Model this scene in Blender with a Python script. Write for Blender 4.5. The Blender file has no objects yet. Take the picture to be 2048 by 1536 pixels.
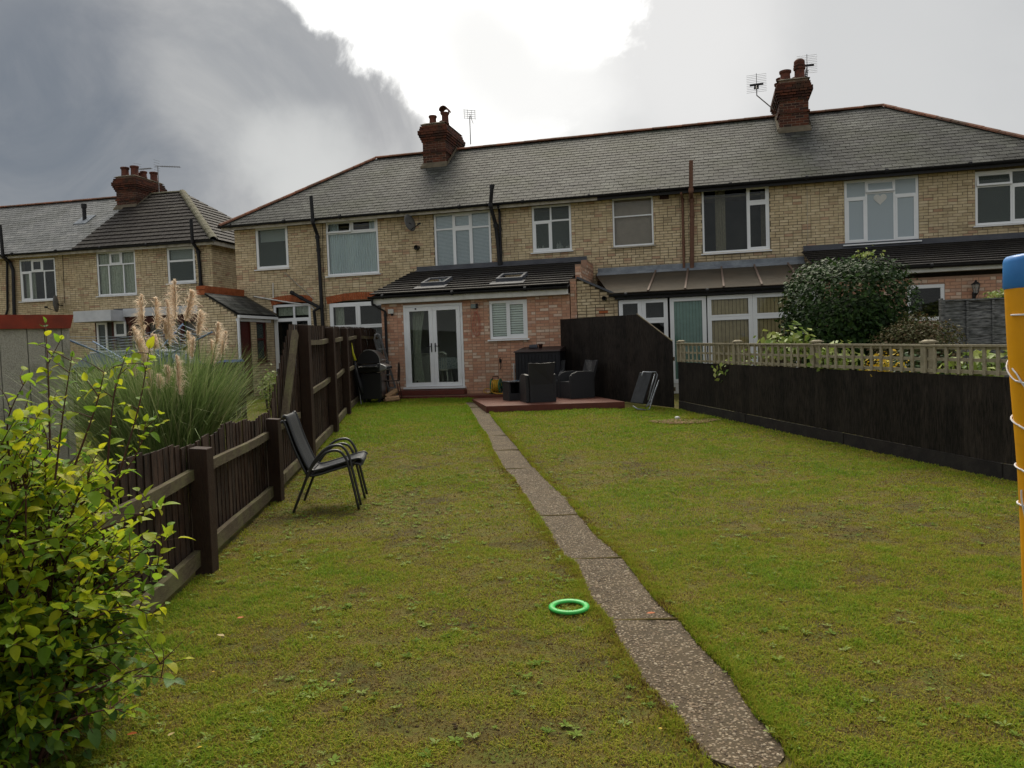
import bpy, math, random
import numpy as np
from mathutils import Vector, Matrix, noise
random.seed(7); np.random.seed(7)
S = bpy.context.scene
COL = S.collection
R_ = math.radians
# ------------------------------------------------------------------ camera, sky, sun, exposure
F = 1538.0; PITCH, ROLL, TH = 0.0451416, -0.03438232, -0.25373535; H = 1.5
fw = np.array([0, math.cos(PITCH), -math.sin(PITCH)]); up0 = np.array([0, math.sin(PITCH), math.cos(PITCH)]); rt0 = np.array([1.0, 0, 0])
RT = math.cos(ROLL)*rt0 + math.sin(ROLL)*up0; UP = -math.sin(ROLL)*rt0 + math.cos(ROLL)*up0
CAM = np.array([0, 0, H])
cd = bpy.data.cameras.new('camera'); cam = bpy.data.objects.new('camera', cd); COL.objects.link(cam); S.camera = cam
cd.sensor_width = 36.0; cd.lens = F/2048*36.0; cd.clip_end = 2000; cd.clip_start = 0.05
m3 = Matrix(((RT[0], UP[0], -fw[0]), (RT[1], UP[1], -fw[1]), (RT[2], UP[2], -fw[2])))
cam.matrix_world = Matrix.Translation((0, 0, H)) @ m3.to_4x4()
def ray(x, y):
    d = (x-1024)/F*RT - (y-768)/F*UP + fw
    return d/d[1]
SUN_EL, SUN_AZ = 50.0, 0.0           # sun behind the bright gap in the cloud above the roof
world = bpy.data.worlds.new('World'); S.world = world; world.use_nodes = True
def build_world():
    nt = world.node_tree; N = nt.nodes; L = nt.links; N.clear()
    out = N.new('ShaderNodeOutputWorld'); bg = N.new('ShaderNodeBackground'); bg.inputs[1].default_value = 0.1
    L.new(bg.outputs[0], out.inputs[0])
    sky = N.new('ShaderNodeTexSky'); sky.sky_type = 'NISHITA'; sky.sun_disc = False
    sky.sun_elevation = R_(SUN_EL); sky.sun_rotation = R_(SUN_AZ)
    tc = N.new('ShaderNodeTexCoord')
    def noi(scale, det, rough, dist=0.0):
        n = N.new('ShaderNodeTexNoise'); n.inputs['Scale'].default_value = scale; n.inputs['Detail'].default_value = det
        n.inputs['Roughness'].default_value = rough; n.inputs['Distortion'].default_value = dist
        L.new(tc.outputs['Generated'], n.inputs['Vector']); return n
    def vm(op, a, b):
        v = N.new('ShaderNodeVectorMath'); v.operation = op
        for i, q in enumerate((a, b)):
            if q is None: continue
            if isinstance(q, (tuple, list)): v.inputs[i].default_value = q
            else: L.new(q, v.inputs[i])
        return v
    def sc(a, s):
        v = N.new('ShaderNodeVectorMath'); v.operation = 'SCALE'; L.new(a, v.inputs[0]); v.inputs['Scale'].default_value = s; return v.outputs[0]
    def warp(n, amp):
        return vm('NORMALIZE', vm('ADD', tc.outputs['Generated'], sc(vm('SUBTRACT', n.outputs['Color'], (.5, .5, .5)).outputs[0], amp)).outputs[0], None).outputs[0]
    wv = warp(noi(3.2, 9, .6, .3), .34); wv2 = warp(noi(1.9, 7, .55), .35)
    def blob(vec, px, c0, c1):
        d = ray(*px); d = d/np.linalg.norm(d)
        dt = vm('DOT_PRODUCT', vec, tuple(d))
        m = N.new('ShaderNodeMapRange'); m.interpolation_type = 'SMOOTHSTEP'
        m.inputs['From Min'].default_value = math.cos(R_(c0)); m.inputs['From Max'].default_value = math.cos(R_(c1))
        L.new(dt.outputs['Value'], m.inputs['Value']); return m.outputs[0]
    def mix(fac, a, b, bt='MIX'):
        m = N.new('ShaderNodeMix'); m.data_type = 'RGBA'; m.blend_type = bt
        for i, q in ((0, fac), (6, a), (7, b)):
            if isinstance(q, float): m.inputs[i].default_value = q
            elif isinstance(q, tuple): m.inputs[i].default_value = q + (1,)
            else: L.new(q, m.inputs[i])
        return m.outputs[2]
    def mrange(v, a, c, lo=0.0, hi=1.0):
        k = N.new('ShaderNodeMapRange'); k.interpolation_type = 'SMOOTHSTEP'; k.inputs['From Min'].default_value = a; k.inputs['From Max'].default_value = c
        k.inputs['To Min'].default_value = lo; k.inputs['To Max'].default_value = hi; L.new(v, k.inputs['Value']); return k.outputs[0]
    g = noi(2.2, 9, .58, .5); g2 = noi(4.5, 9, .6, .8)
    col = mix(mrange(g.outputs['Fac'], .32, .68), (.255, .26, .262), (.325, .325, .322))
    col = mix(blob(wv2, (1050, 120), 42, 16), col, (.335, .335, .33))
    dark = mix(mrange(g2.outputs['Fac'], .35, .65), (.195, .195, .196), (.275, .272, .266))
    col = mix(blob(wv2, (260, 60), 30, 19), col, dark)
    col = mix(blob(wv2, (80, 330), 15, 5), col, mix(mrange(g2.outputs['Fac'], .3, .7), (.084, .095, .110), (.145, .150, .157)))
    col = mix(blob(wv2, (560, 210), 9, 2), col, mix(mrange(g2.outputs['Fac'], .3, .7), (.17, .175, .18), (.25, .25, .245)))
    col = mix(blob(wv2, (640, 400), 6, 1), col, (.33, .33, .32))
    col = mix(blob(wv2, (1330, 30), 11, 3), col, (.42, .415, .405))
    col = mix(blob(wv, (930, -230), 15.0, 11.0), col, (1.5, 1.49, 1.43))
    col = mix(blob(wv, (910, 110), 7.0, 3.0), col, (.85, .84, .81))
    col = mix(blob(wv2, (1060, 200), 7.5, 1.0), col, (.50, .495, .48))
    col = mix(blob(wv2, (980, -1700), 33, 22), col, (1.5, 1.49, 1.44))
    col = vm('MULTIPLY', col, (10, 10, 10)).outputs[0]
    fin = mix(.03, col, sky.outputs[0])
    L.new(fin, bg.inputs[0])
build_world()
sd = bpy.data.lights.new('sun', 'SUN'); sd.energy = 1.5; sd.angle = R_(28); sd.color = (1, .90, .72)
sun = bpy.data.objects.new('sun', sd); COL.objects.link(sun)
sdir = Vector((math.sin(R_(SUN_AZ))*math.cos(R_(SUN_EL)), math.cos(R_(SUN_AZ))*math.cos(R_(SUN_EL)), math.sin(R_(SUN_EL))))
sun.rotation_euler = sdir.to_track_quat('Z', 'Y').to_euler(); sun.location = (0, 0, 30)
S.view_settings.view_transform = 'Standard'; S.view_settings.look = 'None'; S.view_settings.exposure = 0.95
S.view_settings.gamma = 1; S.view_settings.use_curve_mapping = False
S.render.engine = 'CYCLES'; S.cycles.max_bounces = 8; S.cycles.transparent_max_bounces = 16

# ------------------------------------------------------------------ geometry helpers
def gz(Y): return 0.029*min(max(0.0, Y-8.0), 12.0)
def G(x, y, h=0.0):
    d = ray(x, y); t = 5.0
    for i in range(80): t = .5*t + .5*(gz(t)+h-H)/d[2]
    P = CAM + t*d; return float(P[0]), float(P[1]), float(P[2])
class Fr:
    def __init__(s, O, th):
        s.O = np.array(O, float); s.th = th
        s.U = np.array([math.cos(th), math.sin(th), 0]); s.V = np.array([-math.sin(th), math.cos(th), 0])
    def at(s, x, y, v=0.0):
        d = ray(x, y); t = (v-(CAM-s.O) @ s.V)/(d @ s.V); P = CAM+t*d
        return float((P-s.O) @ s.U), float(P[2]-s.O[2])
    def w(s, u, v, z): return s.O+u*s.U+v*s.V+np.array([0, 0, z])
e = CAM+20*ray(870, 772); M = Fr((e[0], e[1], 0), TH); M = Fr(M.w(0, 3.0, 0), TH)
e = CAM+27.7*ray(390, 484); LF = Fr((e[0], e[1], 0), -0.2094)
WF = Fr((0, 0, 0), 0.0)
def thing(name, label, cat, fr=WF, off=(0, 0, 0), group=None, rz=0.0, kind=None):
    o = bpy.data.objects.new(name, None); COL.objects.link(o); o.empty_display_size = .2
    o.location = fr.w(*off); o.rotation_euler = (0, 0, fr.th+rz)
    o['off'] = list(off)
    if label: o['label'] = label
    if cat: o['category'] = cat
    if group: o['group'] = group
    if kind: o['kind'] = kind
    return o
def offof(p):
    while p is not None:
        if 'off' in p.keys(): return Vector(p['off'])
        p = p.parent
    return Vector((0, 0, 0))
class MB:
    def __init__(s): s.v = []; s.f = []
    def add(s, vs, fs):
        n = len(s.v); s.v += [tuple(map(float, q)) for q in vs]; s.f += [tuple(i+n for i in q) for q in fs]; return s
    def box8(s, c):  # 4 bottom, 4 top corners
        return s.add(c, [(3, 2, 1, 0), (4, 5, 6, 7), (0, 1, 5, 4), (1, 2, 6, 5), (2, 3, 7, 6), (3, 0, 4, 7)])
    def box(s, x0, x1, y0, y1, z0, z1):
        return s.box8([(x0, y0, z0), (x1, y0, z0), (x1, y1, z0), (x0, y1, z0), (x0, y0, z1), (x1, y0, z1), (x1, y1, z1), (x0, y1, z1)])
    def bar(s, a, b, w, h, upv=(0, 0, 1)):
        a = Vector(a); b = Vector(b); d = (b-a).normalized(); x = d.cross(Vector(upv))
        if x.length < 1e-4: x = d.cross(Vector((1, 0, 0)))
        x.normalize(); z = x.cross(d); x *= w/2; z *= h/2
        return s.box8([a-x-z, a+x-z, b+x-z, b-x-z, a-x+z, a+x+z, b+x+z, b-x+z])
    def tube(s, pts, r, n=8, cap=True):
        pts = [Vector(p) for p in pts]; rings = []; rs = r if isinstance(r, (list, tuple)) else [r]*len(pts)
        ref = None
        for i, p in enumerate(pts):
            t = (pts[min(i+1, len(pts)-1)]-pts[max(i-1, 0)]).normalized()
            if ref is None: ref = t.orthogonal().normalized()
            x = (ref - t*ref.dot(t))
            x = x.normalized() if x.length > 1e-5 else t.orthogonal().normalized()
            ref = x; y = t.cross(x)
            rings.append([p+(x*math.cos(2*math.pi*k/n)+y*math.sin(2*math.pi*k/n))*rs[i] for k in range(n)])
        vs = [q for rg in rings for q in rg]; fs = []
        for i in range(len(pts)-1):
            for k in range(n):
                a = i*n+k; b = i*n+(k+1) % n; fs.append((a, b, b+n, a+n))
        if cap: fs.append(tuple(range(n-1, -1, -1))); fs.append(tuple((len(pts)-1)*n+k for k in range(n)))
        return s.add(vs, fs)
    def lathe(s, c, prof, n=20, axis=2, closed=False):
        vs = []; fs = []
        for (r, h) in prof:
            for k in range(n):
                a = 2*math.pi*k/n; p = [r*math.cos(a), r*math.sin(a), h]
                if axis == 0: p = [h, p[0], p[1]]
                elif axis == 1: p = [p[0], h, p[1]]
                vs.append((c[0]+p[0], c[1]+p[1], c[2]+p[2]))
        m = len(prof)
        for i in range(m if closed else m-1):
            for k in range(n):
                a = i*n+k; b = i*n+(k+1) % n; j = ((i+1) % m)*n
                fs.append((a, b, j+(k+1) % n, j+k))
        return s.add(vs, fs)
    def prism(s, poly, vec):
        n = len(poly); vec = Vector(vec); vs = [Vector(p) for p in poly]; vs += [p+vec for p in vs]
        fs = [tuple(range(n-1, -1, -1)), tuple(range(n, 2*n))]+[(i, (i+1) % n, (i+1) % n+n, i+n) for i in range(n)]
        return s.add(vs, fs)
    def build(s, name, mat, parent=None, smooth=False, bevel=0, kind=None, label=None, cat=None, group=None, sub=0):
        off = offof(parent); me = bpy.data.meshes.new(name)
        me.from_pydata([(a-off.x, b-off.y, c-off.z) for a, b, c in s.v], [], s.f); me.materials.append(mat)
        if smooth: me.polygons.foreach_set('use_smooth', [True]*len(me.polygons))
        o = bpy.data.objects.new(name, me); COL.objects.link(o); o.parent = parent
        if bevel:
            b = o.modifiers.new('bevel', 'BEVEL'); b.width = bevel; b.segments = 2; b.limit_method = 'ANGLE'
        if kind: o['kind'] = kind
        if label: o['label'] = label
        if cat: o['category'] = cat
        if group: o['group'] = group
        return o
def autosmooth(o, deg=40):
    me = o.data; me.polygons.foreach_set('use_smooth', [True]*len(me.polygons))
    try: me.set_sharp_from_angle(angle=R_(deg))
    except Exception: pass
    return o
def piece(name, me, parent, mtx, label=None):
    o = bpy.data.objects.new(name, me); COL.objects.link(o); o.parent = parent; off = offof(parent)
    o.matrix_local = Matrix.Translation(-off) @ mtx
    if label: o['label'] = label
    return o
def fast_mesh(name, V, T, mat, parent=None, kind=None, attr=None, smooth=False):
    me = bpy.data.meshes.new(name); V = np.asarray(V, np.float32); T = np.asarray(T, np.int32)
    k = T.shape[1]; me.vertices.add(len(V)); me.vertices.foreach_set('co', V.ravel())
    me.loops.add(T.size); me.loops.foreach_set('vertex_index', T.ravel())
    me.polygons.add(len(T)); me.polygons.foreach_set('loop_start', np.arange(0, T.size, k, dtype=np.int32))
    me.polygons.foreach_set('loop_total', np.full(len(T), k, np.int32))
    if smooth: me.polygons.foreach_set('use_smooth', np.ones(len(T), bool))
    if attr is not None:
        a = me.attributes.new('rnd', 'FLOAT', 'POINT'); a.data.foreach_set('value', np.asarray(attr, np.float32))
    me.materials.append(mat); me.update(calc_edges=True)
    o = bpy.data.objects.new(name, me); COL.objects.link(o); o.parent = parent
    if kind: o['kind'] = kind
    return o
def tag(o, label=None, cat=None, group=None, kind=None):
    for k, v in (('label', label), ('category', cat), ('group', group), ('kind', kind)):
        if v: o[k] = v
    return o

# ------------------------------------------------------------------ materials
def mat(name, c1, c2=None, scale=6.0, rough=.6, bump=0.0, bscale=60.0, ramp=None, stretch=(1, 1, 1), metal=0.0, spec=.2,
        stain=None, stain_scale=1.2, stain_amt=.5, trans=0.0, attr=False, coord='pos', detail=6, emit=None, coat=0.0, bdist=.01, ramp_amt=1.0, bump2=None, stain2=None, stain2_scale=.6, stain2_amt=.5):
    m = bpy.data.materials.new(name); m.use_nodes = True; nt = m.node_tree; N = nt.nodes; L = nt.links
    b = N['Principled BSDF']; out = N['Material Output']
    b.inputs['Roughness'].default_value = rough; b.inputs['Metallic'].default_value = metal; b.inputs['Specular IOR Level'].default_value = spec
    if coat: b.inputs['Coat Weight'].default_value = coat; b.inputs['Coat Roughness'].default_value = .1
    def rgb(c): return tuple(c)+(1,)
    if coord == 'pos':
        g = N.new('ShaderNodeNewGeometry'); base = g.outputs['Position']
    else:
        g = N.new('ShaderNodeTexCoord'); base = g.outputs['Object']
    mp = N.new('ShaderNodeMapping'); mp.inputs['Scale'].default_value = stretch; L.new(base, mp.inputs[0]); vec = mp.outputs[0]
    def noi(sc, v=vec, det=detail, ro=.6):
        n = N.new('ShaderNodeTexNoise'); n.inputs['Scale'].default_value = sc; n.inputs['Detail'].default_value = det; n.inputs['Roughness'].default_value = ro
        L.new(v, n.inputs['Vector']); return n.outputs['Fac']
    def mr(v, a, c, lo=0.0, hi=1.0):
        k = N.new('ShaderNodeMapRange'); k.inputs['From Min'].default_value = a; k.inputs['From Max'].default_value = c
        k.inputs['To Min'].default_value = lo; k.inputs['To Max'].default_value = hi; L.new(v, k.inputs['Value']); return k.outputs[0]
    def mix(f, a, c, bt='MIX'):
        k = N.new('ShaderNodeMix'); k.data_type = 'RGBA'; k.blend_type = bt
        for i, q in ((0, f), (6, a), (7, c)):
            if isinstance(q, float): k.inputs[i].default_value = q
            elif isinstance(q, tuple): k.inputs[i].default_value = q
            else: L.new(q, k.inputs[i])
        return k.outputs[2]
    col = rgb(c1)
    if ramp:
        if attr:
            a = N.new('ShaderNodeAttribute'); a.attribute_name = 'rnd'; rv = a.outputs['Fac']
        else:
            gg = N.new('ShaderNodeNewGeometry'); oi = N.new('ShaderNodeObjectInfo')
            ad = N.new('ShaderNodeMath'); ad.operation = 'ADD'; L.new(gg.outputs['Random Per Island'], ad.inputs[0]); L.new(oi.outputs['Random'], ad.inputs[1])
            fr = N.new('ShaderNodeMath'); fr.operation = 'FRACT'; L.new(ad.outputs[0], fr.inputs[0]); rv = fr.outputs[0]
        cr = N.new('ShaderNodeValToRGB'); cr.color_ramp.interpolation = 'LINEAR'; els = cr.color_ramp.elements
        while len(els) < len(ramp): els.new(.5)
        for i, c in enumerate(ramp):
            if len(c) == 4: els[i].position = c[3]
            else: els[i].position = i/(len(ramp)-1)
            els[i].color = rgb(c[:3])
        L.new(rv, cr.inputs[0]); col = cr.outputs[0] if ramp_amt >= 1 else mix(ramp_amt, rgb(c1), cr.outputs[0])
        if c2 is not None: col = mix(mr(noi(scale), .35, .65), col, mix(1.0, col, rgb(c2), 'MULTIPLY'))
    elif c2 is not None:
        col = mix(mr(noi(scale), .35, .65), rgb(c1), rgb(c2))
    if stain is not None:
        sm = mr(noi(stain_scale, base if coord == 'pos' else vec, 8, .65), .47, .68, 0, stain_amt)
        col = mix(sm, col, rgb(stain))
    if stain2 is not None:
        m2 = N.new('ShaderNodeMapping'); m2.inputs['Location'].default_value = (31, 17, 5); m2.inputs['Scale'].default_value = (1, 1, .45); L.new(base, m2.inputs[0])
        col = mix(mr(noi(stain2_scale, m2.outputs[0], 8, .7), .52, .66, 0, stain2_amt), col, rgb(stain2))
    if isinstance(col, tuple): b.inputs['Base Color'].default_value = col
    else: L.new(col, b.inputs['Base Color'])
    if bump:
        bm = N.new('ShaderNodeBump'); bm.inputs['Strength'].default_value = bump; bm.inputs['Distance'].default_value = bdist
        L.new(noi(bscale), bm.inputs['Height']); nrm = bm.outputs[0]
        if bump2:
            b2 = N.new('ShaderNodeBump'); b2.inputs['Strength'].default_value = bump2[0]; b2.inputs['Distance'].default_value = bump2[2]
            L.new(noi(bump2[1]), b2.inputs['Height']); L.new(nrm, b2.inputs['Normal']); nrm = b2.outputs[0]
        L.new(nrm, b.inputs['Normal'])
    if trans:
        t = N.new('ShaderNodeBsdfTranslucent'); mx = N.new('ShaderNodeMixShader'); mx.inputs[0].default_value = trans
        if isinstance(col, tuple): t.inputs[0].default_value = col
        else: L.new(col, t.inputs[0])
        L.new(b.outputs[0], mx.inputs[1]); L.new(t.outputs[0], mx.inputs[2]); L.new(mx.outputs[0], out.inputs[0])
    return m
def glass(name, tint=(.93, .96, .95), rough=0.0, refl=1.22, cover=0.0, ccol=(.5, .55, .55), rmin=.012):
    m = bpy.data.materials.new(name); m.use_nodes = True; nt = m.node_tree; N = nt.nodes; L = nt.links; N.remove(N['Principled BSDF'])
    out = N['Material Output']; tr = N.new('ShaderNodeBsdfTransparent'); tr.inputs[0].default_value = tint+(1,)
    gl = N.new('ShaderNodeBsdfGlossy'); gl.inputs['Roughness'].default_value = rough; fr = N.new('ShaderNodeFresnel'); fr.inputs[0].default_value = refl
    mr = N.new('ShaderNodeMapRange'); mr.inputs['To Min'].default_value = rmin; L.new(fr.outputs[0], mr.inputs['Value'])
    mx = N.new('ShaderNodeMixShader'); L.new(mr.outputs[0], mx.inputs[0]); L.new(tr.outputs[0], mx.inputs[1]); L.new(gl.outputs[0], mx.inputs[2]); last = mx
    if cover:
        df = N.new('ShaderNodeBsdfDiffuse'); df.inputs[0].default_value = ccol+(1,); m2 = N.new('ShaderNodeMixShader'); m2.inputs[0].default_value = cover
        L.new(mx.outputs[0], m2.inputs[1]); L.new(df.outputs[0], m2.inputs[2]); last = m2
    L.new(last.outputs[0], out.inputs[0]); return m
YEL = [(.46, .37, .24, 0), (.62, .51, .33, .10), (.68, .56, .37, .35), (.63, .515, .33, .55), (.74, .625, .43, .78), (.57, .455, .30, .90), (.57, .39, .27, .96), (.46, .30, .20, 1)]
PNK = [(.48, .25, .17, 0), (.56, .31, .205, .2), (.61, .36, .245, .42), (.58, .325, .22, .58), (.62, .41, .295, .70), (.68, .53, .42, .80), (.72, .59, .48, .92), (.47, .25, .175, 1)]
RED = [(.055, .022, .017, 0), (.10, .036, .024, .3), (.15, .05, .028, .6), (.08, .03, .022, .8), (.045, .026, .022, 1)]
m_yel = mat('yellow_stock_brick', (.4, .33, .18), (.82, .80, .76), 9, .85, .5, 45, ramp=YEL, stain=(.17, .135, .08), stain_scale=.75, stain_amt=.34, stain2=(.42, .25, .15), stain2_scale=.9, stain2_amt=.22)
m_yel2 = mat('yellow_stock_brick_sooty', (.4, .33, .18), (.75, .72, .68), 9, .85, .5, 45, ramp=YEL, stain=(.13, .07, .04), stain_scale=.5, stain_amt=.65)
m_pnk = mat('pink_brick', (.4, .2, .13), (.85, .82, .8), 9, .85, .5, 45, ramp=PNK, stain=(.30, .20, .14), stain_scale=.9, stain_amt=.4)
m_red = mat('dark_red_brick', (.2, .06, .03), (.7, .68, .66), 9, .85, .5, 45, ramp=RED, stain=(.03, .028, .02), stain_scale=1.6, stain_amt=.8)
m_arch = mat('orange_red_brick', (.34, .10, .04), (.75, .7, .7), 12, .8, .4, 45, ramp=[(.30, .09, .035), (.42, .13, .05), (.36, .10, .04)])
m_mort = mat('mortar', (.20, .165, .11), (.12, .098, .066), 3, .95, .4, 90, stain=(.08, .065, .04), stain_scale=1.0)
m_mortp = mat('mortar_pink_wall', (.36, .24, .17), (.30, .18, .13), 4, .95, .4, 90)
m_mortd = mat('mortar_dark', (.30, .21, .16), (.18, .13, .10), 4, .95, .4, 90)
SL = [(.030, .031, .029, 0), (.055, .057, .051, .3), (.040, .040, .040, .5), (.068, .071, .063, .72), (.047, .047, .048, .85), (.092, .095, .083, 1)]
m_slate = mat('slate', (.1, .1, .1), (.72, .72, .70), 6, .7, .35, 55, ramp=SL, stain=(.03, .036, .018), stain_scale=.55, stain_amt=.8, spec=.15, stain2=(.17, .175, .165), stain2_scale=1.1, stain2_amt=.30)
m_slate2 = mat('pale_slate', (.1, .1, .1), (.85, .85, .85), 6, .4, .35, 55, ramp=[(.09, .093, .09), (.15, .15, .147), (.12, .125, .12), (.19, .19, .18)], stain=(.06, .063, .05), stain_scale=.9, stain_amt=.7, spec=.3)
m_tile = mat('dark_concrete_tile', (.05, .045, .042), (.8, .8, .8), 7, .6, .5, 50, ramp=[(.018, .016, .016), (.030, .027, .026), (.024, .022, .021)], stain=(.045, .042, .034), stain_scale=1.5, stain_amt=.4, spec=.12)
m_tile2 = mat('weathered_concrete_tile', (.07, .055, .05), (.8, .8, .8), 7, .75, .5, 50, ramp=[(.024, .020, .019), (.034, .029, .027), (.029, .025, .023)], stain=(.06, .055, .045), stain_scale=1.2, stain_amt=.5, spec=.12)
m_under = mat('roof_underlay', (.03, .03, .03), (.02, .02, .02), 5, .9)
m_ridge = mat('clay_ridge_tile', (.3, .1, .05), (.7, .7, .7), 8, .8, .4, 40, ramp=[(.20, .085, .05), (.27, .11, .065), (.15, .08, .055), (.23, .10, .06)], stain=(.07, .065, .045), stain_scale=2, stain_amt=.5)
m_hipgrey = mat('mossy_grey_ridge_tile', (.14, .125, .09), (.10, .10, .06), 7, .9, .5, 30, stain=(.2, .19, .15), stain_scale=3)
m_upvc = mat('white_upvc', (.80, .82, .84), (.75, .77, .79), 3, .32, .05, 20, spec=.5)
m_white = mat('white_painted_wood', (.68, .68, .66), (.55, .55, .52), 4, .55, .15, 30, stain=(.4, .39, .34), stain_scale=3, stain_amt=.3)
m_cream = mat('cream_painted_wood', (.46, .43, .37), (.34, .32, .27), 4, .7, .2, 30, stain=(.14, .12, .09), stain_scale=4, stain_amt=.5)
m_blk = mat('black_plastic', (.013, .013, .015), (.02, .02, .022), 8, .42, .1, 30)
m_brownpipe = mat('brown_painted_pipe', (.17, .085, .055), (.12, .06, .04), 8, .6, .3, 40)
m_lead = mat('lead_flashing', (.16, .18, .21), (.26, .29, .32), 3, .5, .5, 12, stain=(.1, .11, .13), stain_scale=4)
m_leadd = mat('dark_lead_flashing', (.07, .075, .09), (.10, .105, .12), 3, .5, .4, 12)
m_mortar_fillet = mat('cement_fillet', (.15, .125, .09), (.10, .085, .06), 6, .95, .4, 40)
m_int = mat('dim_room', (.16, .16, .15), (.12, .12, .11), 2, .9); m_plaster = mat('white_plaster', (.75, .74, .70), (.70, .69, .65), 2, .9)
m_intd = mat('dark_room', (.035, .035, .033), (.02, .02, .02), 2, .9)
m_glass = glass('window_glass'); m_glassr = glass('reflective_window_glass', rmin=.05)
m_glassfrost = glass('hazy_window_glass', cover=.3, ccol=(.42, .46, .45), rough=.1)
m_glasspale = glass('glass_painted_sky_reflection', cover=.6, ccol=(.55, .63, .68), rough=.1); m_glassgrey = glass('grey_hazy_window_glass', cover=.28, ccol=(.14, .17, .16), rough=.05)  # pale glass: its diffuse coat stands in for reflected sky
m_sky_glass = glass('roof_window_glass', tint=(.5, .5, .5), rmin=.4)
m_curt = mat('net_curtain', (.78, .86, .90), (.70, .78, .84), 20, .9, trans=.3)
m_curtg = mat('sage_curtain', (.55, .57, .47), (.38, .40, .32), 20, .9, trans=.2)
m_curtb = mat('beige_curtain', (.30, .26, .19), (.20, .17, .12), 20, .9)
m_blind = mat('white_blind', (.84, .88, .86), (.78, .82, .80), 20, .7)
m_blindb = mat('grey_blue_blind', (.55, .62, .70), (.48, .55, .63), 20, .7)
m_vblind = mat('tan_vertical_blind', (.52, .40, .23), (.44, .33, .19), 8, .8)
m_vblindg = mat('pale_green_blind', (.28, .42, .38), (.24, .37, .34), 8, .8)
m_board = mat('pinkish_blind_board', (.30, .24, .205), (.34, .27, .23), 6, .85)

# ------------------------------------------------------------------ building generators
def subtract(iv, a, b):
    r = []
    for (x, y) in iv:
        if b <= x or a >= y: r.append((x, y)); continue
        if a > x: r.append((x, a))
        if b < y: r.append((b, y))
    return r
def wall_backing(parent, name, mt, u0, u1, z0, z1, v, holes, thick=.25, topf=None):
    us = sorted(set([u0, u1]+[h[0] for h in holes]+[h[1] for h in holes])); us = [u for u in us if u0 <= u <= u1]
    mb = MB()
    for a, b in zip(us[:-1], us[1:]):
        iv = [(z0, z1 if topf is None else None)]
        if iv[0][1] is None: iv = [(z0, 99)]
        for h in holes:
            if h[0] <= a+1e-6 and h[1] >= b-1e-6: iv = subtract(iv, h[2], h[3])
        for (p, q) in iv:
            if q > 90:
                qa, qb = topf(a), topf(b)
            else: qa = qb = q
            if min(qa, qb) <= p: continue
            mb.box8([(a, v, p), (b, v, p), (b, v+thick, p), (a, v+thick, p), (a, v, qa), (b, v, qb), (b, v+thick, qb), (a, v+thick, qa)])
    return mb.build(name, mt, parent)
def brick_mesh(l, mt, h=.065, d=.05):
    mb = MB(); b = .004
    mb.add([(-l/2, 0, 0), (l/2, 0, 0), (l/2, 0, h), (-l/2, 0, h), (-l/2+b, -d, b), (l/2-b, -d, b), (l/2-b, -d, h-b), (-l/2+b, -d, h-b)],
           [(4, 5, 6, 7), (0, 1, 5, 4), (1, 2, 6, 5), (2, 3, 7, 6), (3, 0, 4, 7)])
    me = bpy.data.meshes.new('brick'); me.from_pydata(mb.v, [], mb.f); me.materials.append(mt); return me
def bricks(parent, fr, mt, u0, u1, z0, z1, v, holes, n_ind=300, bond='stretcher', topf=None, vis=None, axis='u', proud=.006, seed=1):
    """brick faces standing proud of the mortar; full stretchers nearest the camera become objects"""
    rg = random.Random(seed); full = []; mb = MB(); D = .012; CH = .075; k = 0; z = z0
    ztop = z1
    while z+.065 <= ztop+.001:
        iv = [(u0, u1)]
        for h in holes:
            if h[3] > z+.01 and h[2] < z+.055: iv = subtract(iv, h[0]-.004, h[1]+.004)
        if topf: 
            iv2 = []
            for (a, b) in iv:
                xs = [a+(b-a)*i/60 for i in range(61)]; ok = [x for x in xs if topf(x) > z+.06]
                if ok: iv2.append((min(ok), max(ok)))
            iv = iv2
        # course joints
        x = u0 - (.1125 if k % 2 else 0); seq = []
        i = 0
        while x < u1:
            if bond == 'flemish': l = .215 if (i+k) % 2 else .1025
            else: l = .215 if rg.random() > .12 else .1025
            seq.append((x+.005, x+l+.005)); x += l+.010; i += 1
        for (a, b) in seq:
            for (p, q) in iv:
                s0, s1 = max(a, p), min(b, q)
                if s1-s0 < .03: continue
                dv = rg.uniform(-.003, .003); dz = rg.uniform(-.002, .002)
                if abs((s1-s0)-.215) < .002 and (vis is None or vis((s0+s1)/2, z)):
                    full.append(((s0+s1)/2, z+dz, dv))
                else:
                    mb_add_brick(mb, (s0+s1)/2, z+dz, s1-s0, v-dv, proud, axis)
        z += CH; k += 1
    full.sort(key=lambda t: np.linalg.norm((fr.w(t[0], v, t[1]) if axis == 'u' else fr.w(v, t[0], t[1]))-CAM))
    for (uc, zc, dv) in full[n_ind:]: mb_add_brick(mb, uc, zc, .215, v-dv, proud, axis)
    if n_ind and full:
        me = brick_mesh(.215, mt, d=proud+.02)
        for (uc, zc, dv) in full[:n_ind]:
            if axis == 'u': mx = Matrix.Translation((uc, v-dv+.02, zc))
            else: mx = Matrix.Translation((v-dv-.02, uc, zc)) @ Matrix.Rotation(R_(90), 4, 'Z')
            piece('brick', me, parent, mx)
    if mb.v: mb.build('bricks' if n_ind else 'brickwork', mt, parent, kind='stuff')
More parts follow.
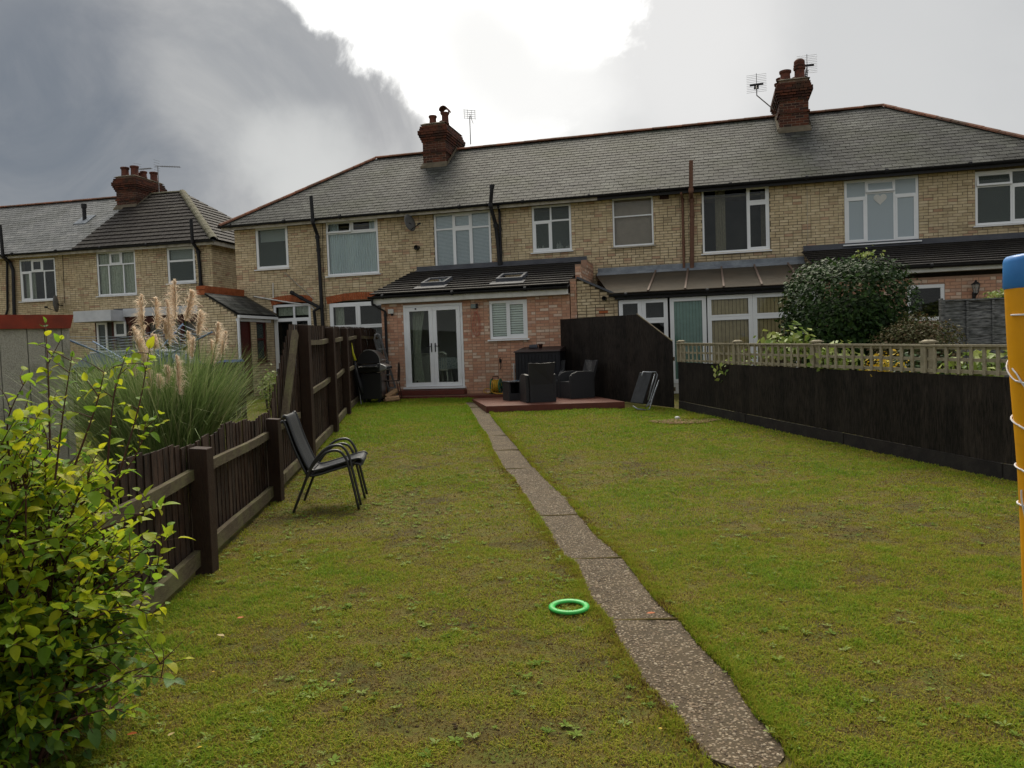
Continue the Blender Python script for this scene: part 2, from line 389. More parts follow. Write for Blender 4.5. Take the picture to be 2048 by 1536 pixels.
def mb_add_brick(mb, uc, zc, l, v, proud, axis):
    a, b = uc-l/2, uc+l/2; d = proud; h = .065; c = .004
    if axis == 'u':
        mb.add([(a, v, zc), (b, v, zc), (b, v, zc+h), (a, v, zc+h), (a+c, v-d, zc+c), (b-c, v-d, zc+c), (b-c, v-d, zc+h-c), (a+c, v-d, zc+h-c)],
               [(4, 5, 6, 7), (0, 1, 5, 4), (1, 2, 6, 5), (2, 3, 7, 6), (3, 0, 4, 7)])
    else:   # wall in the v direction, facing +u  (v is then the u position)
        mb.add([(v, a, zc), (v, b, zc), (v, b, zc+h), (v, a, zc+h), (v+d, a+c, zc+c), (v+d, b-c, zc+c), (v+d, b-c, zc+h-c), (v+d, a+c, zc+h-c)],
               [(4, 5, 6, 7), (0, 1, 5, 4), (1, 2, 6, 5), (2, 3, 7, 6), (3, 0, 4, 7)])
def roofing(parent, fr, mt, P0, Uv, Sv, smax, expo, width, thick, iv, name='slate', n_ind=300, gap=.010, lap=.35, seed=2, wob=.004, stag=True, plural='slates'):
    """tiles laid in courses on the plane P0 + u*Uv + s*Sv; iv(s) gives the u interval of a course"""
    rg = random.Random(seed); P0 = Vector(P0); Uv = Vector(Uv).normalized(); Sv = Vector(Sv).normalized(); Nv = Uv.cross(Sv).normalized()
    if Nv.z < 0: Nv = -Nv
    mb = MB(); full = []; s = 0.0; k = 0
    while s < smax-.02:
        a, b = iv(s+expo*.5); x = math.floor(a/width)*width - (width/2 if (k % 2 and stag) else 0)
        while x < b:
            s0, s1 = max(a, x+gap/2), min(b, x+width-gap/2)
            if s1-s0 > .04:
                r1, r2, r3 = rg.uniform(-wob, wob), rg.uniform(-wob*1.5, wob*1.5), rg.uniform(0, wob)
                if s1-s0 > width-gap-.001: full.append((x+width/2, s+r2, r3, r1))
                else: tile_add(mb, P0, Uv, Sv, Nv, (s0+s1)/2, s+r2, s1-s0, min(expo+lap*expo, smax-s+.01), thick, r3)
            x += width
        s += expo; k += 1
    full.sort(key=lambda t: np.linalg.norm(fr.w(*(P0+Uv*t[0]+Sv*t[1]))-CAM))
    L = expo*(1+lap)
    for t in full[n_ind:]: tile_add(mb, P0, Uv, Sv, Nv, t[0], t[1], width-gap, min(L, smax-t[1]+.01), thick, t[2])
    if n_ind and full:
        tm = MB(); tile_add(tm, Vector((0, 0, 0)), Vector((1, 0, 0)), Vector((0, 1, 0)), Vector((0, 0, 1)), 0, 0, width-gap, L, thick, 0)
        me = bpy.data.meshes.new(name); me.from_pydata(tm.v, [], tm.f); me.materials.append(mt)
        base = Matrix((Uv, Sv, Nv)).transposed().to_4x4()
        for t in full[:n_ind]:
            if t[1]+L > smax+.03: tile_add(mb, P0, Uv, Sv, Nv, t[0], t[1], width-gap, smax-t[1]+.01, thick, t[2]); continue
            piece(name, me, parent, Matrix.Translation(P0+Uv*t[0]+Sv*t[1]+Nv*t[2]) @ base @ Matrix.Rotation(t[3]*1.5, 4, 'Z'))
    mb.build(plural, mt, parent, kind='stuff')
def tile_add(mb, P0, U, Sv, N, uc, s, w, L, th, lift):
    c = []
    tl = th*2.2+lift   # the tail rests on the course below
    for (du, ds, h) in ((-1, 0, tl-th), (1, 0, tl-th), (1, 1, .001), (-1, 1, .001), (-1, 0, tl), (1, 0, tl), (1, 1, th*.9), (-1, 1, th*.9)):
        c.append(P0+U*(uc+du*w/2)+Sv*(s+ds*L)+N*h)
    mb.box8(c)
def frame_rect(mb, a, b, p, q, v, w, d, back=.0):
    mb.box(a, b, v-d, v+back, p, p+w); mb.box(a, b, v-d, v+back, q-w, q); mb.box(a, a+w, v-d+.001, v+back, p+w, q-w); mb.box(b-w, b, v-d+.001, v+back, p+w, q-w)
def window(parent, u0, u1, z0, z1, v, lights, fm=None, gl=None, sill=True, sash=(), fw_=.06, interior=None, deep=.9, depth=.07, opened=None, name='window', sillm=None, label=None, reveal=.05):
    """lights: (a,b,c,d) as fractions of the opening: u from a to b, z from c to d. sash: indices of lights with their own opening frame"""
    fm = fm or m_upvc; gl = gl or m_glass; v = v+reveal; W, Hh = u1-u0, z1-z0
    mb = MB(); frame_rect(mb, u0, u1, z0, z1, v, fw_, depth*.6)
    rects = []
    for i, (a, b, c, d) in enumerate(lights):
        rects.append([u0+a*W, u0+b*W, z0+c*Hh, z0+d*Hh])
    hw = fw_*.4
    for i, r in enumerate(rects):   # mullions along inner edges
        if r[0] > u0+.01: mb.box(r[0]-hw, r[0]+hw, v-depth*.6+.002+i*.0007, v, max(r[2], z0+fw_), min(r[3], z1-fw_))
        if r[2] > z0+.01: mb.box(max(r[0], u0+fw_), min(r[1], u1-fw_), v-depth*.6+.003+i*.0007, v, r[2]-hw, r[2]+hw)
    w = mb.build(name, fm, parent, bevel=.004, label=label)
    for i, r in enumerate(rects):
        a, b = (r[0]+(fw_ if r[0] < u0+.01 else hw), r[1]-(fw_ if r[1] > u1-.01 else hw))
        c, d = (r[2]+(fw_ if r[2] < z0+.01 else hw), r[3]-(fw_ if r[3] > z1-.01 else hw))
        off = 0.0
        if i in sash:
            sm = MB(); frame_rect(sm, a, b, c, d, v-.012, .045, depth*.5)
            so = sm.build('sash', fm, w, bevel=.003)
            a += .045; b -= .045; c += .045; d -= .045
            MB().box(a-.002, b+.002, v-.024, v-.018, c-.002, d+.002).build('pane', gl, w)
        elif opened is not None and i == opened:
            # top hung light standing open
            t = math.radians(14); hh = d-c
            def pt(x, s_, o): return (x, v-.03-math.sin(t)*s_-math.cos(t)*o, d-math.cos(t)*s_+math.sin(t)*o)
            sm = MB()
            for (x0, x1, s0, s1) in ((a-.03, b+.03, 0, .05), (a-.03, b+.03, hh-.03, hh+.02), (a-.03, a+.02, .05, hh-.03), (b-.02, b+.03, .05, hh-.03)):
                sm.box8([pt(x0, s1, 0), pt(x1, s1, 0), pt(x1, s1, -.04), pt(x0, s1, -.04), pt(x0, s0, 0), pt(x1, s0, 0), pt(x1, s0, -.04), pt(x0, s0, -.04)])
            sm.build('sash', fm, w)
            MB().box8([pt(a+.02, hh-.03, -.015), pt(b-.02, hh-.03, -.015), pt(b-.02, hh-.03, -.021), pt(a+.02, hh-.03, -.021), pt(a+.02, .05, -.015), pt(b-.02, .05, -.015), pt(b-.02, .05, -.021), pt(a+.02, .05, -.021)]).build('pane', gl, w)
        else:
            MB().box(a-.003, b+.003, v-.024, v-.018, c-.003, d+.003).build('pane', gl, w)
    if sill:
        sb = MB(); sb.box8([(u0-.05, v-.14, z0-.045), (u1+.05, v-.14, z0-.045), (u1+.05, v, z0-.045), (u0-.05, v, z0-.045),
                            (u0-.05, v-.14, z0-.015), (u1+.05, v-.14, z0-.015), (u1+.05, v, z0-.001), (u0-.05, v, z0-.001)])
        sb.build('sill', sillm or fm, w)
    im = interior or m_int; D = deep
    rb = MB(); y0 = v+.003; e_ = .5
    rb.add([(u0-e_, y0+D, z0-.3), (u1+e_, y0+D, z0-.3), (u1+e_, y0+D, z1+.1), (u0-e_, y0+D, z1+.1), (u0-e_, y0+.22, z0-.3), (u1+e_, y0+.22, z0-.3), (u1+e_, y0+.22, z1+.1), (u0-e_, y0+.22, z1+.1)],
           [(0, 1, 2, 3), (0, 4, 5, 1), (1, 5, 6, 2), (2, 6, 7, 3), (3, 7, 4, 0)])
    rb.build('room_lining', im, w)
    return w
def curtain(w, a, b, c, d, v, mt, folds=12, amp=.03, name='curtain', taper=0.0):
    n = folds*6; V = []; T = []
    for j in range(5):
        t = j/4; z = d+(c-d)*t
        for i in range(n+1):
            s = i/n; u = a+(b-a)*s*(1-taper*math.sin(t*math.pi*.9)); u = a+(u-a)
            V.append((u, v+amp*math.sin(s*folds*2*math.pi+.3*math.sin(t*3))*(.5+.5*abs(math.sin(s*7))), z))
    for j in range(4):
        for i in range(n): q = j*(n+1)+i; T.append((q, q+1, q+n+2, q+n+1))
    mb = MB(); mb.add(V, T); return mb.build(name, mt, w, smooth=True)
def venetian(w, a, b, c, d, v, mt, step=.04, name='blind'):
    mb = MB(); z = d; h_ = step*.78
    while z > c+h_:
        mb.box8([(a, v+.012, z-h_), (b, v+.012, z-h_), (b, v+.014, z-h_), (a, v+.014, z-h_), (a, v, z), (b, v, z), (b, v+.002, z), (a, v+.002, z)]); z -= step
    return mb.build(name, mt, w)
def vertical_blind(w, a, b, c, d, v, mt, step=.1, name='blind'):
    mb = MB(); u = a
    while u < b:
        mb.box8([(u, v+.0, c), (u+step*.93, v+.03, c), (u+step*.93, v+.033, c), (u, v+.003, c), (u, v, d), (u+step*.93, v+.03, d), (u+step*.93, v+.033, d), (u, v+.003, d)]); u += step
    return mb.build(name, mt, w)
def px_rect(fr, x0, y0, x1, y1, v=0.0):
    a, z1 = fr.at(x0, y0, v); b, z0 = fr.at(x1, y1, v)
    return a, b, z0, z1
def chimney_stack(parent, u0, u1, v0, v1, zb, zt, roofz, pots, seed=1):
    mb = MB(); mb.box(u0, u1, v0, v1, zb, zt)
    c = mb.build('chimney', m_mortd, parent)
    # brick courses on the four faces, with corbelled head
    bk = MB(); rg = random.Random(seed); z = zb; k = 0
    def ring(z, ex):
        a, b, p, q = u0-ex, u1+ex, v0-ex, v1+ex
        for (s, e2, ax, pos, sg) in ((a, b, 'u', p, -1), (a, b, 'u', q, 1), (p, q, 'v', a, -1), (p, q, 'v', b, 1)):
            x = s-(.1125 if k % 2 else 0)
            while x < e2:
                x0, x1 = max(s, x), min(e2, x+.211)
                if x1-x0 > .03:
                    d = .007+rg.uniform(-.002, .002); t = .1
                    if ax == 'u': bk.box(x0, x1, *( (pos-d, pos+t) if sg < 0 else (pos-t, pos+d) ), z, z+.061)
                    else: bk.box(*( (pos-d, pos+t) if sg < 0 else (pos-t, pos+d) ), x0, x1, z, z+.061)
                x += .225
    N = int((zt-zb)/.075)
    for k in range(N):
        z = zb+k*.075; top = N-1-k
        ex = {0: .06, 1: .075, 2: .12, 3: .12, 4: .09, 5: .06, 6: .03}.get(top, 0.0)
        if top == 11: ex = .035
        ring(z, ex)
    bk.build('brick', m_red, c, kind='stuff')
    cap = MB(); cap.box8([(u0-.06, v0-.06, zt), (u1+.06, v0-.06, zt), (u1+.06, v1+.06, zt), (u0-.06, v1+.06, zt), (u0+.08, v0+.08, zt+.07), (u1-.08, v0+.08, zt+.07), (u1-.08, v1-.08, zt+.07), (u0+.08, v1-.08, zt+.07)])
    cap.build('mortar_cap', m_mortar_fillet, c)
    fl = MB(); zf = roofz(v0)
    fl.box8([(u0-.06, v0-.16, zf-.10), (u1+.06, v0-.16, zf-.10), (u1+.06, v0-.012, zf-.02), (u0-.06, v0-.012, zf-.02), (u0-.06, v0-.13, zf-.02), (u1+.06, v0-.13, zf-.02), (u1+.03, v0-.014, zf+.11), (u0-.03, v0-.014, zf+.11)])
    for sx in (-1, 1):
        a = u0 if sx < 0 else u1; n_ = 8
        for i in range(n_):
            va = v0+(3.5-v0)*i/n_; vb = v0+(3.5-v0)*(i+1)/n_
            x0, x1 = (a-.07, a-.013) if sx < 0 else (a+.013, a+.07)
            fl.box8([(x0, va, roofz(va)), (x1, va, roofz(va)), (x1, vb, roofz(vb)), (x0, vb, roofz(vb)), (x0, va, roofz(va)+.05), (x1, va, roofz(va)+.12), (x1, vb, roofz(vb)+.12), (x0, vb, roofz(vb)+.05)])
    fl.build('flashing', m_mortar_fillet, c)
    for (pu, pv, r, h, kind) in pots:
        b = MB(); zz = zt+.03
        prof = [(r*1.1, 0), (r*1.12, .05), (r, .08), (r*.93, h*.6), (r*.95, h-.09), (r*1.14, h-.07), (r*1.16, h-.01), (r*1.0, h), (r*.8, h-.0), (r*.75, h-.2), (.001, h-.2)]
        b.lathe((pu, pv, zz), prof, 18)
        if kind == 'hood':
            for i in range(8):
                a0, a1 = math.pi*i/8, math.pi*(i+1)/8; rr = r*1.25
                P = lambda a, q, y: (pu+math.cos(a)*q, y, zz+h+.03+math.sin(a)*q)
                b.box8([P(a0, rr-.025, pv-.2), P(a1, rr-.025, pv-.2), P(a1, rr-.025, pv+.2), P(a0, rr-.025, pv+.2), P(a0, rr, pv-.2), P(a1, rr, pv-.2), P(a1, rr, pv+.2), P(a0, rr, pv+.2)])
            b.box(pu-rr, pu-rr+.03, pv-.04, pv+.04, zz+h-.05, zz+h+.04); b.box(pu+rr-.03, pu+rr, pv-.04, pv+.04, zz+h-.05, zz+h+.04)
        if kind == 'cowl':
            b.lathe((pu, pv, zz+h), [(r*.9, 0), (r*1.1, .02), (r*1.12, .06), (r*.95, .08), (r*1.05, .10), (r*1.02, .17), (r*.7, .22), (.001, .235)], 18)
        o = b.build('chimney_pot', m_pot, c); autosmooth(o, 50)
    return c
m_pot = mat('terracotta_pot', (.15, .05, .032), (.09, .035, .025), 10, .75, .3, 30, stain=(.03, .025, .02), stain_scale=5, stain_amt=.6)
m_alu = mat('weathered_aluminium', (.28, .28, .29), (.20, .20, .2), 10, .45, metal=.7)
def aerial(name, label, P, h, rz, kind='yagi', foot=None):
    t = thing(name, label, 'aerial', WF, tuple(P), rz=0)
    x, y, z = P; m = MB()
    pts = [(x, y, z)]+([(foot[0]+x, foot[1]+y, z+foot[2])] if foot else [])+[((foot[0] if foot else 0)+x, (foot[1] if foot else 0)+y, z+h)]
    m.tube(pts, .017, 6); m.build('mast', m_alu, t)
    cx, cy = pts[-1][0], pts[-1][1]; c = Vector((cx, cy, z+h)); d = Vector((math.cos(rz), math.sin(rz), 0)); s = Vector((-d.y, d.x, 0))
    if kind == 'grid':
        g = MB(); 
        for i in range(5): g.tube([c+s*-.22+Vector((0, 0, i*.07-.08)), c+s*.22+Vector((0, 0, i*.07-.08))], .008, 5)
        for k in (-.2, -.07, .07, .2): g.tube([c+s*k+Vector((0, 0, -.1)), c+s*k+Vector((0, 0, .22))], .007, 5)
        g.tube([c+Vector((0, 0, .08)), c+d*.35+Vector((0, 0, -.35))], .012, 5); g.build('reflector', m_alu, t)
    elif kind == 'big':
        g = MB()
        for i in range(11): g.tube([c+s*-.29+Vector((0, 0, i*.052-.2)), c+s*.29+Vector((0, 0, i*.052-.2))], .0045, 5)
        g.tube([c+Vector((0, 0, -.22)), c+Vector((0, 0, .36))], .010, 5); g.build('reflector', m_alu, t)
        b = MB(); b.bar(c, c+d*.7+Vector((0, 0, -.32)), .025, .025)
        for i in range(8):
            q = c+(d*.7+Vector((0, 0, -.32)))*(.25+i*.1); b.bar(q-s*.07, q+s*.07, .012, .03)
        b.bar(c+s*-.2+Vector((0, 0, .02)), c+s*.2+Vector((0, 0, .02)), .02, .06)
        b.build('boom', m_blk, t)
    else:
        b = MB(); e2 = c+d*1.15+Vector((0, 0, -.16)); b.tube([c-d*.15+Vector((0, 0, .02)), e2], .013, 5)
        for i in range(12):
            q = c+(e2-c)*(.15+i*.075); b.tube([q-s*.08+Vector((0, 0, .0)), q+s*.08], .008, 4); b.tube([q-Vector((0, 0, .04)), q+Vector((0, 0, .04))], .008, 4)
        b.build('boom', m_alu, t)
        g = MB()
        for i in range(5): g.tube([c+s*-.16+Vector((0, 0, -.16+i*.1))-d*.05, c+s*.16+Vector((0, 0, -.16+i*.1))-d*.05], .006, 4)
        g.build('reflector', m_alu, t)
    return t
def pipe(parent, name, mt, pts, r, collars=(), label=None):
    m = MB(); m.tube(pts, r, 10)
    for (p, q) in collars:
        m.tube([p, q], r*1.3, 10)
    o = m.build(name, mt, parent, label=label); autosmooth(o, 40); return o

# ------------------------------------------------------------------ main terrace
EAV = 5.72; RZ = 8.35; RV = 3.5; U0, U1 = -7.72, 15.55
rs = (RZ-EAV)/(RV+.3); roofz = lambda v: EAV+(v+.3)*rs
BASE = .35
terr = thing('terraced_houses', 'long yellow brick terrace with slate hipped roof and two red chimneys beyond the lawn', 'terrace', M, (4, 3.5, BASE))
W1 = px_rect(M, 510, 456, 578, 535); W2 = px_rect(M, 651, 442, 759, 546); W3 = px_rect(M, 867, 429, 984, 533)
W4 = px_rect(M, 1063, 413, 1144, 500); W5 = px_rect(M, 1224, 398, 1308, 489); W6 = px_rect(M, 1403, 379, 1540, 499)
W7 = px_rect(M, 1688, 362, 1838, 480); W8 = px_rect(M, 1950, 344, 2098, 442)
WB = px_rect(M, 546, 607, 628, 770); WB = (WB[0], WB[1], .42, WB[3]); WG = px_rect(M, 658, 604, 792, 720); WG = (WG[0], WG[0]+2.0, 1.2, WG[3])
holes = [W1, W2, W3, W4, W5, W6, W7, W8, WB, WG]
holes = [(a, b, c, min(d, 5.66)) for a, b, c, d in holes]
W1, W2, W3, W4, W5, W6, W7, W8, WB, WG = holes
wall_backing(terr, 'wall', m_mort, U0, U1, BASE-.5, 5.66, 0, holes)
sd_ = MB(); sd_.box(U0, U0+.25, .25, 7, BASE-.5, 5.66); sd_.box(U1-.25, U1, .25, 7, BASE-.5, 5.66); sd_.box(U0, U1, 7, 7.25, BASE-.5, 5.66); sd_.box(U0+.25, U1-.25, .25, 7, 5.45, 5.5)
sd_.build('wall', m_mort, terr, label='plain end and far walls of the terrace')
hid = lambda u, z: not (-1.6 < u < 3.8 and z < 3.75) and not (3.8 < u < 9.4 and z < 3.5) and not (u > 9.4 and z < 3.95)
bholes = list(holes)+[(-1.5, 3.7, -1, 3.6), (3.9, 9.3, -1, 3.3), (9.6, U1, -1, 3.6)]
bricks(terr, M, m_yel, U0, U1, BASE-.15, 5.66, 0, bholes, 300, vis=hid)
# fascia, soffit, gutter
MB().box(U0-.25, U1+.25, -.27, .0, 5.63, 5.67).build('soffit', m_cream, terr)
MB().box(U0-.27, 4.0, -.30, -.272, 5.56, 5.70).build('fascia', m_cream, terr)
MB().box(4.0, U1+.27, -.30, -.272, 5.56, 5.70).build('fascia', m_blk, terr, label='black painted part of the eaves board')
def gutter(parent, u0, u1, v, z, r=.06, mt=None, brackets=True):
    m = MB(); n = 8; vs = []; fs = []
    N = max(2, int((u1-u0)/1.2))
    for j in range(N+1):
        u = u0+(u1-u0)*j/N
        for sh, rr in ((0, r), (1, r*.86)):
            for i in range(n+1):
                a = math.pi+math.pi*i/n; vs.append((u, v+math.cos(a)*rr, z+math.sin(a)*rr+.004*math.sin(u*1.3)))
    w = 2*(n+1)
    for j in range(N):
        for i in range(n):
            fs.append((j*w+i, j*w+i+1, (j+1)*w+i+1, (j+1)*w+i)); fs.append((j*w+n+1+i, (j+1)*w+n+1+i, (j+1)*w+n+2+i, j*w+n+2+i))
        fs.append((j*w, (j+1)*w, (j+1)*w+n+1, j*w+n+1)); fs.append((j*w+n, j*w+2*n+1, (j+1)*w+2*n+1, (j+1)*w+n))
    m.add(vs, fs)
    if brackets:
        u = u0+.4
        while u < u1-.1: m.tube([(u-.03, v, z-r*.2), (u+.03, v, z-r*.2)], r*1.03, 10); u += 1.9
    m.box(u0-.003, u0+.01, v-r, v+r, z-r*.8, z); m.box(u1-.01, u1+.003, v-r, v+r, z-r*.8, z)
    return m.build('gutter', mt or m_blk, parent, smooth=False)
gutter(terr, U0-.3, U1+.3, -.365, 5.70, .065)
# roof
EV = .32
def tri_roof(parent, u0, u1, mt=m_under):
    m = MB(); e0, e1 = u0-EV, u1+EV; r0, r1 = u0+RV-.05, u1-RV+.05; z0 = roofz(-EV)-.02; z1 = RZ-.02
    m.add([(e0, -EV, z0), (e1, -EV, z0), (e1, 7+EV, z0), (e0, 7+EV, z0), (r0, RV, z1), (r1, RV, z1)], [(0, 1, 5, 4), (1, 2, 5), (2, 3, 4, 5), (3, 0, 4), (3, 2, 1, 0)])
    return m.build('roof', mt, parent), e0, e1, r0, r1
rf, e0, e1, r0, r1 = tri_roof(terr, U0, U1)
slen = math.hypot(RV+EV, (RZ-roofz(-EV))); Sv = Vector((0, RV+EV, RZ-roofz(-EV)))
ivm = lambda s: (e0+(r0-e0)*min(1, s/slen), e1+(r1-e1)*min(1, s/slen))
roofing(rf, M, m_slate, (0, -EV-.03, roofz(-EV)-.03), (1, 0, 0), Sv, slen, 0.205, .26, .008, ivm, n_ind=300)
for (P0, Uv, S2, hw, w2) in (((e1, 3.5, roofz(-EV)-.02), (0, 1, 0), (-(RV+EV-.05), 0, RZ-roofz(-EV)), RV+EV, 0), ((e0, 3.5, roofz(-EV)-.02), (0, 1, 0), ((RV+EV-.05), 0, RZ-roofz(-EV)), RV+EV, 0)):
    roofing(rf, M, m_slate, P0, Uv, S2, slen, 0.205, .26, .008, lambda s: (-(RV+EV)*(1-s/slen), (RV+EV)*(1-s/slen)), n_ind=0, seed=5)
def ridge_run(parent, a, b, mt, r=.11, l=.45, name='ridge_tile', indiv=True):
    a = Vector(a); b = Vector(b); d = b-a; n = max(1, int(d.length/l)); dn = d.normalized(); side = dn.cross(Vector((0, 0, 1))).normalized(); upv = side.cross(dn)
    k = 6; L = d.length/n; vs = []; fs = []
    for (y, rr) in ((.0, r), (L+.015, r*.94)):
        for sh in (rr, rr-.018):
            for i in range(k+1):
                t = math.pi*i/k; vs.append((math.cos(t)*sh, y, math.sin(t)*sh*.75-.03))
    w = 2*(k+1)
    for i in range(k):
        fs += [(i, i+1, w+i+1, w+i), (k+1+i, w+k+1+i, w+k+2+i, k+2+i), (i, k+1+i, k+2+i, i+1), (w+i, w+i+1, w+k+2+i, w+k+1+i)]
    me = bpy.data.meshes.new(name); me.from_pydata(vs, [], fs); me.materials.append(mt)
    base = Matrix((side, dn, upv)).transposed().to_4x4()
    for i in range(n):
        p = a+dn*L*i+Vector((0, 0, random.uniform(-.003, .003)))
        piece(name, me, parent, Matrix.Translation(p) @ base @ Matrix.Rotation(random.uniform(-.012, .012), 4, 'Z'))
ridge_run(rf, (r0, RV, RZ+.03), (-2.15, RV, RZ+.03), m_ridge); ridge_run(rf, (-1.25, RV, RZ+.03), (9.06, RV, RZ+.03), m_ridge); ridge_run(rf, (9.93, RV, RZ+.03), (r1, RV, RZ+.03), m_ridge)
ridge_run(rf, (e0, -EV, roofz(-EV)+.02), (r0, RV, RZ+.03), m_ridge); ridge_run(rf, (e1, -EV, roofz(-EV)+.02), (r1, RV, RZ+.03), m_ridge)
chimney_stack(rf, -2.13, -1.34, 2.5, 4.2, 7.4, 9.02, roofz, [(-1.85, 2.8, .12, .33, ''), (-1.66, 3.25, .1, .26, ''), (-1.45, 2.9, .12, .42, 'hood')], 3)
chimney_stack(rf, 9.09, 9.89, 2.5, 4.2, 7.4, 9.12, roofz, [(9.30, 2.85, .15, .36, ''), (9.22, 3.3, .13, .3, ''), (9.2, 3.7, .13, .28, ''), (9.70, 2.85, .15, .42, 'cowl'), (9.66, 3.4, .12, .3, '')], 4)
# windows
w = window(terr, *W1, 0, [(0, 1, 0, 1)], gl=m_glassgrey, fw_=.085, label='square single pane window with a roller blind')
MB().box(W1[0]+.08, W1[1]-.08, .16, .17, W1[2]+(W1[3]-W1[2])*.66, W1[3]).build('blind', m_blind, w)
w = window(terr, *W2, 0, [(0, .49, .76, 1), (.49, 1, .76, 1), (0, 1, 0, .76)], opened=0, sash=(1,), label='window with drawn net curtain and one top light open')
curtain(w, W2[0]+.03, W2[1]-.03, W2[2], W2[3]-.42, .10, m_curt, 22); curtain(w, W2[0]+.03, W2[0]+.35, W2[3]-.42, W2[3], .16, m_curt, 4); curtain(w, W2[1]-.35, W2[1]-.03, W2[3]-.42, W2[3], .16, m_curt, 4)
w = window(terr, *W3, 0, [(0, .34, 0, .72), (.34, .66, 0, .72), (.66, 1, 0, .72), (0, .34, .72, 1), (.34, .66, .72, 1), (.66, 1, .72, 1)], sash=(1, 4), label='six light window with pale blinds', gl=m_glassr)
venetian(w, W3[0]+.05, W3[1]-.05, W3[2], W3[3]-.05, .07, m_blindb)
w = window(terr, *W4, 0, [(0, .48, 0, .66), (.48, 1, 0, .66), (0, .48, .66, 1), (.48, 1, .66, 1)], sash=(0,), gl=m_glassgrey, label='four light window with bottles on its inside ledge')
bb = MB()
for i, (q, h_) in enumerate(((.12, .13), (.17, .1), (.24, .16), (.62, .2), (.68, .24), (.73, .12), (.85, .1), (.9, .12), (.94, .08))):
    bb.lathe((W4[0]+(W4[1]-W4[0])*q, .13, W4[2]+.05), [(.001, 0), (.035, 0), (.035, h_*.7), (.012, h_*.85), (.012, h_), (.001, h_)], 8)
bb.build('bottle', m_white, w)
w = window(terr, *W5, 0, [(0, 1, 0, .62), (0, 1, .62, 1)], fw_=.045, fm=m_upvc, sillm=m_cream, label='two light window blanked by a pinkish board')
MB().box(W5[0]+.02, W5[1]-.02, .12, .13, W5[2], W5[3]-.02).build('blind', m_board, w)
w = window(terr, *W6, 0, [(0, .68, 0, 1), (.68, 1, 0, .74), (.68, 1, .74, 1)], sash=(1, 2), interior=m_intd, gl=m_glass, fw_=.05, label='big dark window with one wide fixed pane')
curtain(w, W6[0]+.35, W6[0]+.62, W6[2], W6[3], .3, m_curtb, 5); curtain(w, W6[0]+1.55, W6[1]-.05, W6[2], W6[3]-.1, .3, m_curtb, 7)
w = window(terr, *W7, 0, [(0, .3, 0, .72), (.3, .68, 0, .78), (.68, 1, 0, .72), (0, .3, .72, 1), (.3, .68, .78, 1), (.68, 1, .72, 1)], sash=(0, 2), opened=4, gl=m_glasspale, fw_=.065, label='tall window with a paper heart hanging and its middle top light open')
hx, hz = W7[0]+(W7[1]-W7[0])*.49, W7[2]+(W7[3]-W7[2])*.68
hp = [(hx+.16*math.sin(t)**3, .015, hz+.01*(13*math.cos(t)-5*math.cos(2*t)-2*math.cos(3*t)-math.cos(4*t))) for t in np.linspace(0, 2*math.pi, 28, endpoint=False)]
MB().prism(hp, (0, .004, 0)).build('heart', m_white, w)
curtain(w, W7[0]+.05, W7[0]+.25, W7[2], W7[3]-.3, .25, m_curt, 4); curtain(w, W7[1]-.25, W7[1]-.04, W7[2], W7[3]-.3, .25, m_curt, 4)
w = window(terr, *W8, 0, [(0, .5, 0, .72), (.5, 1, 0, .72), (0, .5, .72, 1), (.5, 1, .72, 1)], sash=(1,), opened=2, gl=m_glassgrey, interior=m_intd, label='window at the right with its small top light open')
# ground floor openings with shallow brick arches
def arch(parent, u0, u1, z, rise, v, h=.22, n=None):
    n = n or int((u1-u0)/.075); W = u1-u0; Rr = (W*W/4+rise*rise)/(2*rise); cz = z+rise-Rr; cu = (u0+u1)/2; half = math.asin(W/2/Rr)
    me = None
    for i in range(n):
        a0 = -half+2*half*i/n+.004/Rr; a1 = -half+2*half*(i+1)/n-.004/Rr
        P = lambda a, r, y: (cu+math.sin(a)*r, y, cz+math.cos(a)*r)
        b = MB().box8([P(a0, Rr, v-.012), P(a1, Rr, v-.012), P(a1, Rr, v+.05), P(a0, Rr, v+.05), P(a0, Rr+h, v-.012), P(a1, Rr+h, v-.012), P(a1, Rr+h, v+.05), P(a0, Rr+h, v+.05)])
        b.build('arch_brick', m_arch, parent)
arch(terr, WB[0]-.04, WB[1]+.06, WB[3]-.07, .09, -.004); arch(terr, WG[0]-.06, WG[1]+.05, WG[3]-.07, .1, -.004)
w = window(terr, WB[0], WB[1], WB[2], WB[3]-.05, 0, [(0, .55, 0, .83), (.55, 1, 0, .83), (0, .55, .83, 1), (.55, 1, .83, 1)], sash=(0, 1), interior=m_intd, sill=False, fw_=.08, name='back_door', label='white glazed back door behind the tall fence')
curtain(w, WB[0]+.1, WB[1]-.1, WB[3]-.4, WB[3]-.1, .14, m_curtg, 8)
w = window(terr, WG[0], WG[1], WG[2], WG[3]-.05, 0, [(0, .48, .6, 1), (.48, 1, .6, 1), (0, 1, 0, .6)], sash=(0, 1), interior=m_intd, fw_=.08, label='wide ground floor window under a red brick arch')
curtain(w, WG[0]+.1, WG[0]+.4, WG[2], WG[3]-.1, .2, m_curtg, 5)
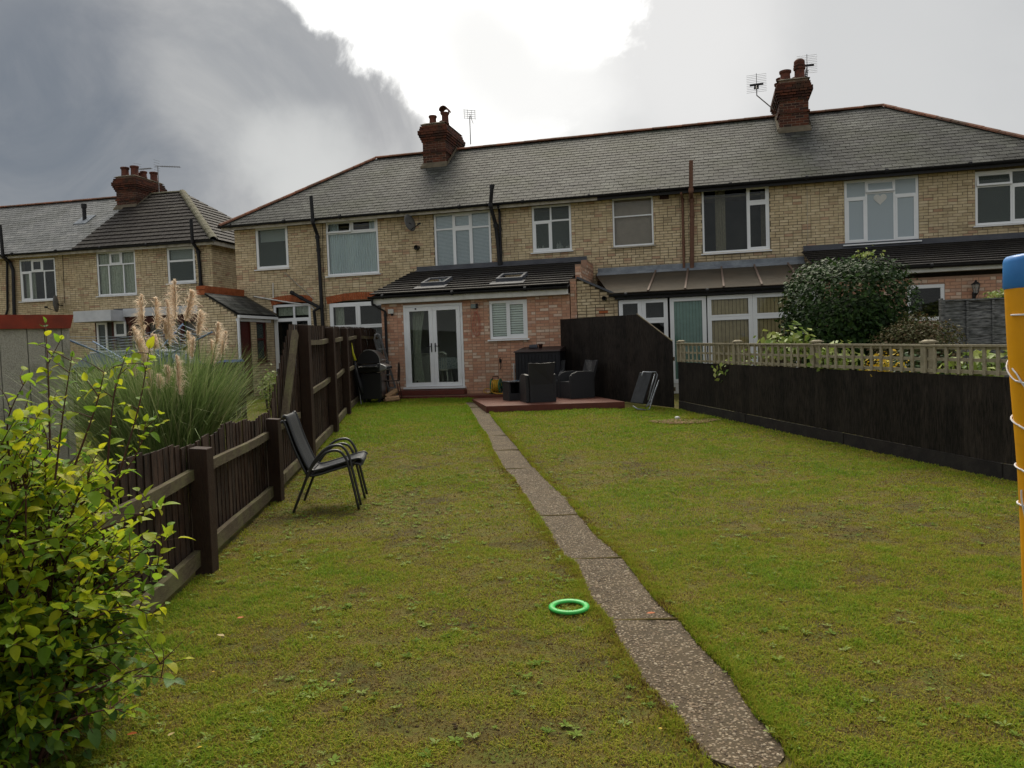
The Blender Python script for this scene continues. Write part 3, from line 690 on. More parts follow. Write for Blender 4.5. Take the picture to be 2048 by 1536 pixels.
# pipes and fittings on the wall
def A(x, y, v): u, z = M.at(x, y, v); return (u, v, z)
def coll(p, q, t, l=.05):
    p = Vector(p); q = Vector(q); c = p.lerp(q, t); d = (q-p).normalized()*l; return (c-d, c+d)
p1 = [A(622, 392, -.46), A(626, 446, -.46), A(634, 468, -.09), A(637, 500, -.09), A(646, 660, -.09), A(648, 700, -.09)]
pipe(terr, 'soil_pipe', m_blk, p1, .055, [coll(p1[0], p1[1], .9), coll(p1[2], p1[3], .2), coll(p1[3], p1[4], .0), coll(p1[3], p1[4], .7)])
q = [A(583, 585, -.16), A(608, 599, -.16), A(643, 617, -.12)]; pipe(terr, 'soil_pipe', m_blk, q, .05, [coll(q[0], q[1], .05), coll(q[0], q[1], .8)], label='slanting black branch pipe with open end')
q = [A(641, 614, -.14), A(628, 622, -.14), A(632, 660, -.14)]; pipe(terr, 'waste_pipe', m_blk, q, .05)
pipe(terr, 'cable', m_blk, [A(645, 446, -.02), A(646, 520, -.02), A(653, 640, -.02)], .008)
p2 = [A(984, 371, -.46), A(981, 412, -.46), A(991, 448, -.09), A(995, 480, -.09), A(1000, 540, -.09)]
pipe(terr, 'soil_pipe', m_blk, p2, .055, [coll(p2[0], p2[1], .95), coll(p2[2], p2[3], .1), coll(p2[0], p2[1], .05)], label='black pipe rising past the gutter beside the six light window')
q = [A(996, 412, -.36), A(999, 424, -.06), A(1003, 540, -.06)]; pipe(terr, 'downpipe', m_blk, q, .038, [coll(q[1], q[2], .3), coll(q[1], q[2], .7)])
p3 = [A(1382, 321, -.46), A(1382, 385, -.46), A(1383, 397, -.09), A(1384, 430, -.09), A(1384, 541, -.09)]
pipe(terr, 'soil_pipe', m_brownpipe, p3, .055, [coll(p3[0], p3[1], .93), coll(p3[2], p3[3], .1), coll(p3[3], p3[4], .0)], label='thick brown painted pipe')
q = [A(1362, 386, -.34), A(1365, 400, -.06), A(1368, 541, -.06)]; pipe(terr, 'downpipe', m_brownpipe, q, .035, [coll(q[1], q[2], .0), coll(q[1], q[2], .6)], label='thin brown painted pipe')
q = [A(508, 593, -.05), A(560, 602, -.05), A(620, 611, -.05), A(628, 618, -.06)]; pipe(terr, 'overflow_pipe', m_white, q, .022)
pipe(terr, 'overflow_pipe', m_white, [A(546, 566, -.05), A(546.5, 596, -.05)], .018); pipe(terr, 'overflow_pipe', m_cream, [A(569, 545, -.03), A(627, 598, -.03)], .014)
m = MB(); c = A(835, 496, -.01); m.lathe((c[0], -.06, c[2]), [(.075, -.07), (.075, .07)], 14, axis=1); m.lathe((c[0], -.06, c[2]), [(.05, -.07), (.001, -.02)], 14, axis=1); m.build('vent', m_blk, terr)
a, b, c_, d_ = px_rect(M, 1319, 388, 1338, 398); MB().box(a, b, -.014, .02, c_, d_).build('air_brick', m_red, terr)
pipe(terr, 'cable', m_cream, [A(1614, 372, -.012), A(1616, 490, -.012)], .006)
# lead flashings against the main wall are part of each extension
m_dish = mat('grey_dish', (.12, .12, .12), (.17, .17, .17), 8, .5)
def dish(name, label, fr, u, z, v=-.02, face=(-.5, -.8, .3), r=.3, side=1):
    t = thing(name, label, 'satellite dish', fr, (u, v, z)); n = Vector(face).normalized(); c = Vector((u, v-.32, z+.05))
    x = n.orthogonal().normalized(); y = n.cross(x); vs = [c-n*.05]; fs = []; K = 18
    for j in (1, 2, 3):
        for i in range(K):
            a = 2*math.pi*i/K; rr = r*j/3; vs.append(c+x*math.cos(a)*rr+y*math.sin(a)*rr*1.08-n*.05*(1-(j/3)**2))
    for i in range(K): fs.append((0, 1+i, 1+(i+1) % K))
    for j in range(2):
        for i in range(K): fs.append((1+j*K+i, 1+(j+1)*K+i, 1+(j+1)*K+(i+1) % K, 1+j*K+(i+1) % K))
    d = MB().add(vs, fs).build('reflector', m_dish, t, smooth=True); sm = d.modifiers.new('s', 'SOLIDIFY'); sm.thickness = .01
    MB().tube([(u, v, z), (u, v-.15, z), c-n*.06], .02, 6).build('bracket', m_blk, t)
    l = c+n*.38+Vector((0, 0, -.12)); m = MB(); m.tube([c-Vector((0, 0, r*.9)), l], .012, 6); m.tube([l, l-n*.1], .03, 8); m.build('arm', m_blk, t)
u, z = M.at(829, 452); dish('satellite_dish', 'small satellite dish seen edge on between two upper windows of the near terrace', M, u, z, face=(.98, -.3, .15), r=.24)

# ------------------------------------------------------------------ rear extension with french doors
ext = thing('rear_extension', 'single storey pink brick extension with white french doors and dark tiled lean-to roof', 'extension', M, (1, -3, BASE))
XV = -3.0; X0, X1 = -1.42, 3.62
FD = px_rect(M, 806, 611, 930, 771, XV); FD = (FD[0], FD[1]-.0, .60, FD[3]); XW = px_rect(M, 978, 602.5, 1056, 676, XV)
wall_backing(ext, 'wall', m_mortp, X0, X1, BASE-.4, 2.85, XV, [FD, XW])
bricks(ext, M, m_pnk, X0, X1, BASE-.1, 2.80, XV, [FD, XW], 300, bond='flemish', seed=9)
s = MB(); s.box(X0, X0+.25, XV+.25, -.01, BASE-.4, 2.85); s.box(X1-.25, X1, XV+.25, -.01, BASE-.4, 2.85); s.build('wall', m_mortp, ext, label='plain side walls of the extension')
MB().box(X0+.25, X1-.25, XV+.25, -.02, .44, .58).build('floor', m_int, ext)
MB().box(X0+.25, X1-.25, XV+.25, -.02, 2.78, 2.84).build('ceiling', m_int, ext)
# parapet: pink pier and stepped parapet on the right hand side
pier = MB(); pier.box(3.64, 3.79, XV-.02, -.01, BASE, 3.18); pier.box(3.64, 3.79, -2.2, -.012, 3.18, 3.62); pier.box(3.642, 3.788, -1.2, -.013, 3.62, 3.83)
po = pier.build('parapet', m_mortp, ext)
def pierf(a, b, z0, z1, v): bricks(po, M, m_pnk, a, b, z0, z1, v, [], 0, bond='stretcher', seed=4)
pierf(3.64, 3.79, BASE, 3.17, XV-.02); pierf(3.64, 3.79, 3.2, 3.6, -2.2)
bricks(po, M, m_pnk, XV-.02, -.02, BASE, 3.17, 3.79, [], 0, axis='v', seed=5); bricks(po, M, m_pnk, -2.2, -.02, 3.19, 3.61, 3.79, [], 0, axis='v', seed=5); bricks(po, M, m_pnk, -1.2, -.02, 3.63, 3.82, 3.79, [], 0, axis='v', seed=6)
XE = -3.22; ze = 3.02; zt = 3.93; XS = math.hypot(-XE, zt-ze)
s = MB(); s.add([(X0-.15, XE, ze-.02), (X1+.02, XE, ze-.02), (X1+.02, -.01, zt-.02), (X0-.15, -.01, zt-.02), (X0-.15, XE, ze-.05), (X1+.02, XE, ze-.05), (X1+.02, -.01, zt-.05), (X0-.15, -.01, zt-.05)], [(0, 1, 2, 3), (7, 6, 5, 4), (0, 4, 5, 1), (1, 5, 6, 2), (2, 6, 7, 3), (3, 7, 4, 0)])
xr = s.build('roof', m_under, ext)
SK = []
for (x0, y0, x1, y1, xa, xb) in ((870, 572, 904, 557, 856, 888), (1012, 561, 1053, 547, 0, 0)): SK.append((x0, y0, x1, y1))
sk1 = (-.45, .22, .70, 1.40); sk2 = (1.62, 2.32, .70, 1.40)     # u0,u1,s0,s1 along the slope
roofing(xr, M, m_tile, (0, XE-.03, ze-.02), (1, 0, 0), (0, -XE, zt-ze), XS-.12, .30, .33, .034, lambda s: (X0-.2, X1+.0), name='roof_tile', plural='roof_tiles', n_ind=300, lap=.25, gap=.004, stag=True, wob=.002)
Svx = Vector((0, -XE, zt-ze)).normalized(); Nvx = Vector((1, 0, 0)).cross(Svx)
for (a, b, p, q) in (sk1, sk2):
    B = Vector((0, XE, ze))
    P = lambda u, s_, n: B+Vector((u, 0, 0))+Svx*s_+Nvx*n
    def bx(m, u0, u1, s0, s1, n0, n1): m.box8([P(u0, s0, n0), P(u1, s0, n0), P(u1, s1, n0), P(u0, s1, n0), P(u0, s0, n1), P(u1, s0, n1), P(u1, s1, n1), P(u0, s1, n1)])
    m = MB(); bx(m, a, b, p, p+.07, 0, .14); bx(m, a, b, q-.07, q, 0, .14); bx(m, a, a+.07, p+.07, q-.07, 0, .139); bx(m, b-.07, b, p+.07, q-.07, 0, .139)
    so = m.build('roof_window', m_leadd, xr, bevel=.006); m = MB(); bx(m, a+.06, b-.06, p+.06, q-.06, .10, .115); m.build('pane', m_sky_glass, so)
    m = MB(); bx(m, a-.1, b+.1, p-.35, p, .02, .06); m.build('flashing', m_leadd, so)
def flash(parent, u0, u1, zc, h=.14, drop=.12, out=.18, mt=None, seed=1, v=0):
    rg = random.Random(seed); m = MB(); n = max(1, int((u1-u0)/1.4)); 
    for i in range(n):
        a = u0+(u1-u0)*i/n; b = u0+(u1-u0)*(i+1)/n+(.04 if i < n-1 else 0); o = .008+.003*(i % 2); k = 8
        for j in range(k):
            p, q = a+(b-a)*j/k, a+(b-a)*(j+1)/k; w0, w1 = rg.uniform(-.008, .008), rg.uniform(-.008, .008)
            m.box8([(p, v-o-.012, zc), (q, v-o-.012, zc), (q, v-.001, zc), (p, v-.001, zc), (p, v-o-.012, zc+h), (q, v-o-.012, zc+h), (q, v-.001, zc+h), (p, v-.001, zc+h)])
            m.box8([(p, v-out, zc-drop+w0), (q, v-out, zc-drop+w1), (q, v-.012, zc-.002), (p, v-.012, zc-.002), (p, v-out, zc-drop+.02+w0), (q, v-out, zc-drop+.02+w1), (q, v-.012, zc+.03), (p, v-.012, zc+.03)])
    return m.build('flashing', mt or m_lead, parent)
flash(xr, X0-.12, X1, zt+.02, .12, .06, .24, m_leadd)
s = MB(); s.box(X0-.15, X1+.0, -3.22, -3.19, 2.80, 2.98); s.build('fascia', m_white, ext); MB().box(X0-.15, X1, -3.19, -3.01, 2.80, 2.82).build('soffit', m_white, ext)
gutter(ext, X0-.22, X1+.01, -3.285, 2.99, .062)
g0 = X0-.12
pipe(ext, 'downpipe', m_blk, [(g0, -3.285, 2.93), (g0, -3.285, 2.80), (g0+.26, -3.07, 2.6), (g0+.26, -3.07, BASE)], .036, [((g0+.26, -3.07, 2.55), (g0+.26, -3.07, 2.47)), ((g0+.26, -3.07, 1.3), (g0+.26, -3.07, 1.22))])
# french doors
fd = MB(); a, b, c, d = FD; v = XV+.05
fd.box(a, a+.06, v-.06, v+.01, c, d); fd.box(b-.06, b, v-.06, v+.01, c, d); fd.box(a+.06, b-.06, v-.059, v+.01, d-.06, d)
fo = fd.build('door_frame', m_upvc, ext, bevel=.004)
MB().box(a-.04, b+.04, XV-.11, XV+.02, c-.05, c-.003).build('sill', m_upvc, fo)
mid = (a+b)/2
for k, (p, q, hs) in enumerate(((a+.065, mid-.002, 1), (mid+.002, b-.065, -1))):
    dm = MB(); frame_rect(dm, p, q, c+.005, d-.065, v-.02, .105, .055); do = dm.build('door', m_upvc, ext, bevel=.005)
    MB().box(p+.10, q-.10, v-.05, v-.044, c+.10, d-.165).build('pane', m_glass, do)
    hu = (q-.05) if k == 0 else (p+.05); hm = MB(); zc = c+1.02
    hm.box(hu-.014, hu+.014, v-.087, v-.075, zc-.12, zc+.11); hm.tube([(hu, v-.085, zc+.03), (hu, v-.13, zc+.03), (hu-.125*hs, v-.13, zc+.03)], .010, 8)
    hm.build('handle', m_blk, do)
    hg = MB(); e_ = p if k == 0 else q
    for zz in (c+.22, c+1.0, d-.35): hg.tube([(e_, v-.085, zz), (e_, v-.085, zz+.13)], .012, 6); hg.box(e_-.03, e_+.03, v-.083, v-.075, zz+.02, zz+.11)
    hg.build('hinge', m_upvc, do)
dt = MB()
for (x, y) in ((831, 618), (835, 763), (909.5, 762)):
    u, z = M.at(x, y, XV-.03); dt.lathe((u, XV-.028, z), [(.022, .0), (.022, -.012), (.001, -.014)], 10, axis=1)
dt.build('door_bolt', m_blk, fo)
curtain(fo, FD[0]+.12, FD[0]+.50, FD[2]+.02, FD[3]-.1, XV+.3, m_curtg, 6, .04, taper=.45)
w = window(ext, *XW, XV, [(0, .47, 0, 1), (.47, 1, 0, 1)], sash=(1,), fw_=.065, gl=m_glass, label='two light kitchen window with half open venetian blinds')
venetian(w, XW[0]+.05, XW[1]-.05, XW[2]+.02, XW[3], XV+.075, m_blind, .06)
# things fixed to the extension wall
u, z = M.at(783, 623, XV); t = thing('security_sensor', 'white box sensor fixed left of the french doors', 'sensor', M, (u, XV, z)); MB().box(u-.075, u+.075, XV-.07, XV-.008, z-.06, z+.06).build('housing', m_white, t, bevel=.008); MB().lathe((u+.03, XV-.04, z-.12), [(.001, 0), (.03, .01), (.035, .06), (.02, .06)], 10).build('sensor_head', m_blk, t)
u, z = M.at(949, 613, XV); t = thing('outdoor_socket', 'grey weatherproof socket box right of the french doors', 'socket', M, (u, XV, z))
m_boxg = mat('grey_green_plastic', (.16, .20, .19), (.20, .24, .23), 8, .4); MB().box(u-.08, u+.05, XV-.08, XV-.008, z-.05, z+.06).build('housing', m_boxg, t, bevel=.01); MB().box(u+.052, u+.1, XV-.07, XV-.01, z-.05, z+.07).build('plug', m_blk, t, bevel=.01)
m_orange = mat('faded_orange_cable', (.50, .20, .14), (.45, .17, .12), 8, .6)
m = MB(); rg = random.Random(5)
for k in range(4):
    pts = []; r1_, r2_ = rg.uniform(.05, .11), rg.uniform(.20, .36); cu = u+rg.uniform(-.05, .06); 
    for i in range(25): a_ = 2*math.pi*i/24; pts.append((cu+math.sin(a_)*r1_*(1-.3*math.cos(a_)), XV-.035-.006*k, z-.12-r2_+math.cos(a_)*r2_))
    m.tube(pts, .006, 6, cap=False)
m.tube([(u+.07, XV-.04, z-.04), (u+.09, XV-.04, z-.12), (u+.04, XV-.04, z-.2)], .009, 6)
m.build('extension_cable', m_orange, None, label='orange cable hanging in loops below the socket box', cat='cable').matrix_world = Matrix.Translation(M.w(0, 0, 0)) @ Matrix.Rotation(TH, 4, 'Z')
u, z = M.at(1001, 722, XV); m = MB(); m.tube([(u, XV, z+.02), (u, XV-.09, z+.03), (u+.02, XV-.1, z+.09)], .012, 6); m.tube([(u+.02, XV-.05, z-.02), (u+.02, XV-.06, z-.16), (u+.0, XV-.07, z-.2)], .012, 6); m.box(u-.03, u+.03, XV-.02, XV-.008, z-.04, z+.05)
m.build('wall_hook', m_blk, None, label='small black hook on the pink wall above the hose reel', cat='hook').matrix_world = Matrix.Translation(M.w(0, 0, 0)) @ Matrix.Rotation(TH, 4, 'Z')
# furniture behind the french doors
def local(o, fr=M): o.matrix_world = Matrix.Translation(fr.w(0, 0, 0)) @ Matrix.Rotation(fr.th, 4, 'Z'); return o
m_cw = mat('cream_white_furniture', (.55, .55, .47), (.48, .48, .41), 5, .5); m_cloth = mat('patterned_tablecloth', (.5, .52, .52), (.2, .25, .24), 28, .9, detail=2)
FZ = .58
lin = MB(); lin.box(X0+.252, X0+.26, XV+.26, -.03, .58, 2.78); lin.box(X0+.27, X1-.26, -.04, -.03, .58, 2.78); lin.build('plaster_lining', m_plaster, ext)
t = thing('sideboard', 'cream sideboard seen through the left french door', 'sideboard', M, (-.8, -1.9, FZ)); MB().box(-1.12, -.42, -2.1, -1.7, FZ, FZ+.86).build('carcass', m_cw, t, bevel=.01); MB().box(-1.15, -.39, -2.14, -1.67, FZ+.86, FZ+.89).build('top', m_cw, t)
for k in range(2): MB().box(-1.07+k*.33, -.79+k*.33, -2.12, -2.1, FZ+.1, FZ+.78).build('door', m_cw, t, bevel=.004)
t = thing('dining_table', 'dining table seen through the right french door', 'table', M, (.6, -1.9, FZ)); MB().box(-.1, 1.3, -2.3, -1.5, FZ+.72, FZ+.75).build('tabletop', m_cw, t)
for (x, y) in ((-.04, -2.25), (1.24, -2.25), (1.24, -1.55), (-.04, -1.55)): MB().box(x-.03, x+.03, y-.03, y+.03, FZ, FZ+.72).build('leg', m_cw, t)
s = MB(); s.box(-.12, 1.32, -2.32, -1.48, FZ+.752, FZ+.758); s.box(-.123, 1.323, -2.326, -2.32, FZ+.45, FZ+.758); local(s.build('tablecloth', m_cloth, None, label='patterned cloth hanging over the dining table indoors', cat='tablecloth'))
t = thing('dining_chair', 'cream spindle back chair pulled up to the table indoors', 'chair', M, (.08, -2.55, FZ)); cx, cy = .08, -2.55
MB().box(cx-.2, cx+.2, cy-.2, cy+.2, FZ+.42, FZ+.46).build('seat', m_cw, t, bevel=.01)
for (x, y) in ((-1, -1), (1, -1), (1, 1), (-1, 1)): MB().tube([(cx+x*.21, cy+y*.21, FZ), (cx+x*.16, cy+y*.16, FZ+.42)], .017, 6).build('leg', m_cw, t)
for k in range(6): MB().tube([(cx-.15+k*.06, cy-.18, FZ+.46), (cx-.17+k*.068, cy-.22, FZ+.86)], .010, 6).build('spindle', m_cw, t)
MB().tube([(cx-.2, cy-.22, FZ+.84), (cx-.1, cy-.23, FZ+.9), (cx+.1, cy-.23, FZ+.9), (cx+.2, cy-.22, FZ+.84)], .028, 8).build('top_rail', m_cw, t)

# ------------------------------------------------------------------ conservatory of the next house
cons = thing('conservatory', 'white framed lean-to sun room with brown sheet roof and tan blinds', 'conservatory', M, (6.5, -3, BASE))
CU0, CU1 = 4.80, 9.32; CV = -3.0
pz = lambda x, y: M.at(x, y, CV)[1]
zA, zB = pz(1167, 556), pz(1232, 592); rake = lambda u: zA+(zB-zA)*(u-3.86)/(4.80-3.86) if u > 3.86 else zA
wall_backing(cons, 'wall', m_mort, 3.80, 4.80, BASE-.3, 9, CV, [], .2, topf=rake)
# finer rake
mb = MB(); mb.prism([(3.80, CV, 2.2), (4.80, CV, 2.2), (4.80, CV, zB), (3.80, CV, zA)], (0, .2, 0)); mb.build('wall', m_mort, cons, label='raked top of the end wall')
bricks(cons, M, m_yel2, 3.805, 4.80, BASE, zA+.1, CV, [], 120, topf=lambda u: rake(u)-.02, vis=lambda u, z: z > 1.9, seed=12)
m = MB(); m.bar((3.82, CV-.02, zA+.02), (4.84, CV-.02, zB+.005), .09, .05); m.build('verge', m_leadd, cons)
u, z = M.at(1209, 597, CV); m = MB(); m.lathe((u, CV-.0, z), [(.06, -.09), (.06, .0)], 12, axis=1); m.lathe((u, CV-.0, z), [(.045, -.09), (.001, -.03)], 12, axis=1); m.build('vent', m_blk, cons)
u, z = M.at(1207, 624, CV); MB().box(u-.11, u+.11, CV-.014, CV+.02, z-.03, z+.03).build('air_brick', m_arch, cons)
m_poly = mat('brown_twinwall_sheet', (.055, .046, .034), (.075, .062, .046), 2, .75, .25, 60, stretch=(1, 1, 1), stain=(.08, .06, .04), stain_scale=1.5, stain_amt=.6, spec=.12)
m_bar = mat('pinkish_brown_glazing_bar', (.15, .10, .08), (.12, .085, .065), 6, .5)
zc0, zc1 = 2.76, 3.52; K = 3.6
ub = [4.62]+[M.at(x, 570, -1.6)[0] for x in (1285, 1360, 1440, 1523)]+[CU1-.1, ]
ub = [4.62, 5.55, 6.42, 7.3, 8.15, 9.0, 9.42]
co = MB(); co.box(4.6, 9.42, -3.05, -2.99, 2.70, 2.75)
for i in range(len(ub)-1):
    a, b = ub[i], ub[i+1]-.012
    al = a if i else 3.85
    P = MB(); P.add([(a, -3.12, zc0), (b, -3.12, zc0), (b, -.02, zc1), (al, -.02, zc1), (a, -3.12, zc0+.016), (b, -3.12, zc0+.016), (b, -.02, zc1+.016), (al, -.02, zc1+.016)], [(3, 2, 1, 0), (4, 5, 6, 7), (0, 1, 5, 4), (1, 2, 6, 5), (2, 3, 7, 6), (3, 0, 4, 7)])
    n = int((b-a)/.03)
    for j in range(1, n):
        x = a+(b-a)*j/n; xt = al+(b-al)*j/n; P.bar((x, -3.12, zc0+.018), (xt, -.02, zc1+.018), .006, .005)
    P.build('roof_panel', m_poly, cons)
    if i: MB().bar((a-.006, -3.13, zc0+.035), (a-.006, -.05, zc1+.035), .045, .03).build('glazing_bar', m_bar, cons)
flash(cons, 3.92, 9.42, 3.57, .13, .10, .26, m_lead, 3)
MB().box(4.74, 9.42, -3.10, -3.07, 2.61, 2.74).build('fascia', m_blk, cons); gutter(cons, 4.62, 9.42, -3.165, 2.73, .055)
zt_ = 2.60; zm = M.at(1300, 641, CV)[1]
# front frames: narrow bay, door, wide bays (left to right)
X = lambda x: M.at(x, 640, CV)[0]
bays = [(4.82, X(1284), 'n'), (X(1284), X(1336), 'n'), (X(1340), X(1413), 'd'), (X(1415), X(1506), 'w'), (X(1506), X(1600), 'w'), (X(1600), 9.35, 'w')]
for k, (a, b, ty) in enumerate(bays):
    a += .002; b -= .002
    if ty == 'd':
        w = window(cons, a, b, .55, zt_, CV, [(0, 1, 0, 1)], sash=(0,), fw_=.05, interior=m_intd, sill=False, name='door', gl=m_glass, label='glazed door with pale green blind')
        vertical_blind(w, a+.08, b-.08, .6, zt_-.08, CV+.065, m_vblindg, .075)
    else:
        z0 = .55 if ty == 'n' else .75
        w = window(cons, a, b, z0, zt_, CV, [(0, 1, (zm-z0)/(zt_-z0), 1), (0, 1, 0, (zm-z0)/(zt_-z0))], sash=(0, 1) if ty == 'n' else (0, 1), fw_=.05, interior=m_intd, sill=False)
        if ty == 'w': vertical_blind(w, a+.07, b-.07, z0, zt_-.06, CV+.065, m_vblind, .085)
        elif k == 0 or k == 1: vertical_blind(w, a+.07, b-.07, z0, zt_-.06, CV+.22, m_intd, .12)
wall_backing(cons, 'wall', m_white, CU0+.02, CU1+.03, BASE-.3, .55, CV+.02, [], .15)
MB().box(CU1+.03, CU1+.1, CV+.02, -.02, BASE-.3, 2.7).build('wall', m_white, cons)

# ------------------------------------------------------------------ far right extension
ext2 = thing('tiled_rear_extension', 'pink brick extension with dark tiled roof and coach lamp behind the laurel', 'extension', M, (12.5, -3, BASE))
zl = M.at(1945, 541, XV)[1]; E0, E1 = 9.5, 15.5
ow = px_rect(M, 1814, 571, 1890, 640, XV)
wall_backing(ext2, 'wall', m_mortp, E0, E1, BASE-.3, zl-.1, XV, [ow])
bricks(ext2, M, m_pnk, E0, E1, 1.3, zl-.12, XV, [ow], 160, bond='flemish', vis=lambda u, z: z > 1.9 and 11.4 < u < 14.2, seed=21)
w = window(ext2, *ow, XV, [(0, 1, 0, 1)], fw_=.08, interior=m_intd, sill=False)
s = MB(); s.box(E0, E0+.2, XV+.2, -.01, BASE, zl-.1); s.box(E1-.2, E1, XV+.2, -.01, BASE, zl-.1); s.build('wall', m_mortp, ext2)
ze2, zt2 = zl+.13, M.at(1800, 490, 0)[1]-.02
s = MB(); s.add([(E0-.1, -3.22, ze2-.02), (E1, -3.22, ze2-.02), (E1, -.01, zt2-.02), (E0-.1, -.01, zt2-.02), (E0-.1, -3.22, ze2-.05), (E1, -3.22, ze2-.05), (E1, -.01, zt2-.05), (E0-.1, -.01, zt2-.05)], [(0, 1, 2, 3), (7, 6, 5, 4), (0, 4, 5, 1), (1, 5, 6, 2), (2, 6, 7, 3), (3, 7, 4, 0)])
r2 = s.build('roof', m_under, ext2)
roofing(r2, M, m_tile, (0, -3.25, ze2-.02), (1, 0, 0), (0, 3.22, zt2-ze2), math.hypot(3.22, zt2-ze2)-.1, .30, .33, .034, lambda s: (E0-.15, E1), name='roof_tile', plural='roof_tiles', n_ind=150, lap=.25, gap=.004, wob=.002, seed=8)
flash(r2, E0-.1, E1, zt2+.01, .14, .08, .26, m_leadd, 5)
MB().box(E0-.1, E1, -3.22, -3.19, zl, zl+.14).build('fascia', m_white, ext2); MB().box(E0-.1, E1, -3.19, -3.01, zl, zl+.02).build('soffit', m_white, ext2)
gutter(ext2, E0-.15, E1, -3.285, zl+.14, .06)
u, z = M.at(1947, 575, XV); t = thing('wall_lantern', 'black coach lantern on the pink brick wall above the grey fence', 'lamp', M, (u, XV, z))
c = (u, XV-.16, z-.06); m = MB(); m.lathe(c, [(.001, .22), (.02, .2), (.03, .17), (.09, .13), (.10, .115), (.001, .115)], 6); m.lathe(c, [(.001, -.12), (.02, -.11), (.045, -.08), (.045, -.07), (.001, -.07)], 6)
for k in range(6):
    a_ = math.pi/3*k; m.tube([(c[0]+.045*math.cos(a_), c[1]+.045*math.sin(a_), c[2]-.07), (c[0]+.085*math.cos(a_), c[1]+.085*math.sin(a_), c[2]+.12)], .006, 4)
m.build('lantern_frame', m_blk, t); m = MB(); m.lathe(c, [(.040, -.07), (.078, .115)], 6); m.build('pane', glass('lamp_glass', cover=.25), t)
m = MB(); m.tube([(u, XV-.01, z-.22), (u, XV-.1, z-.24), (u, XV-.16, z-.17)], .012, 6); m.box(u-.03, u+.03, XV-.03, XV-.007, z-.3, z-.1); m.build('bracket', m_blk, t)

# ------------------------------------------------------------------ brick outhouse at the left end
oh = thing('brick_outhouse', 'small yellow brick lean-to outhouse with slate roof and maroon door', 'outhouse', M, (-7, -1, BASE))
OU0, OU1, OV = -7.75, -6.46, -2.0; zo1, zo0 = 3.42, 2.80
rk = lambda u: zo1 if u < -7.44 else zo1+(zo0-zo1)*(u+7.44)/(OU1+7.44)
mb = MB(); mb.prism([(OU0, OV, BASE-.3), (OU1, OV, BASE-.3), (OU1, OV, zo0), (-7.44, OV, zo1), (OU0, OV, zo1)], (0, .2, 0)); mb.build('wall', m_mort, oh)
bricks(oh, M, m_yel, OU0, OU1, BASE, 3.45, OV, [], 140, topf=lambda u: rk(u)-.02, seed=31)
dh = (-1.93, -1.28, BASE, 2.62); wh = (-.98, -.45, 1.42, 2.62)     # door and window in v direction
mb = MB(); x = OU1
for (a, b, p, q) in ((OV+.2, dh[0], BASE-.3, zo0), (dh[0], dh[1], dh[3], zo0), (dh[1], wh[0], BASE-.3, zo0), (wh[0], wh[1], BASE-.3, wh[2]), (wh[0], wh[1], wh[3], zo0), (wh[1], -.015, BASE-.3, zo0)): mb.box(x-.2, x, a if a > OV else OV, b, p, q)
mb.build('wall', m_mort, oh, label='side wall of the outhouse with door and window')
bricks(oh, M, m_yel, OV, -.02, BASE, zo0-.05, x, [(dh[0], dh[1], dh[2]-.5, dh[3]), (wh[0], wh[1], wh[2], wh[3])], 60, axis='v', seed=32)
m_maroon = mat('maroon_paint', (.10, .022, .018), (.075, .018, .016), 5, .45, .15, 20, stain=(.05, .02, .018), stain_scale=3)
m = MB(); m.box(x-.09, x-.05, dh[0]+.03, dh[1]-.03, BASE+.1, dh[3]-.02); 
m.box(x-.1, x-.02, dh[0], dh[0]+.03, BASE+.1, dh[3]); m.box(x-.1, x-.02, dh[1]-.03, dh[1], BASE+.1, dh[3]); m.build('door', m_maroon, oh)
m = MB()
for (p, q, c, d) in ((wh[0], wh[1], wh[2], wh[2]+.06), (wh[0], wh[1], wh[3]-.06, wh[3]), (wh[0], wh[0]+.06, wh[2], wh[3]), (wh[1]-.06, wh[1], wh[2], wh[3]), (wh[0], wh[1], 2.05, 2.10)): m.box(x-.1, x-.03+.001*c, p, q, c, d)
m.box(x-.1, x+.06, wh[0]-.05, wh[1]+.05, wh[2]-.05, wh[2]); wo = m.build('window', m_maroon, oh)
MB().box(x-.07, x-.064, wh[0]+.05, wh[1]-.05, wh[2]+.05, wh[3]-.05).build('pane', m_glassgrey, wo)
MB().box(x-.5, x-.45, wh[0]-.1, wh[1]+.1, 1.2, 2.7).build('room_lining', m_int, wo)
s = MB(); Ls = math.hypot(OU1+.12+7.44, zo1-zo0+.05); s.add([(-7.44, OV-.06, zo1+.0), (OU1+.12, OV-.06, zo0-.03), (OU1+.12, -.01, zo0-.03), (-7.44, -.01, zo1), (-7.44, OV-.06, zo1+.03), (OU1+.12, OV-.06, zo0), (OU1+.12, -.01, zo0), (-7.44, -.01, zo1+.03)], [(3, 2, 1, 0), (4, 5, 6, 7), (0, 1, 5, 4), (1, 2, 6, 5), (2, 3, 7, 6), (3, 0, 4, 7)])
so = s.build('roof', m_under, oh)
roofing(so, M, m_slate, (OU1+.15, -1.0, zo0+.01), (0, 1, 0), (-(OU1+.12+7.44), 0, zo1-zo0+.03), Ls, .2, .27, .006, lambda s: (OV+1.0-.1, .98), n_ind=60, seed=3)
MB().bar((OU1+.14, -.03, zo0+.04), (-7.44, -.03, zo1+.06), .06, .05).build('cement_fillet', m_mortar_fillet, so)
m = MB(); m.box(-7.75, -7.47, OV+.0, -.01, zo1+.005, zo1+.14)
m.build('coping', m_arch, oh); bricks(oh, M, m_arch, OV, -.02, zo1+.02, zo1+.16, -7.465, [], 0, axis='v', seed=35)
m = MB(); 
for k in range(int(2/.08)): m.box(-7.76, -7.46, OV+.004+k*.08, OV+.074+k*.08, zo1+.16, zo1+.27)
m.build('coping_brick', m_arch, oh, kind='stuff')
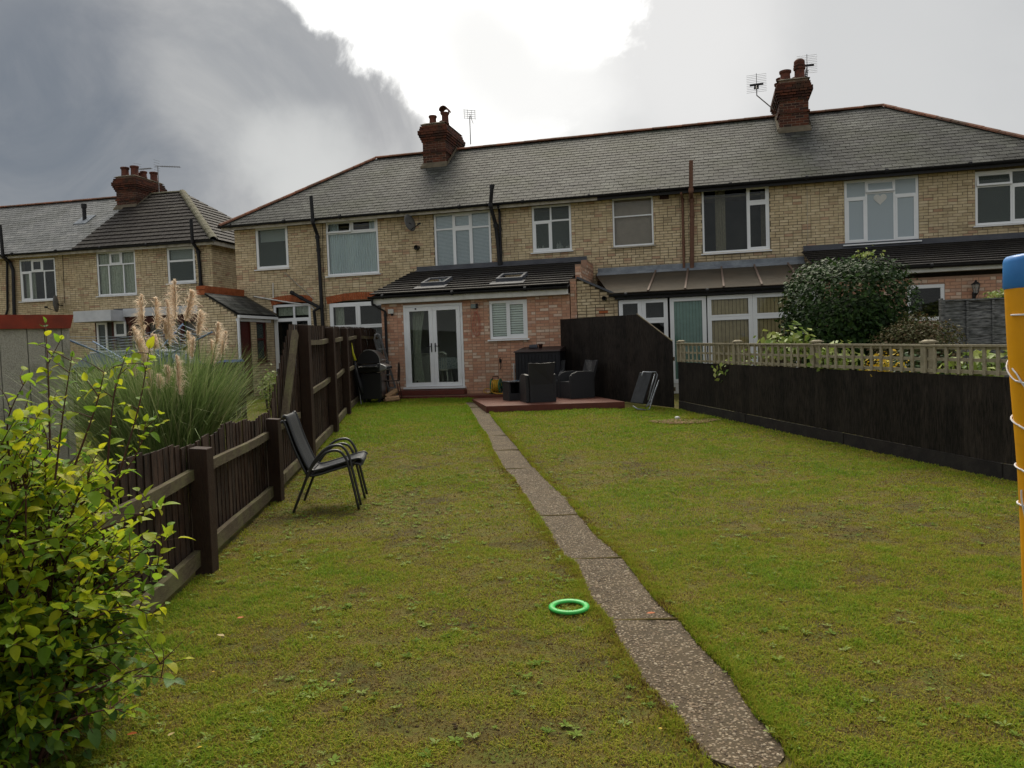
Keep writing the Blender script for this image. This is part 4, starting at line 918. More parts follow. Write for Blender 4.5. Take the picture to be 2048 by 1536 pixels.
gutter_ = MB(); gutter_.box(OU1+.10, OU1+.18, OV-.08, -.02, zo0-.11, zo0-.03); gutter_.build('gutter', m_upvc, oh)
MB().box(OU1+.005, OU1+.03, OV-.02, -.2, zo0-.2, zo0-.12).build('fascia', m_upvc, oh)
pipe(oh, 'downpipe', m_upvc, [(OU1+.12, OV-.03, zo0-.1), (OU1+.09, OV-.03, zo0-.2), (OU1+.09, OV-.03, .5)], .042)

# ------------------------------------------------------------------ neighbouring terrace at the far left
nb = thing('neighbouring_terrace', 'yellow brick terrace at far left, roof half pale slate and half dark tile', 'terrace', LF, (-3, 3.5, BASE))
LU0, LU1 = -17.0, .64
H1 = px_rect(LF, 38, 520, 114, 599); H2 = px_rect(LF, 192, 505, 274, 588); H3 = px_rect(LF, 333, 496, 392, 564)
H0 = (-11.6, -10.0, 4.0, 5.5)
hl = [(a, b, c, min(d, 5.6)) for (a, b, c, d) in (H0, H1, H2, H3)]; H0, H1, H2, H3 = hl
wall_backing(nb, 'wall', m_mort, LU0, LU1, BASE-.3, 5.62, 0, hl)
s = MB(); s.box(LU1-.25, LU1, .25, 7, BASE-.3, 5.62); s.box(LU0, LU0+.25, .25, 7, BASE-.3, 5.62); s.box(LU0, LU1, 7, 7.25, BASE-.3, 5.62); s.build('wall', m_mort, nb, label='end wall facing the gap between the terraces')
bricks(nb, LF, m_yel, LU0, LU1, BASE, 5.60, 0, hl, 300, vis=lambda u, z: u > -8.4 and z > 2.6, seed=41)
bricks(nb, LF, m_yel2, 0, 7, BASE, 5.60, LU1, [], 0, axis='v', seed=42)
MB().box(LU0-.25, LU1+.25, -.27, 0, 5.62, 5.65).build('soffit', m_cream, nb); MB().box(LU0-.27, LU1+.27, -.30, -.272, 5.54, 5.70).build('fascia', m_cream, nb)
MB().box(LU1+.2, LU1+.272, -.27, 7.2, 5.54, 5.70).build('fascia', m_cream, nb)
gutter(nb, LU0-.3, LU1+.34, -.365, 5.69, .065)
nr, l0, l1, q0, q1 = tri_roof(nb, LU0, LU1)
pu = LF.at(140, 500, -.3)[0]
ivA = lambda s: (l0+(q0-l0)*min(1, s/slen), pu+.1)
ivB = lambda s: (pu+.1, l1+(q1-l1)*min(1, s/slen))
roofing(nr, LF, m_slate2, (0, -EV-.03, roofz(-EV)-.03), (1, 0, 0), Sv, slen, 0.205, .26, .008, ivA, n_ind=150, seed=6)
roofing(nr, LF, m_tile2, (0, -EV-.03, roofz(-EV)-.02), (1, 0, 0), Sv, slen, .31, .30, .028, ivB, name='roof_tile', plural='roof_tiles', n_ind=150, seed=7, lap=.2, gap=.012, wob=.003, stag=False)
roofing(nr, LF, m_tile2, (l1, 3.5, roofz(-EV)-.02), (0, 1, 0), (-(RV+EV-.05), 0, RZ-roofz(-EV)), slen, .31, .30, .028, lambda s: (-(RV+EV)*(1-s/slen), (RV+EV)*(1-s/slen)), name='roof_tile', plural='roof_tiles', n_ind=0, seed=8, lap=.2, gap=.012, stag=False)
ridge_run(nr, (q0, RV, RZ+.03), (-5.15, RV, RZ+.03), m_ridge); ridge_run(nr, (-4.3, RV, RZ+.04), (q1, RV, RZ+.04), m_hipgrey)
ridge_run(nr, (l1, -EV, roofz(-EV)+.03), (q1, RV, RZ+.04), m_hipgrey, r=.15)
chimney_stack(nr, -5.17, -4.28, 2.6, 4.3, 7.4, 8.95, roofz, [(-4.95, 2.9, .15, .42, ''), (-4.55, 2.95, .15, .45, ''), (-4.4, 3.3, .12, .3, ''), (-4.7, 3.5, .13, .3, ''), (-4.45, 4.0, .15, .42, '')], 6)
p = LF.at(167, 398, 1.8); pb = roofz(1.6)
m = MB(); m.tube([(p[0], 1.8, pb+.0), (p[0], 1.8, pb+.62)], .075, 12); m.tube([(p[0], 1.8, pb+.62), (p[0], 1.8, pb+.78)], .105, 12); m.build('flue', m_blk, nr); MB().box8([(p[0]-.28, 1.5, roofz(1.5)+.01), (p[0]+.28, 1.5, roofz(1.5)+.01), (p[0]+.28, 2.1, roofz(2.1)+.01), (p[0]-.28, 2.1, roofz(2.1)+.01), (p[0]-.28, 1.5, roofz(1.5)+.045), (p[0]+.28, 1.5, roofz(1.5)+.045), (p[0]+.28, 2.1, roofz(2.1)+.045), (p[0]-.28, 2.1, roofz(2.1)+.045)]).build('flashing', m_lead, nr)
L6 = [(0, .3, 0, .7), (.3, .68, 0, .7), (.68, 1, 0, .7), (0, .34, .7, 1), (.34, .64, .7, 1), (.64, 1, .7, 1)]
w = window(nb, *H0, 0, L6)
w = window(nb, *H1, 0, L6, sash=(0, 4), interior=m_intd, gl=m_glass, label='six light window with dark panes'); curtain(w, H1[0]+.05, H1[0]+.5, H1[2], H1[3]-.5, .2, m_curtg, 5)
w = window(nb, *H2, 0, L6, sash=(4,), label='six light window with sage curtains'); curtain(w, H2[0]+.05, H2[1]-.05, H2[2], H2[3], .10, m_curtg, 14)
w = window(nb, *H3, 0, [(0, 1, 0, .62), (0, 1, .62, 1)], gl=m_glassgrey, interior=m_intd, fw_=.08, label='two light window with a half drawn blind'); MB().box(H3[0]+.06, H3[1]-.06, .14, .15, H3[2]+(H3[3]-H3[2])*.6, H3[3]).build('blind', m_blind, w)
def B(x, y, v): u, z = LF.at(x, y, v); return (u, v, z)
q = [B(382, 438, -.46), B(385, 485, -.46), B(396, 500, -.09), B(400, 540, -.09), B(405, 640, -.09)]; pipe(nb, 'soil_pipe', m_blk, q, .06, [coll(q[2], q[3], .1), coll(q[3], q[4], .3)])
q = [B(0, 450, -.46), B(6, 512, -.46), B(20, 524, -.09), B(26, 540, -.09), B(29, 650, -.09)]; pipe(nb, 'soil_pipe', m_blk, q, .06)
q = [B(4, 513, -.36), B(14, 524, -.07), B(15, 620, -.07), B(11, 632, -.07)]; pipe(nb, 'downpipe', m_blk, q, .04)
pipe(nb, 'cable', m_blk, [B(125, 511, -.015), B(129, 606, -.015)], .008)
u, z = LF.at(126, 611); dish('satellite_dish', 'dark satellite dish under a window of the far left terrace', LF, u, z, face=(-.95, -.45, -.0), r=.30)
# maroon framed porch on the neighbouring terrace
pr = thing('glazed_porch', 'maroon framed lean-to porch with white roof edge on the far left terrace', 'porch', LF, (-3, -1.2, BASE))
a0, z0_ = LF.at(147, 640, -2.0); a1 = LF.at(222, 640, -2.0)[0]; b1 = LF.at(405, 620, -1.2)[0]; zf1 = LF.at(185, 621, -2.0)[1]; zf0 = LF.at(185, 643, -2.0)[1]
m_pw = mat('white_porch_fascia', (.60, .62, .66), (.50, .52, .56), 3, .6)
MB().box(a0, a1, -2.0, -.02, zf0, zf1).build('canopy', m_pw, pr); zg0 = LF.at(300, 632, -1.2)[1]; zg1 = LF.at(300, 616, -1.2)[1]
MB().box(a1+.003, b1, -1.4, -.02, zg0, zg1).build('roof', m_pw, pr); MB().box(a0, b1, -.03, -.013, zg1+.0, zg1+.12).build('flashing', m_leadd, pr)
mm = mat('maroon_brown_wood', (.085, .028, .022), (.06, .022, .018), 5, .6, .2, 20)
m = MB(); 
m.box(a0+.25, b1-.05, -1.3, -1.22, BASE, 1.0); m.box(a1, b1-.05, -1.3, -1.22, zg0-.25, zg0)
for x in np.linspace(a0+.25, b1-.15, 7): m.box(x, x+.12, -1.31, -1.21, BASE, zg0-.003)
m.build('frame', mm, pr); MB().box(a0+.2, b1-.1, -1.15, -1.1, BASE, zg0-.01).build('room_lining', m_int, pr)
for (xa, xb, y0, y1) in ((193, 218, 646, 720), (228, 253, 644, 672)):
    a, b, c, d = px_rect(LF, xa, y0, xb, y1, -1.34); m = MB(); frame_rect(m, a, b, c, d, -1.32, .07, .04); wo = m.build('window', m_upvc, pr); MB().box(a+.05, b-.05, -1.33, -1.325, c+.05, d-.05).build('pane', m_glassgrey, wo)

# ------------------------------------------------------------------ aerials
def MW(u, v, z): p = M.w(u, v, z); return (float(p[0]), float(p[1]), float(p[2]))
aerial('tv_aerial', 'small grid aerial on a thin mast behind the middle chimney', MW(-1.05, 4.4, 8.75), .98, -1.2, 'grid')
aerial('tv_aerial', 'many-barred aerial on a cranked mast left of the right hand chimney', MW(8.98, 3.3, 8.55), .75, -1.9, 'big', foot=(-.48, .05, .45))
aerial('tv_aerial', 'wire aerial fixed behind the right hand chimney pots', MW(9.98, 3.4, 8.9), .85, 1.35, 'big')
p = LF.w(-3.95, 3.6, 8.3); aerial('tv_aerial', 'long arrow shaped aerial right of the far left chimney', tuple(map(float, p)), 1.22, -.35, 'yagi')
p = LF.w(-5.1, 3.9, 9.0); aerial('tv_aerial', 'short aerial among the far left chimney pots', tuple(map(float, p)), .55, -.7, 'yagi')

# ------------------------------------------------------------------ ground, path, deck
PL = [(2.0, .30), ]
path_px_L = [(1402, 1506), (1333, 1415), (1280, 1363), (1249, 1307), (1216, 1244), (1179, 1202), (1151, 1131), (1127, 1115), (1100, 1070), (1074, 1033), (1054, 1000), (1030, 962), (1007, 938), (985, 901), (974, 873), (960, 857), (947, 835), (936, 815), (929, 807)]
path_px_R = [(1573, 1495), (1514, 1429), (1465, 1352), (1402, 1290), (1363, 1241), (1334, 1223), (1298, 1181), (1250, 1119), (1197, 1075), (1150, 1021), (1122, 988), (1082, 951), (1060, 926), (1035, 894), (1010, 866), (985, 835), (975, 818), (966, 808)]
gL = sorted([G(*q)[:2] for q in path_px_L], key=lambda p: p[1]); gR = sorted([G(*q)[:2] for q in path_px_R], key=lambda p: p[1])
fL = lambda y: float(np.interp(y, [p[1] for p in gL], [p[0] for p in gL])); fR = lambda y: float(np.interp(y, [p[1] for p in gR], [p[0] for p in gR]))
def in_path(x, y): return 2.62 < y < 17.9 and fL(y) < x < fR(y)
m_pathc = mat('pebbled_concrete', (.068, .051, .031), (.10, .077, .048), 3, .9, .7, 150, stain=(.06, .05, .035), stain_scale=2.2, stain_amt=.6)
nt = m_pathc.node_tree; N = nt.nodes; L = nt.links; b = N['Principled BSDF']
src = b.inputs['Base Color'].links[0].from_socket; vo = N.new('ShaderNodeTexVoronoi'); vo.inputs['Scale'].default_value = 62; g_ = N.new('ShaderNodeNewGeometry'); L.new(g_.outputs['Position'], vo.inputs['Vector'])
mr = N.new('ShaderNodeMapRange'); mr.inputs['From Min'].default_value = .45; mr.inputs['From Max'].default_value = .25; L.new(vo.outputs['Distance'], mr.inputs['Value'])
sepc = N.new('ShaderNodeSeparateColor'); L.new(vo.outputs['Color'], sepc.inputs[0]); gt = N.new('ShaderNodeMath'); gt.operation = 'GREATER_THAN'; gt.inputs[1].default_value = .45; L.new(sepc.outputs[0], gt.inputs[0])
mu = N.new('ShaderNodeMath'); mu.operation = 'MULTIPLY'; L.new(mr.outputs[0], mu.inputs[0]); L.new(gt.outputs[0], mu.inputs[1])
cr = N.new('ShaderNodeValToRGB'); cr.color_ramp.elements[0].color = (.15, .11, .07, 1); cr.color_ramp.elements[1].color = (.36, .29, .20, 1); L.new(sepc.outputs[1], cr.inputs[0])
mx = N.new('ShaderNodeMix'); mx.data_type = 'RGBA'; L.new(mu.outputs[0], mx.inputs[0]); L.new(src, mx.inputs[6]); L.new(cr.outputs[0], mx.inputs[7]); L.new(mx.outputs[2], b.inputs['Base Color'])
m_soil = mat('lawn_soil', (.085, .10, .014), (.135, .10, .025), 7, .95, 1.0, 60, stain=(.04, .027, .014), stain_scale=1.6, stain_amt=.8, bdist=.02)
def ground_mesh():
    xs = np.concatenate([np.linspace(-400, -30, 8)[:-1], np.linspace(-30, -6, 13)[:-1], np.linspace(-6, -1.6, 23)[:-1], np.linspace(-1.6, 1.6, 81)[:-1], np.linspace(1.6, 8, 33)[:-1], np.linspace(8, 40, 17)[:-1], np.linspace(40, 500, 9)])
    ys = np.concatenate([np.linspace(-60, -2, 8)[:-1], np.linspace(-2, 22, 241)[:-1], np.linspace(22, 60, 10)[:-1], np.linspace(60, 900, 10)])
    V = []
    for y in ys:
        for x in xs:
            near = 1.0 if (-6 < x < 8 and -2 < y < 22) else 0
            z = gz(y)+near*(noise.noise((x*1.1, y*1.1, 0))*.010+noise.noise((x*4, y*4, 3))*.006+noise.noise((x*13, y*13, 7))*.004)+near*.004
            if near and in_path(x, y): z = gz(y)-.012
            V.append((x, y, z))
    n = len(xs); T = [(j*n+i, j*n+i+1, (j+1)*n+i+1, (j+1)*n+i) for j in range(len(ys)-1) for i in range(n-1)]
    return fast_mesh('ground', V, T, m_soil, None, 'structure', smooth=True)
ground_mesh()
def lawn_h(x, y): return gz(y)+noise.noise((x*1.1, y*1.1, 0))*.010+noise.noise((x*4, y*4, 3))*.006+noise.noise((x*13, y*13, 7))*.004+.004
m_moss = mat('joint_moss', (.09, .085, .02), (.11, .07, .03), 40, .95, .8, 120)
path = thing('path', None, None, WF, (0, 9, 0), kind='structure')
joints = [2.62]+[G(*q)[1] for q in ((1290, 1241), (1190, 1118), (1105, 1032), (1030, 938), (1003, 901), (980, 872), (955, 835), (945, 815))]+[17.9]
joints = sorted(joints)[:]; joints = [j for i, j in enumerate(joints) if i not in (7,)]
rg = random.Random(3); PEB = []
for j0, j1 in zip(joints[:-1], joints[1:]):
    n = max(3, int((j1-j0)/.09)); ys = np.linspace(j0+.003, j1-.003, n+1); top = []; 
    tilt = rg.uniform(-.004, .004); lift = rg.uniform(-.004, .004)
    V = []; T = []; mcol = 6
    for y in ys:
        jl, jr = rg.uniform(-.018, .012), rg.uniform(-.012, .018); a, b_ = fL(y)+jl, fR(y)+jr
        sk = rg.uniform(-.006, .006) if y in (ys[0], ys[-1]) else 0
        if j0 == joints[0] and y < j0+.12:   # rounded broken near end
            k_ = math.sqrt(max(0, (y-j0+.02)/.14)); mid_ = (a+b_)/2; a = mid_-(mid_-a)*k_; b_ = mid_+(b_-mid_)*k_
        for i in range(mcol+1): x = a+(b_-a)*i/mcol; V.append((x, y+sk, gz(y)+.004+lift+tilt*(i-3)+noise.noise((x*9, y*9, 1))*.002))
    for j in range(n):
        for i in range(mcol): q = j*(mcol+1)+i; T.append((q, q+1, q+mcol+2, q+mcol+1))
    ring = [i for i in range(mcol+1)]+[(k+1)*(mcol+1)-1+0 for k in range(1, n+1)]+[n*(mcol+1)+i for i in range(mcol-1, -1, -1)]+[k*(mcol+1) for k in range(n-1, 0, -1)]
    nb0 = len(V)
    for r_ in ring: x, y, z = V[r_]; V.append((x, y, z-.06))
    for i in range(len(ring)): k2 = (i+1) % len(ring); T.append((ring[i], nb0+i, nb0+k2, ring[k2]))
    sl = MB().add(V, T).build('slab', m_pathc, path)
    if j0 < 7.5:
        dens = 3000 if j0 < 4.5 else 2400
        for k in range(int(dens*(j1-j0)*.34)):
            y = rg.uniform(j0+.02, j1-.02); a, b_ = fL(y)+.01, fR(y)-.01
            if j0 == joints[0] and y < j0+.12: k_ = math.sqrt(max(0, (y-j0+.02)/.14))*.95; mid_ = (a+b_)/2; a = mid_-(mid_-a)*k_; b_ = mid_+(b_-mid_)*k_
            x = rg.uniform(a, b_); PEB.append((x, y, gz(y)+.004+lift+tilt*((x-a)/(b_-a)*6-3), rg.uniform(.0035, .0085)*(1.4 if rg.random() < .08 else 1)))
for jj in joints[1:-1]:
    m = MB(); a, b_ = fL(jj)+.01, fR(jj)-.01; n = 10
    for i in range(n): 
        x0, x1 = a+(b_-a)*i/n, a+(b_-a)*(i+1)/n; w0 = .010+.008*noise.noise((x0*40, jj, 0)); z = gz(jj)+.009
        m.box8([(x0, jj-w0, z-.03), (x1, jj-w0, z-.03), (x1, jj+w0, z-.03), (x0, jj+w0, z-.03), (x0, jj-w0*.6, z), (x1, jj-w0*.6, z), (x1, jj+w0*.6, z+.002), (x0, jj+w0*.6, z)])
    m.build('moss', m_moss, path)
ico = [(0, 0, 1)]+[(math.cos(a)*.9, math.sin(a)*.9, .3) for a in [i*math.pi*2/6 for i in range(6)]]+[(math.cos(a)*.95, math.sin(a)*.95, -.4) for a in [i*math.pi*2/6 for i in range(6)]]
icf = [(0, 1+i, 1+(i+1) % 6) for i in range(6)]+[t for i in range(6) for t in ((1+i, 7+i, 7+(i+1) % 6), (1+i, 7+(i+1) % 6, 1+(i+1) % 6))]
icv = np.array(ico); icf = np.array(icf)
def scatter(name, mt, items, parent=None, zs=.55, attr=True):
    V = []; T = []; A = []
    for i, (x, y, z, s) in enumerate(items):
        a = rg.uniform(0, 6.28); c, s_ = math.cos(a), math.sin(a); v = icv*np.array([s*rg.uniform(.8, 1.5), s*rg.uniform(.7, 1.1), s*zs]); v = v*(1+.25*(np.random.rand(len(v), 1)-.5))
        v = np.stack([v[:, 0]*c-v[:, 1]*s_+x, v[:, 0]*s_+v[:, 1]*c+y, v[:, 2]+z], 1); V.append(v); T.append(icf+i*len(icv)); A += [rg.random()]*len(icv)
    return fast_mesh(name, np.concatenate(V), np.concatenate(T), mt, parent, 'stuff', A)
m_peb = mat('flint_pebbles', (.4, .3, .2), (.8, .8, .8), 60, .7, ramp=[(.07, .048, .028), (.15, .105, .062), (.25, .18, .11), (.17, .12, .072), (.40, .33, .23), (.10, .072, .044), (.28, .215, .14)], attr=True, spec=.4)
scatter('pebbles', m_peb, PEB, path)

# deck by the house
D = [G(975, 814, .12), G(946, 793, .12), (1.72, 19.25, .0), G(1249, 805, .12)]
zd = .36
m_deck = mat('reddish_deck_board', (.26, .115, .08), (.20, .09, .065), 4, .45, .35, 14, ramp=[(.23, .105, .075), (.28, .13, .095), (.25, .115, .085)], stretch=(2, 14, 1), stain=(.13, .06, .045), stain_scale=2.0, stain_amt=.7)
m_deckf = mat('red_brown_deck_fascia', (.14, .042, .03), (.11, .035, .028), 5, .5, .3, 14)
deck = thing('deck', 'low raised red-brown timber deck under the rattan furniture', 'deck', WF, (.8, 17.4, .23))
dl0, dl1 = np.array(D[0][:2]), np.array(D[1][:2]); dr0, dr1 = np.array(D[3][:2]), np.array([1.55, 19.1])
nb_ = int(np.linalg.norm(dl1-dl0)/.145)
for i in range(nb_):
    t0, t1 = i/nb_, (i+1)/nb_-.004/.145/nb_*10*.4
    a, b_, c, d = dl0+(dl1-dl0)*t0, dr0+(dr1-dr0)*t0, dr0+(dr1-dr0)*t1, dl0+(dl1-dl0)*t1; zz = zd+random.uniform(-.002, .002)
    MB().box8([(a[0], a[1], zz-.028), (b_[0], b_[1], zz-.028), (c[0], c[1], zz-.028), (d[0], d[1], zz-.028), (a[0], a[1], zz), (b_[0], b_[1], zz), (c[0], c[1], zz), (d[0], d[1], zz)]).build('deck_board', m_deck, deck)
dn = np.array([dl0[1]-dr0[1], dr0[0]-dl0[0]]); dn = -dn/np.linalg.norm(dn)
def slabq(a, b_, off, z0, z1): 
    d = np.array(b_)-np.array(a); n = np.array([d[1], -d[0]])/np.linalg.norm(d)*off; return MB().box8([(a[0], a[1], z0), (a[0]+n[0], a[1]+n[1], z0), (b_[0]+n[0], b_[1]+n[1], z0), (b_[0], b_[1], z0), (a[0], a[1], z1), (a[0]+n[0], a[1]+n[1], z1), (b_[0]+n[0], b_[1]+n[1], z1), (b_[0], b_[1], z1)])
slabq(dl0, dr0, .025, .15, zd-.003).build('fascia', m_deckf, deck); slabq(dl1, dl0, .025, .15, zd-.003).build('fascia', m_deckf, deck)
# strip of decking along the wall with the door step
terrace = thing('decking_strip', 'narrow strip of brown decking with a step below the french doors', 'deck', M, (1, -3.4, BASE))
for k in range(5): MB().box(-1.35, 3.5, -3.03-.14*(k+1), -3.03-.14*k-.006, .36, .395+random.uniform(-.001, .001)).build('deck_board', m_deck, terrace)
MB().box(-1.35, 3.5, -3.745, -3.735, .30, .39).build('fascia', m_deckf, terrace)
m = MB(); m.box(FD[0]-.12, FD[1]+.06, -3.30, -3.02, .40, .52); st = m.build('step', m_deckf, terrace, bevel=.008)

# ------------------------------------------------------------------ left fence (low then tall)
m_fb = mat('dark_brown_stained_board', (.045, .026, .02), (.030, .019, .015), 10, .75, .6, 30, ramp=[(.048, .023, .014), (.072, .036, .022), (.036, .019, .012), (.088, .05, .032)], stretch=(6, 6, .8), stain=(.085, .06, .045), stain_scale=2.5, stain_amt=.5)
m_fpost = mat('dark_brown_post', (.040, .021, .014), (.028, .016, .012), 10, .7, .6, 30, stretch=(5, 5, 1), stain=(.06, .045, .03), stain_scale=4, stain_amt=.3)
m_rail = mat('weathered_mossy_rail', (.105, .085, .05), (.065, .048, .032), 8, .85, .7, 30, stretch=(6, 1.2, 6), stain=(.15, .155, .06), stain_scale=3, stain_amt=.6)
FLINE = [(-1.72, .3), (-1.99, 2.8), (-2.27, 5.38), (-2.56, 7.97), (-2.82, 10.34), (-3.17, 13.32), (-3.57, 16.31), (-3.87, 19.3), (-3.80, 22.0)]
fx = lambda y: float(np.interp(y, [p[1] for p in FLINE], [p[0] for p in FLINE]))
def btop(y):
    if y < 8.35: return .93+.025*math.sin(y*3.1)+.012*math.sin(y*9)
    if y < 9.7: return 1.0+(y-8.35)/1.35*.86
    return 1.86
def fence_span(t, y0, y1, top=None, side=-1, w=.118, mt=m_fb, rng=None):
    rg = rng or random; y = y0; top = top or btop
    while y < y1-.02:
        a, b = y, min(y+w, y1); zz = gz(y); pa = Vector((fx(a)+side*.03, a, 0)); pb = Vector((fx(b)+side*.03, b, 0)); d = (pb-pa).normalized(); n = Vector((d.y, -d.x, 0))*(-side)*-1
        t1 = .012; t2 = .005; la = rg.uniform(-.006, .006); h = zz+top((a+b)/2)+rg.uniform(-.008, .008)
        o1 = n*rg.uniform(0, .003); pb2 = pa+d*((pb-pa).length-.004); z0 = zz+.03
        A_ = [pa+o1, pa+o1-n*t1, pb2+o1-n*t2, pb2+o1]
        MB().box8([(p.x, p.y, z0) for p in A_]+[(p.x+(la if i in (0, 1) else la), p.y, h) for i, p in enumerate(A_)]).build('board', mt, t)
        y += w
def post(t, x, y, h, s=.062, mt=m_fpost, slope=.01, name='post'):
    z = gz(y); MB().box8([(x-s, y-s, z-.1), (x+s, y-s, z-.1), (x+s, y+s, z-.1), (x-s, y+s, z-.1), (x-s, y-s, z+h), (x+s, y-s, z+h-slope), (x+s, y+s, z+h-slope), (x-s, y+s, z+h)]).build(name, mt, t, bevel=.006)
def rail(t, y0, y1, h, w=.045, th=.075, mt=m_rail, x_off=.0, name='rail', dz=0):
    n = 6; m = MB(); pts = [(fx(y)+x_off, y, gz(y)+h+dz*(y-y0)/(y1-y0)+.008*math.sin(y*2.3+h)) for y in np.linspace(y0, y1, n)]
    for a, b in zip(pts[:-1], pts[1:]): m.bar(a, (b[0], b[1]+.001, b[2]), w, th)
    m.build(name, mt, t)
lowf = thing('low_garden_fence', 'low dark brown picket-board fence with mossy rails along the left of the lawn', 'fence', WF, (-2.3, 5.4, 0))
for a, b in ((.4, 8.35),): fence_span(lowf, a, b)
for (x, y, h) in ((-1.75, .3, .9), (-1.99, 2.8, .9), (-2.25, 5.38, .89), (-2.54, 7.97, .87)): post(lowf, x+.05, y, h)
for a, b in ((.35, 2.74), (2.86, 5.32), (5.44, 7.91), (8.03, 9.9)): rail(lowf, a, b, .70, x_off=.01); rail(lowf, a, b, .12, x_off=.025, th=.11)
tallf = thing('tall_garden_fence', 'tall dark brown close board fence running from the low fence up to the house', 'fence', WF, (-3.2, 13.3, .15))
fence_span(tallf, 8.35, 22.0)
for (x, y) in ((-2.82, 10.34), (-3.17, 13.32), (-3.57, 16.31), (-3.87, 19.3)): post(tallf, x+.06, y, 1.86 if y < 12 else 1.83, s=.068)
for a, b in ((10.42, 13.24), (13.4, 16.2), (16.4, 19.2), (19.4, 21.9)): rail(tallf, a, b, 1.60, x_off=.015); rail(tallf, a, b, .88, x_off=.02, dz=.06); rail(tallf, a, b, .10, x_off=.03, th=.12)
rail(tallf, 8.6, 10.25, .12, x_off=.03, th=.1)
m = MB(); m.bar((-2.60, 8.72, .78), (-2.66, 9.55, 1.80), .10, .06, (1, 0, 0)); m.build('leaning_plank', m_rail, None, label='weathered plank leaning diagonally on the fence where it steps up', cat='plank')

# ------------------------------------------------------------------ right hand fences
m_dk = mat('black_brown_stained_board', (.030, .024, .021), (.022, .018, .017), 10, .7, .5, 30, ramp=[(.020, .015, .012), (.040, .030, .024), (.028, .021, .017), (.016, .012, .010), (.034, .026, .022)], stretch=(5, 5, .7), stain=(.05, .04, .034), stain_scale=1.6, stain_amt=.35)
m_grav = mat('black_gravel_board', (.028, .023, .022), (.020, .018, .018), 8, .85, .5, 30, stain=(.06, .055, .045), stain_scale=5, stain_amt=.4)
m_trel = mat('pale_weathered_trellis', (.36, .32, .235), (.28, .245, .175), 8, .85, .5, 40, stretch=(3, 3, 3), stain=(.09, .085, .05), stain_scale=4, stain_amt=.4)
def seg_at(p0, p1, x, yy=690):
    k = ray(x, yy)[0]; d = (p1[0]-p0[0], p1[1]-p0[1]); t = (k*p0[1]-p0[0])/(d[0]-k*d[1]); return (p0[0]+t*d[0], p0[1]+t*d[1])
TA, TB = (1.25, 19.12), (3.19, 15.22)
tp = thing('tall_screen_panel', 'tall black stained board screen with a sloping corner beside the deck', 'fence', WF, (2.2, 17.2, .2))
tl = math.hypot(TB[0]-TA[0], TB[1]-TA[1]); nbd = int(tl/.125)
kx, ky = seg_at(TA, TB, 1275); ts = math.hypot(kx-TA[0], ky-TA[1])/tl
for i in range(nbd):
    t0, t1 = i/nbd, (i+1)/nbd+.002; P0 = (TA[0]+(TB[0]-TA[0])*t0, TA[1]+(TB[1]-TA[1])*t0); P1 = (TA[0]+(TB[0]-TA[0])*t1, TA[1]+(TB[1]-TA[1])*t1)
    hz = lambda t: (2.20-.06*t/ts) if t < ts else 2.14-(2.14-1.54)*(t-ts)/(1-ts)
    nx, ny = -(TB[1]-TA[1])/tl, (TB[0]-TA[0])/tl; o = .012; r_ = random.uniform(0, .004)
    q = [(P0[0]-nx*r_, P0[1]-ny*r_), (P1[0]-nx*(r_-.006), P1[1]-ny*(r_-.006)), (P1[0]+nx*o, P1[1]+ny*o), (P0[0]+nx*o, P0[1]+ny*o)]
    zb = gz(P0[1])+.02; MB().box8([(a, b, zb) for a, b in q]+[(q[0][0], q[0][1], hz(t0)), (q[1][0], q[1][1], hz(t1)), (q[2][0], q[2][1], hz(t1)), (q[3][0], q[3][1], hz(t0))]).build('board', m_dk, tp)
for z in (.6, 1.2): MB().bar((TA[0]+nx*.04, TA[1]+ny*.04, z), (TB[0]+nx*.04, TB[1]+ny*.04, z), .04, .08).build('rail', m_rail, tp)
MB().bar((kx+nx*.006, ky+ny*.006, 2.152), (TB[0]+nx*.006, TB[1]+ny*.006, 1.552), .03, .016).build('capping', m_rail, tp)
RA, RB = (3.27, 15.08), (4.99, 7.7)
rd = ((RB[0]-RA[0]), (RB[1]-RA[1])); rl = math.hypot(*rd); rd = (rd[0]/rl, rd[1]/rl); rn = (-rd[1], rd[0])   # rn points away from the lawn (+x)
rfen = thing('trellis_topped_fence', 'long black board fence topped with pale square trellis, right of the lawn', 'fence', WF, (4.1, 11.4, .1))
RPT = lambda s, n=0: (RA[0]+rd[0]*s+rn[0]*n, RA[1]+rd[1]*s+rn[1]*n)
LEN = 12.5; s = 0.0; zbt = lambda s: 1.135-.012*s*(1.0) if s < 5 else 1.075-.011*(s-5); ztt = lambda s: 1.50-.0185*s
def q4(s0, s1, n0, n1): return [RPT(s0, n0), RPT(s1, n0), RPT(s1, n1), RPT(s0, n1)]
def box_s(m, s0, s1, n0, n1, za, zb_, za2=None, zb2=None):
    q = q4(s0, s1, n0, n1); za2 = za if za2 is None else za2; zb2 = zb_ if zb2 is None else zb2
    return m.box8([(q[0][0], q[0][1], za), (q[1][0], q[1][1], za2), (q[2][0], q[2][1], za2), (q[3][0], q[3][1], za), (q[0][0], q[0][1], zb_), (q[1][0], q[1][1], zb2), (q[2][0], q[2][1], zb2), (q[3][0], q[3][1], zb_)])
while s < LEN:
    g0 = gz(RPT(s)[1]); r_ = random.uniform(0, .004); m = MB(); q = [RPT(s, -r_), RPT(s+.128, -r_+.006), RPT(s+.128, .012), RPT(s, .012)]
    z0 = g0+.17; m.box8([(a, b, z0) for a, b in q]+[(a, b, zbt(s)+random.uniform(-.004, .004)) for a, b in q]); m.build('board', m_dk, rfen); s += .125
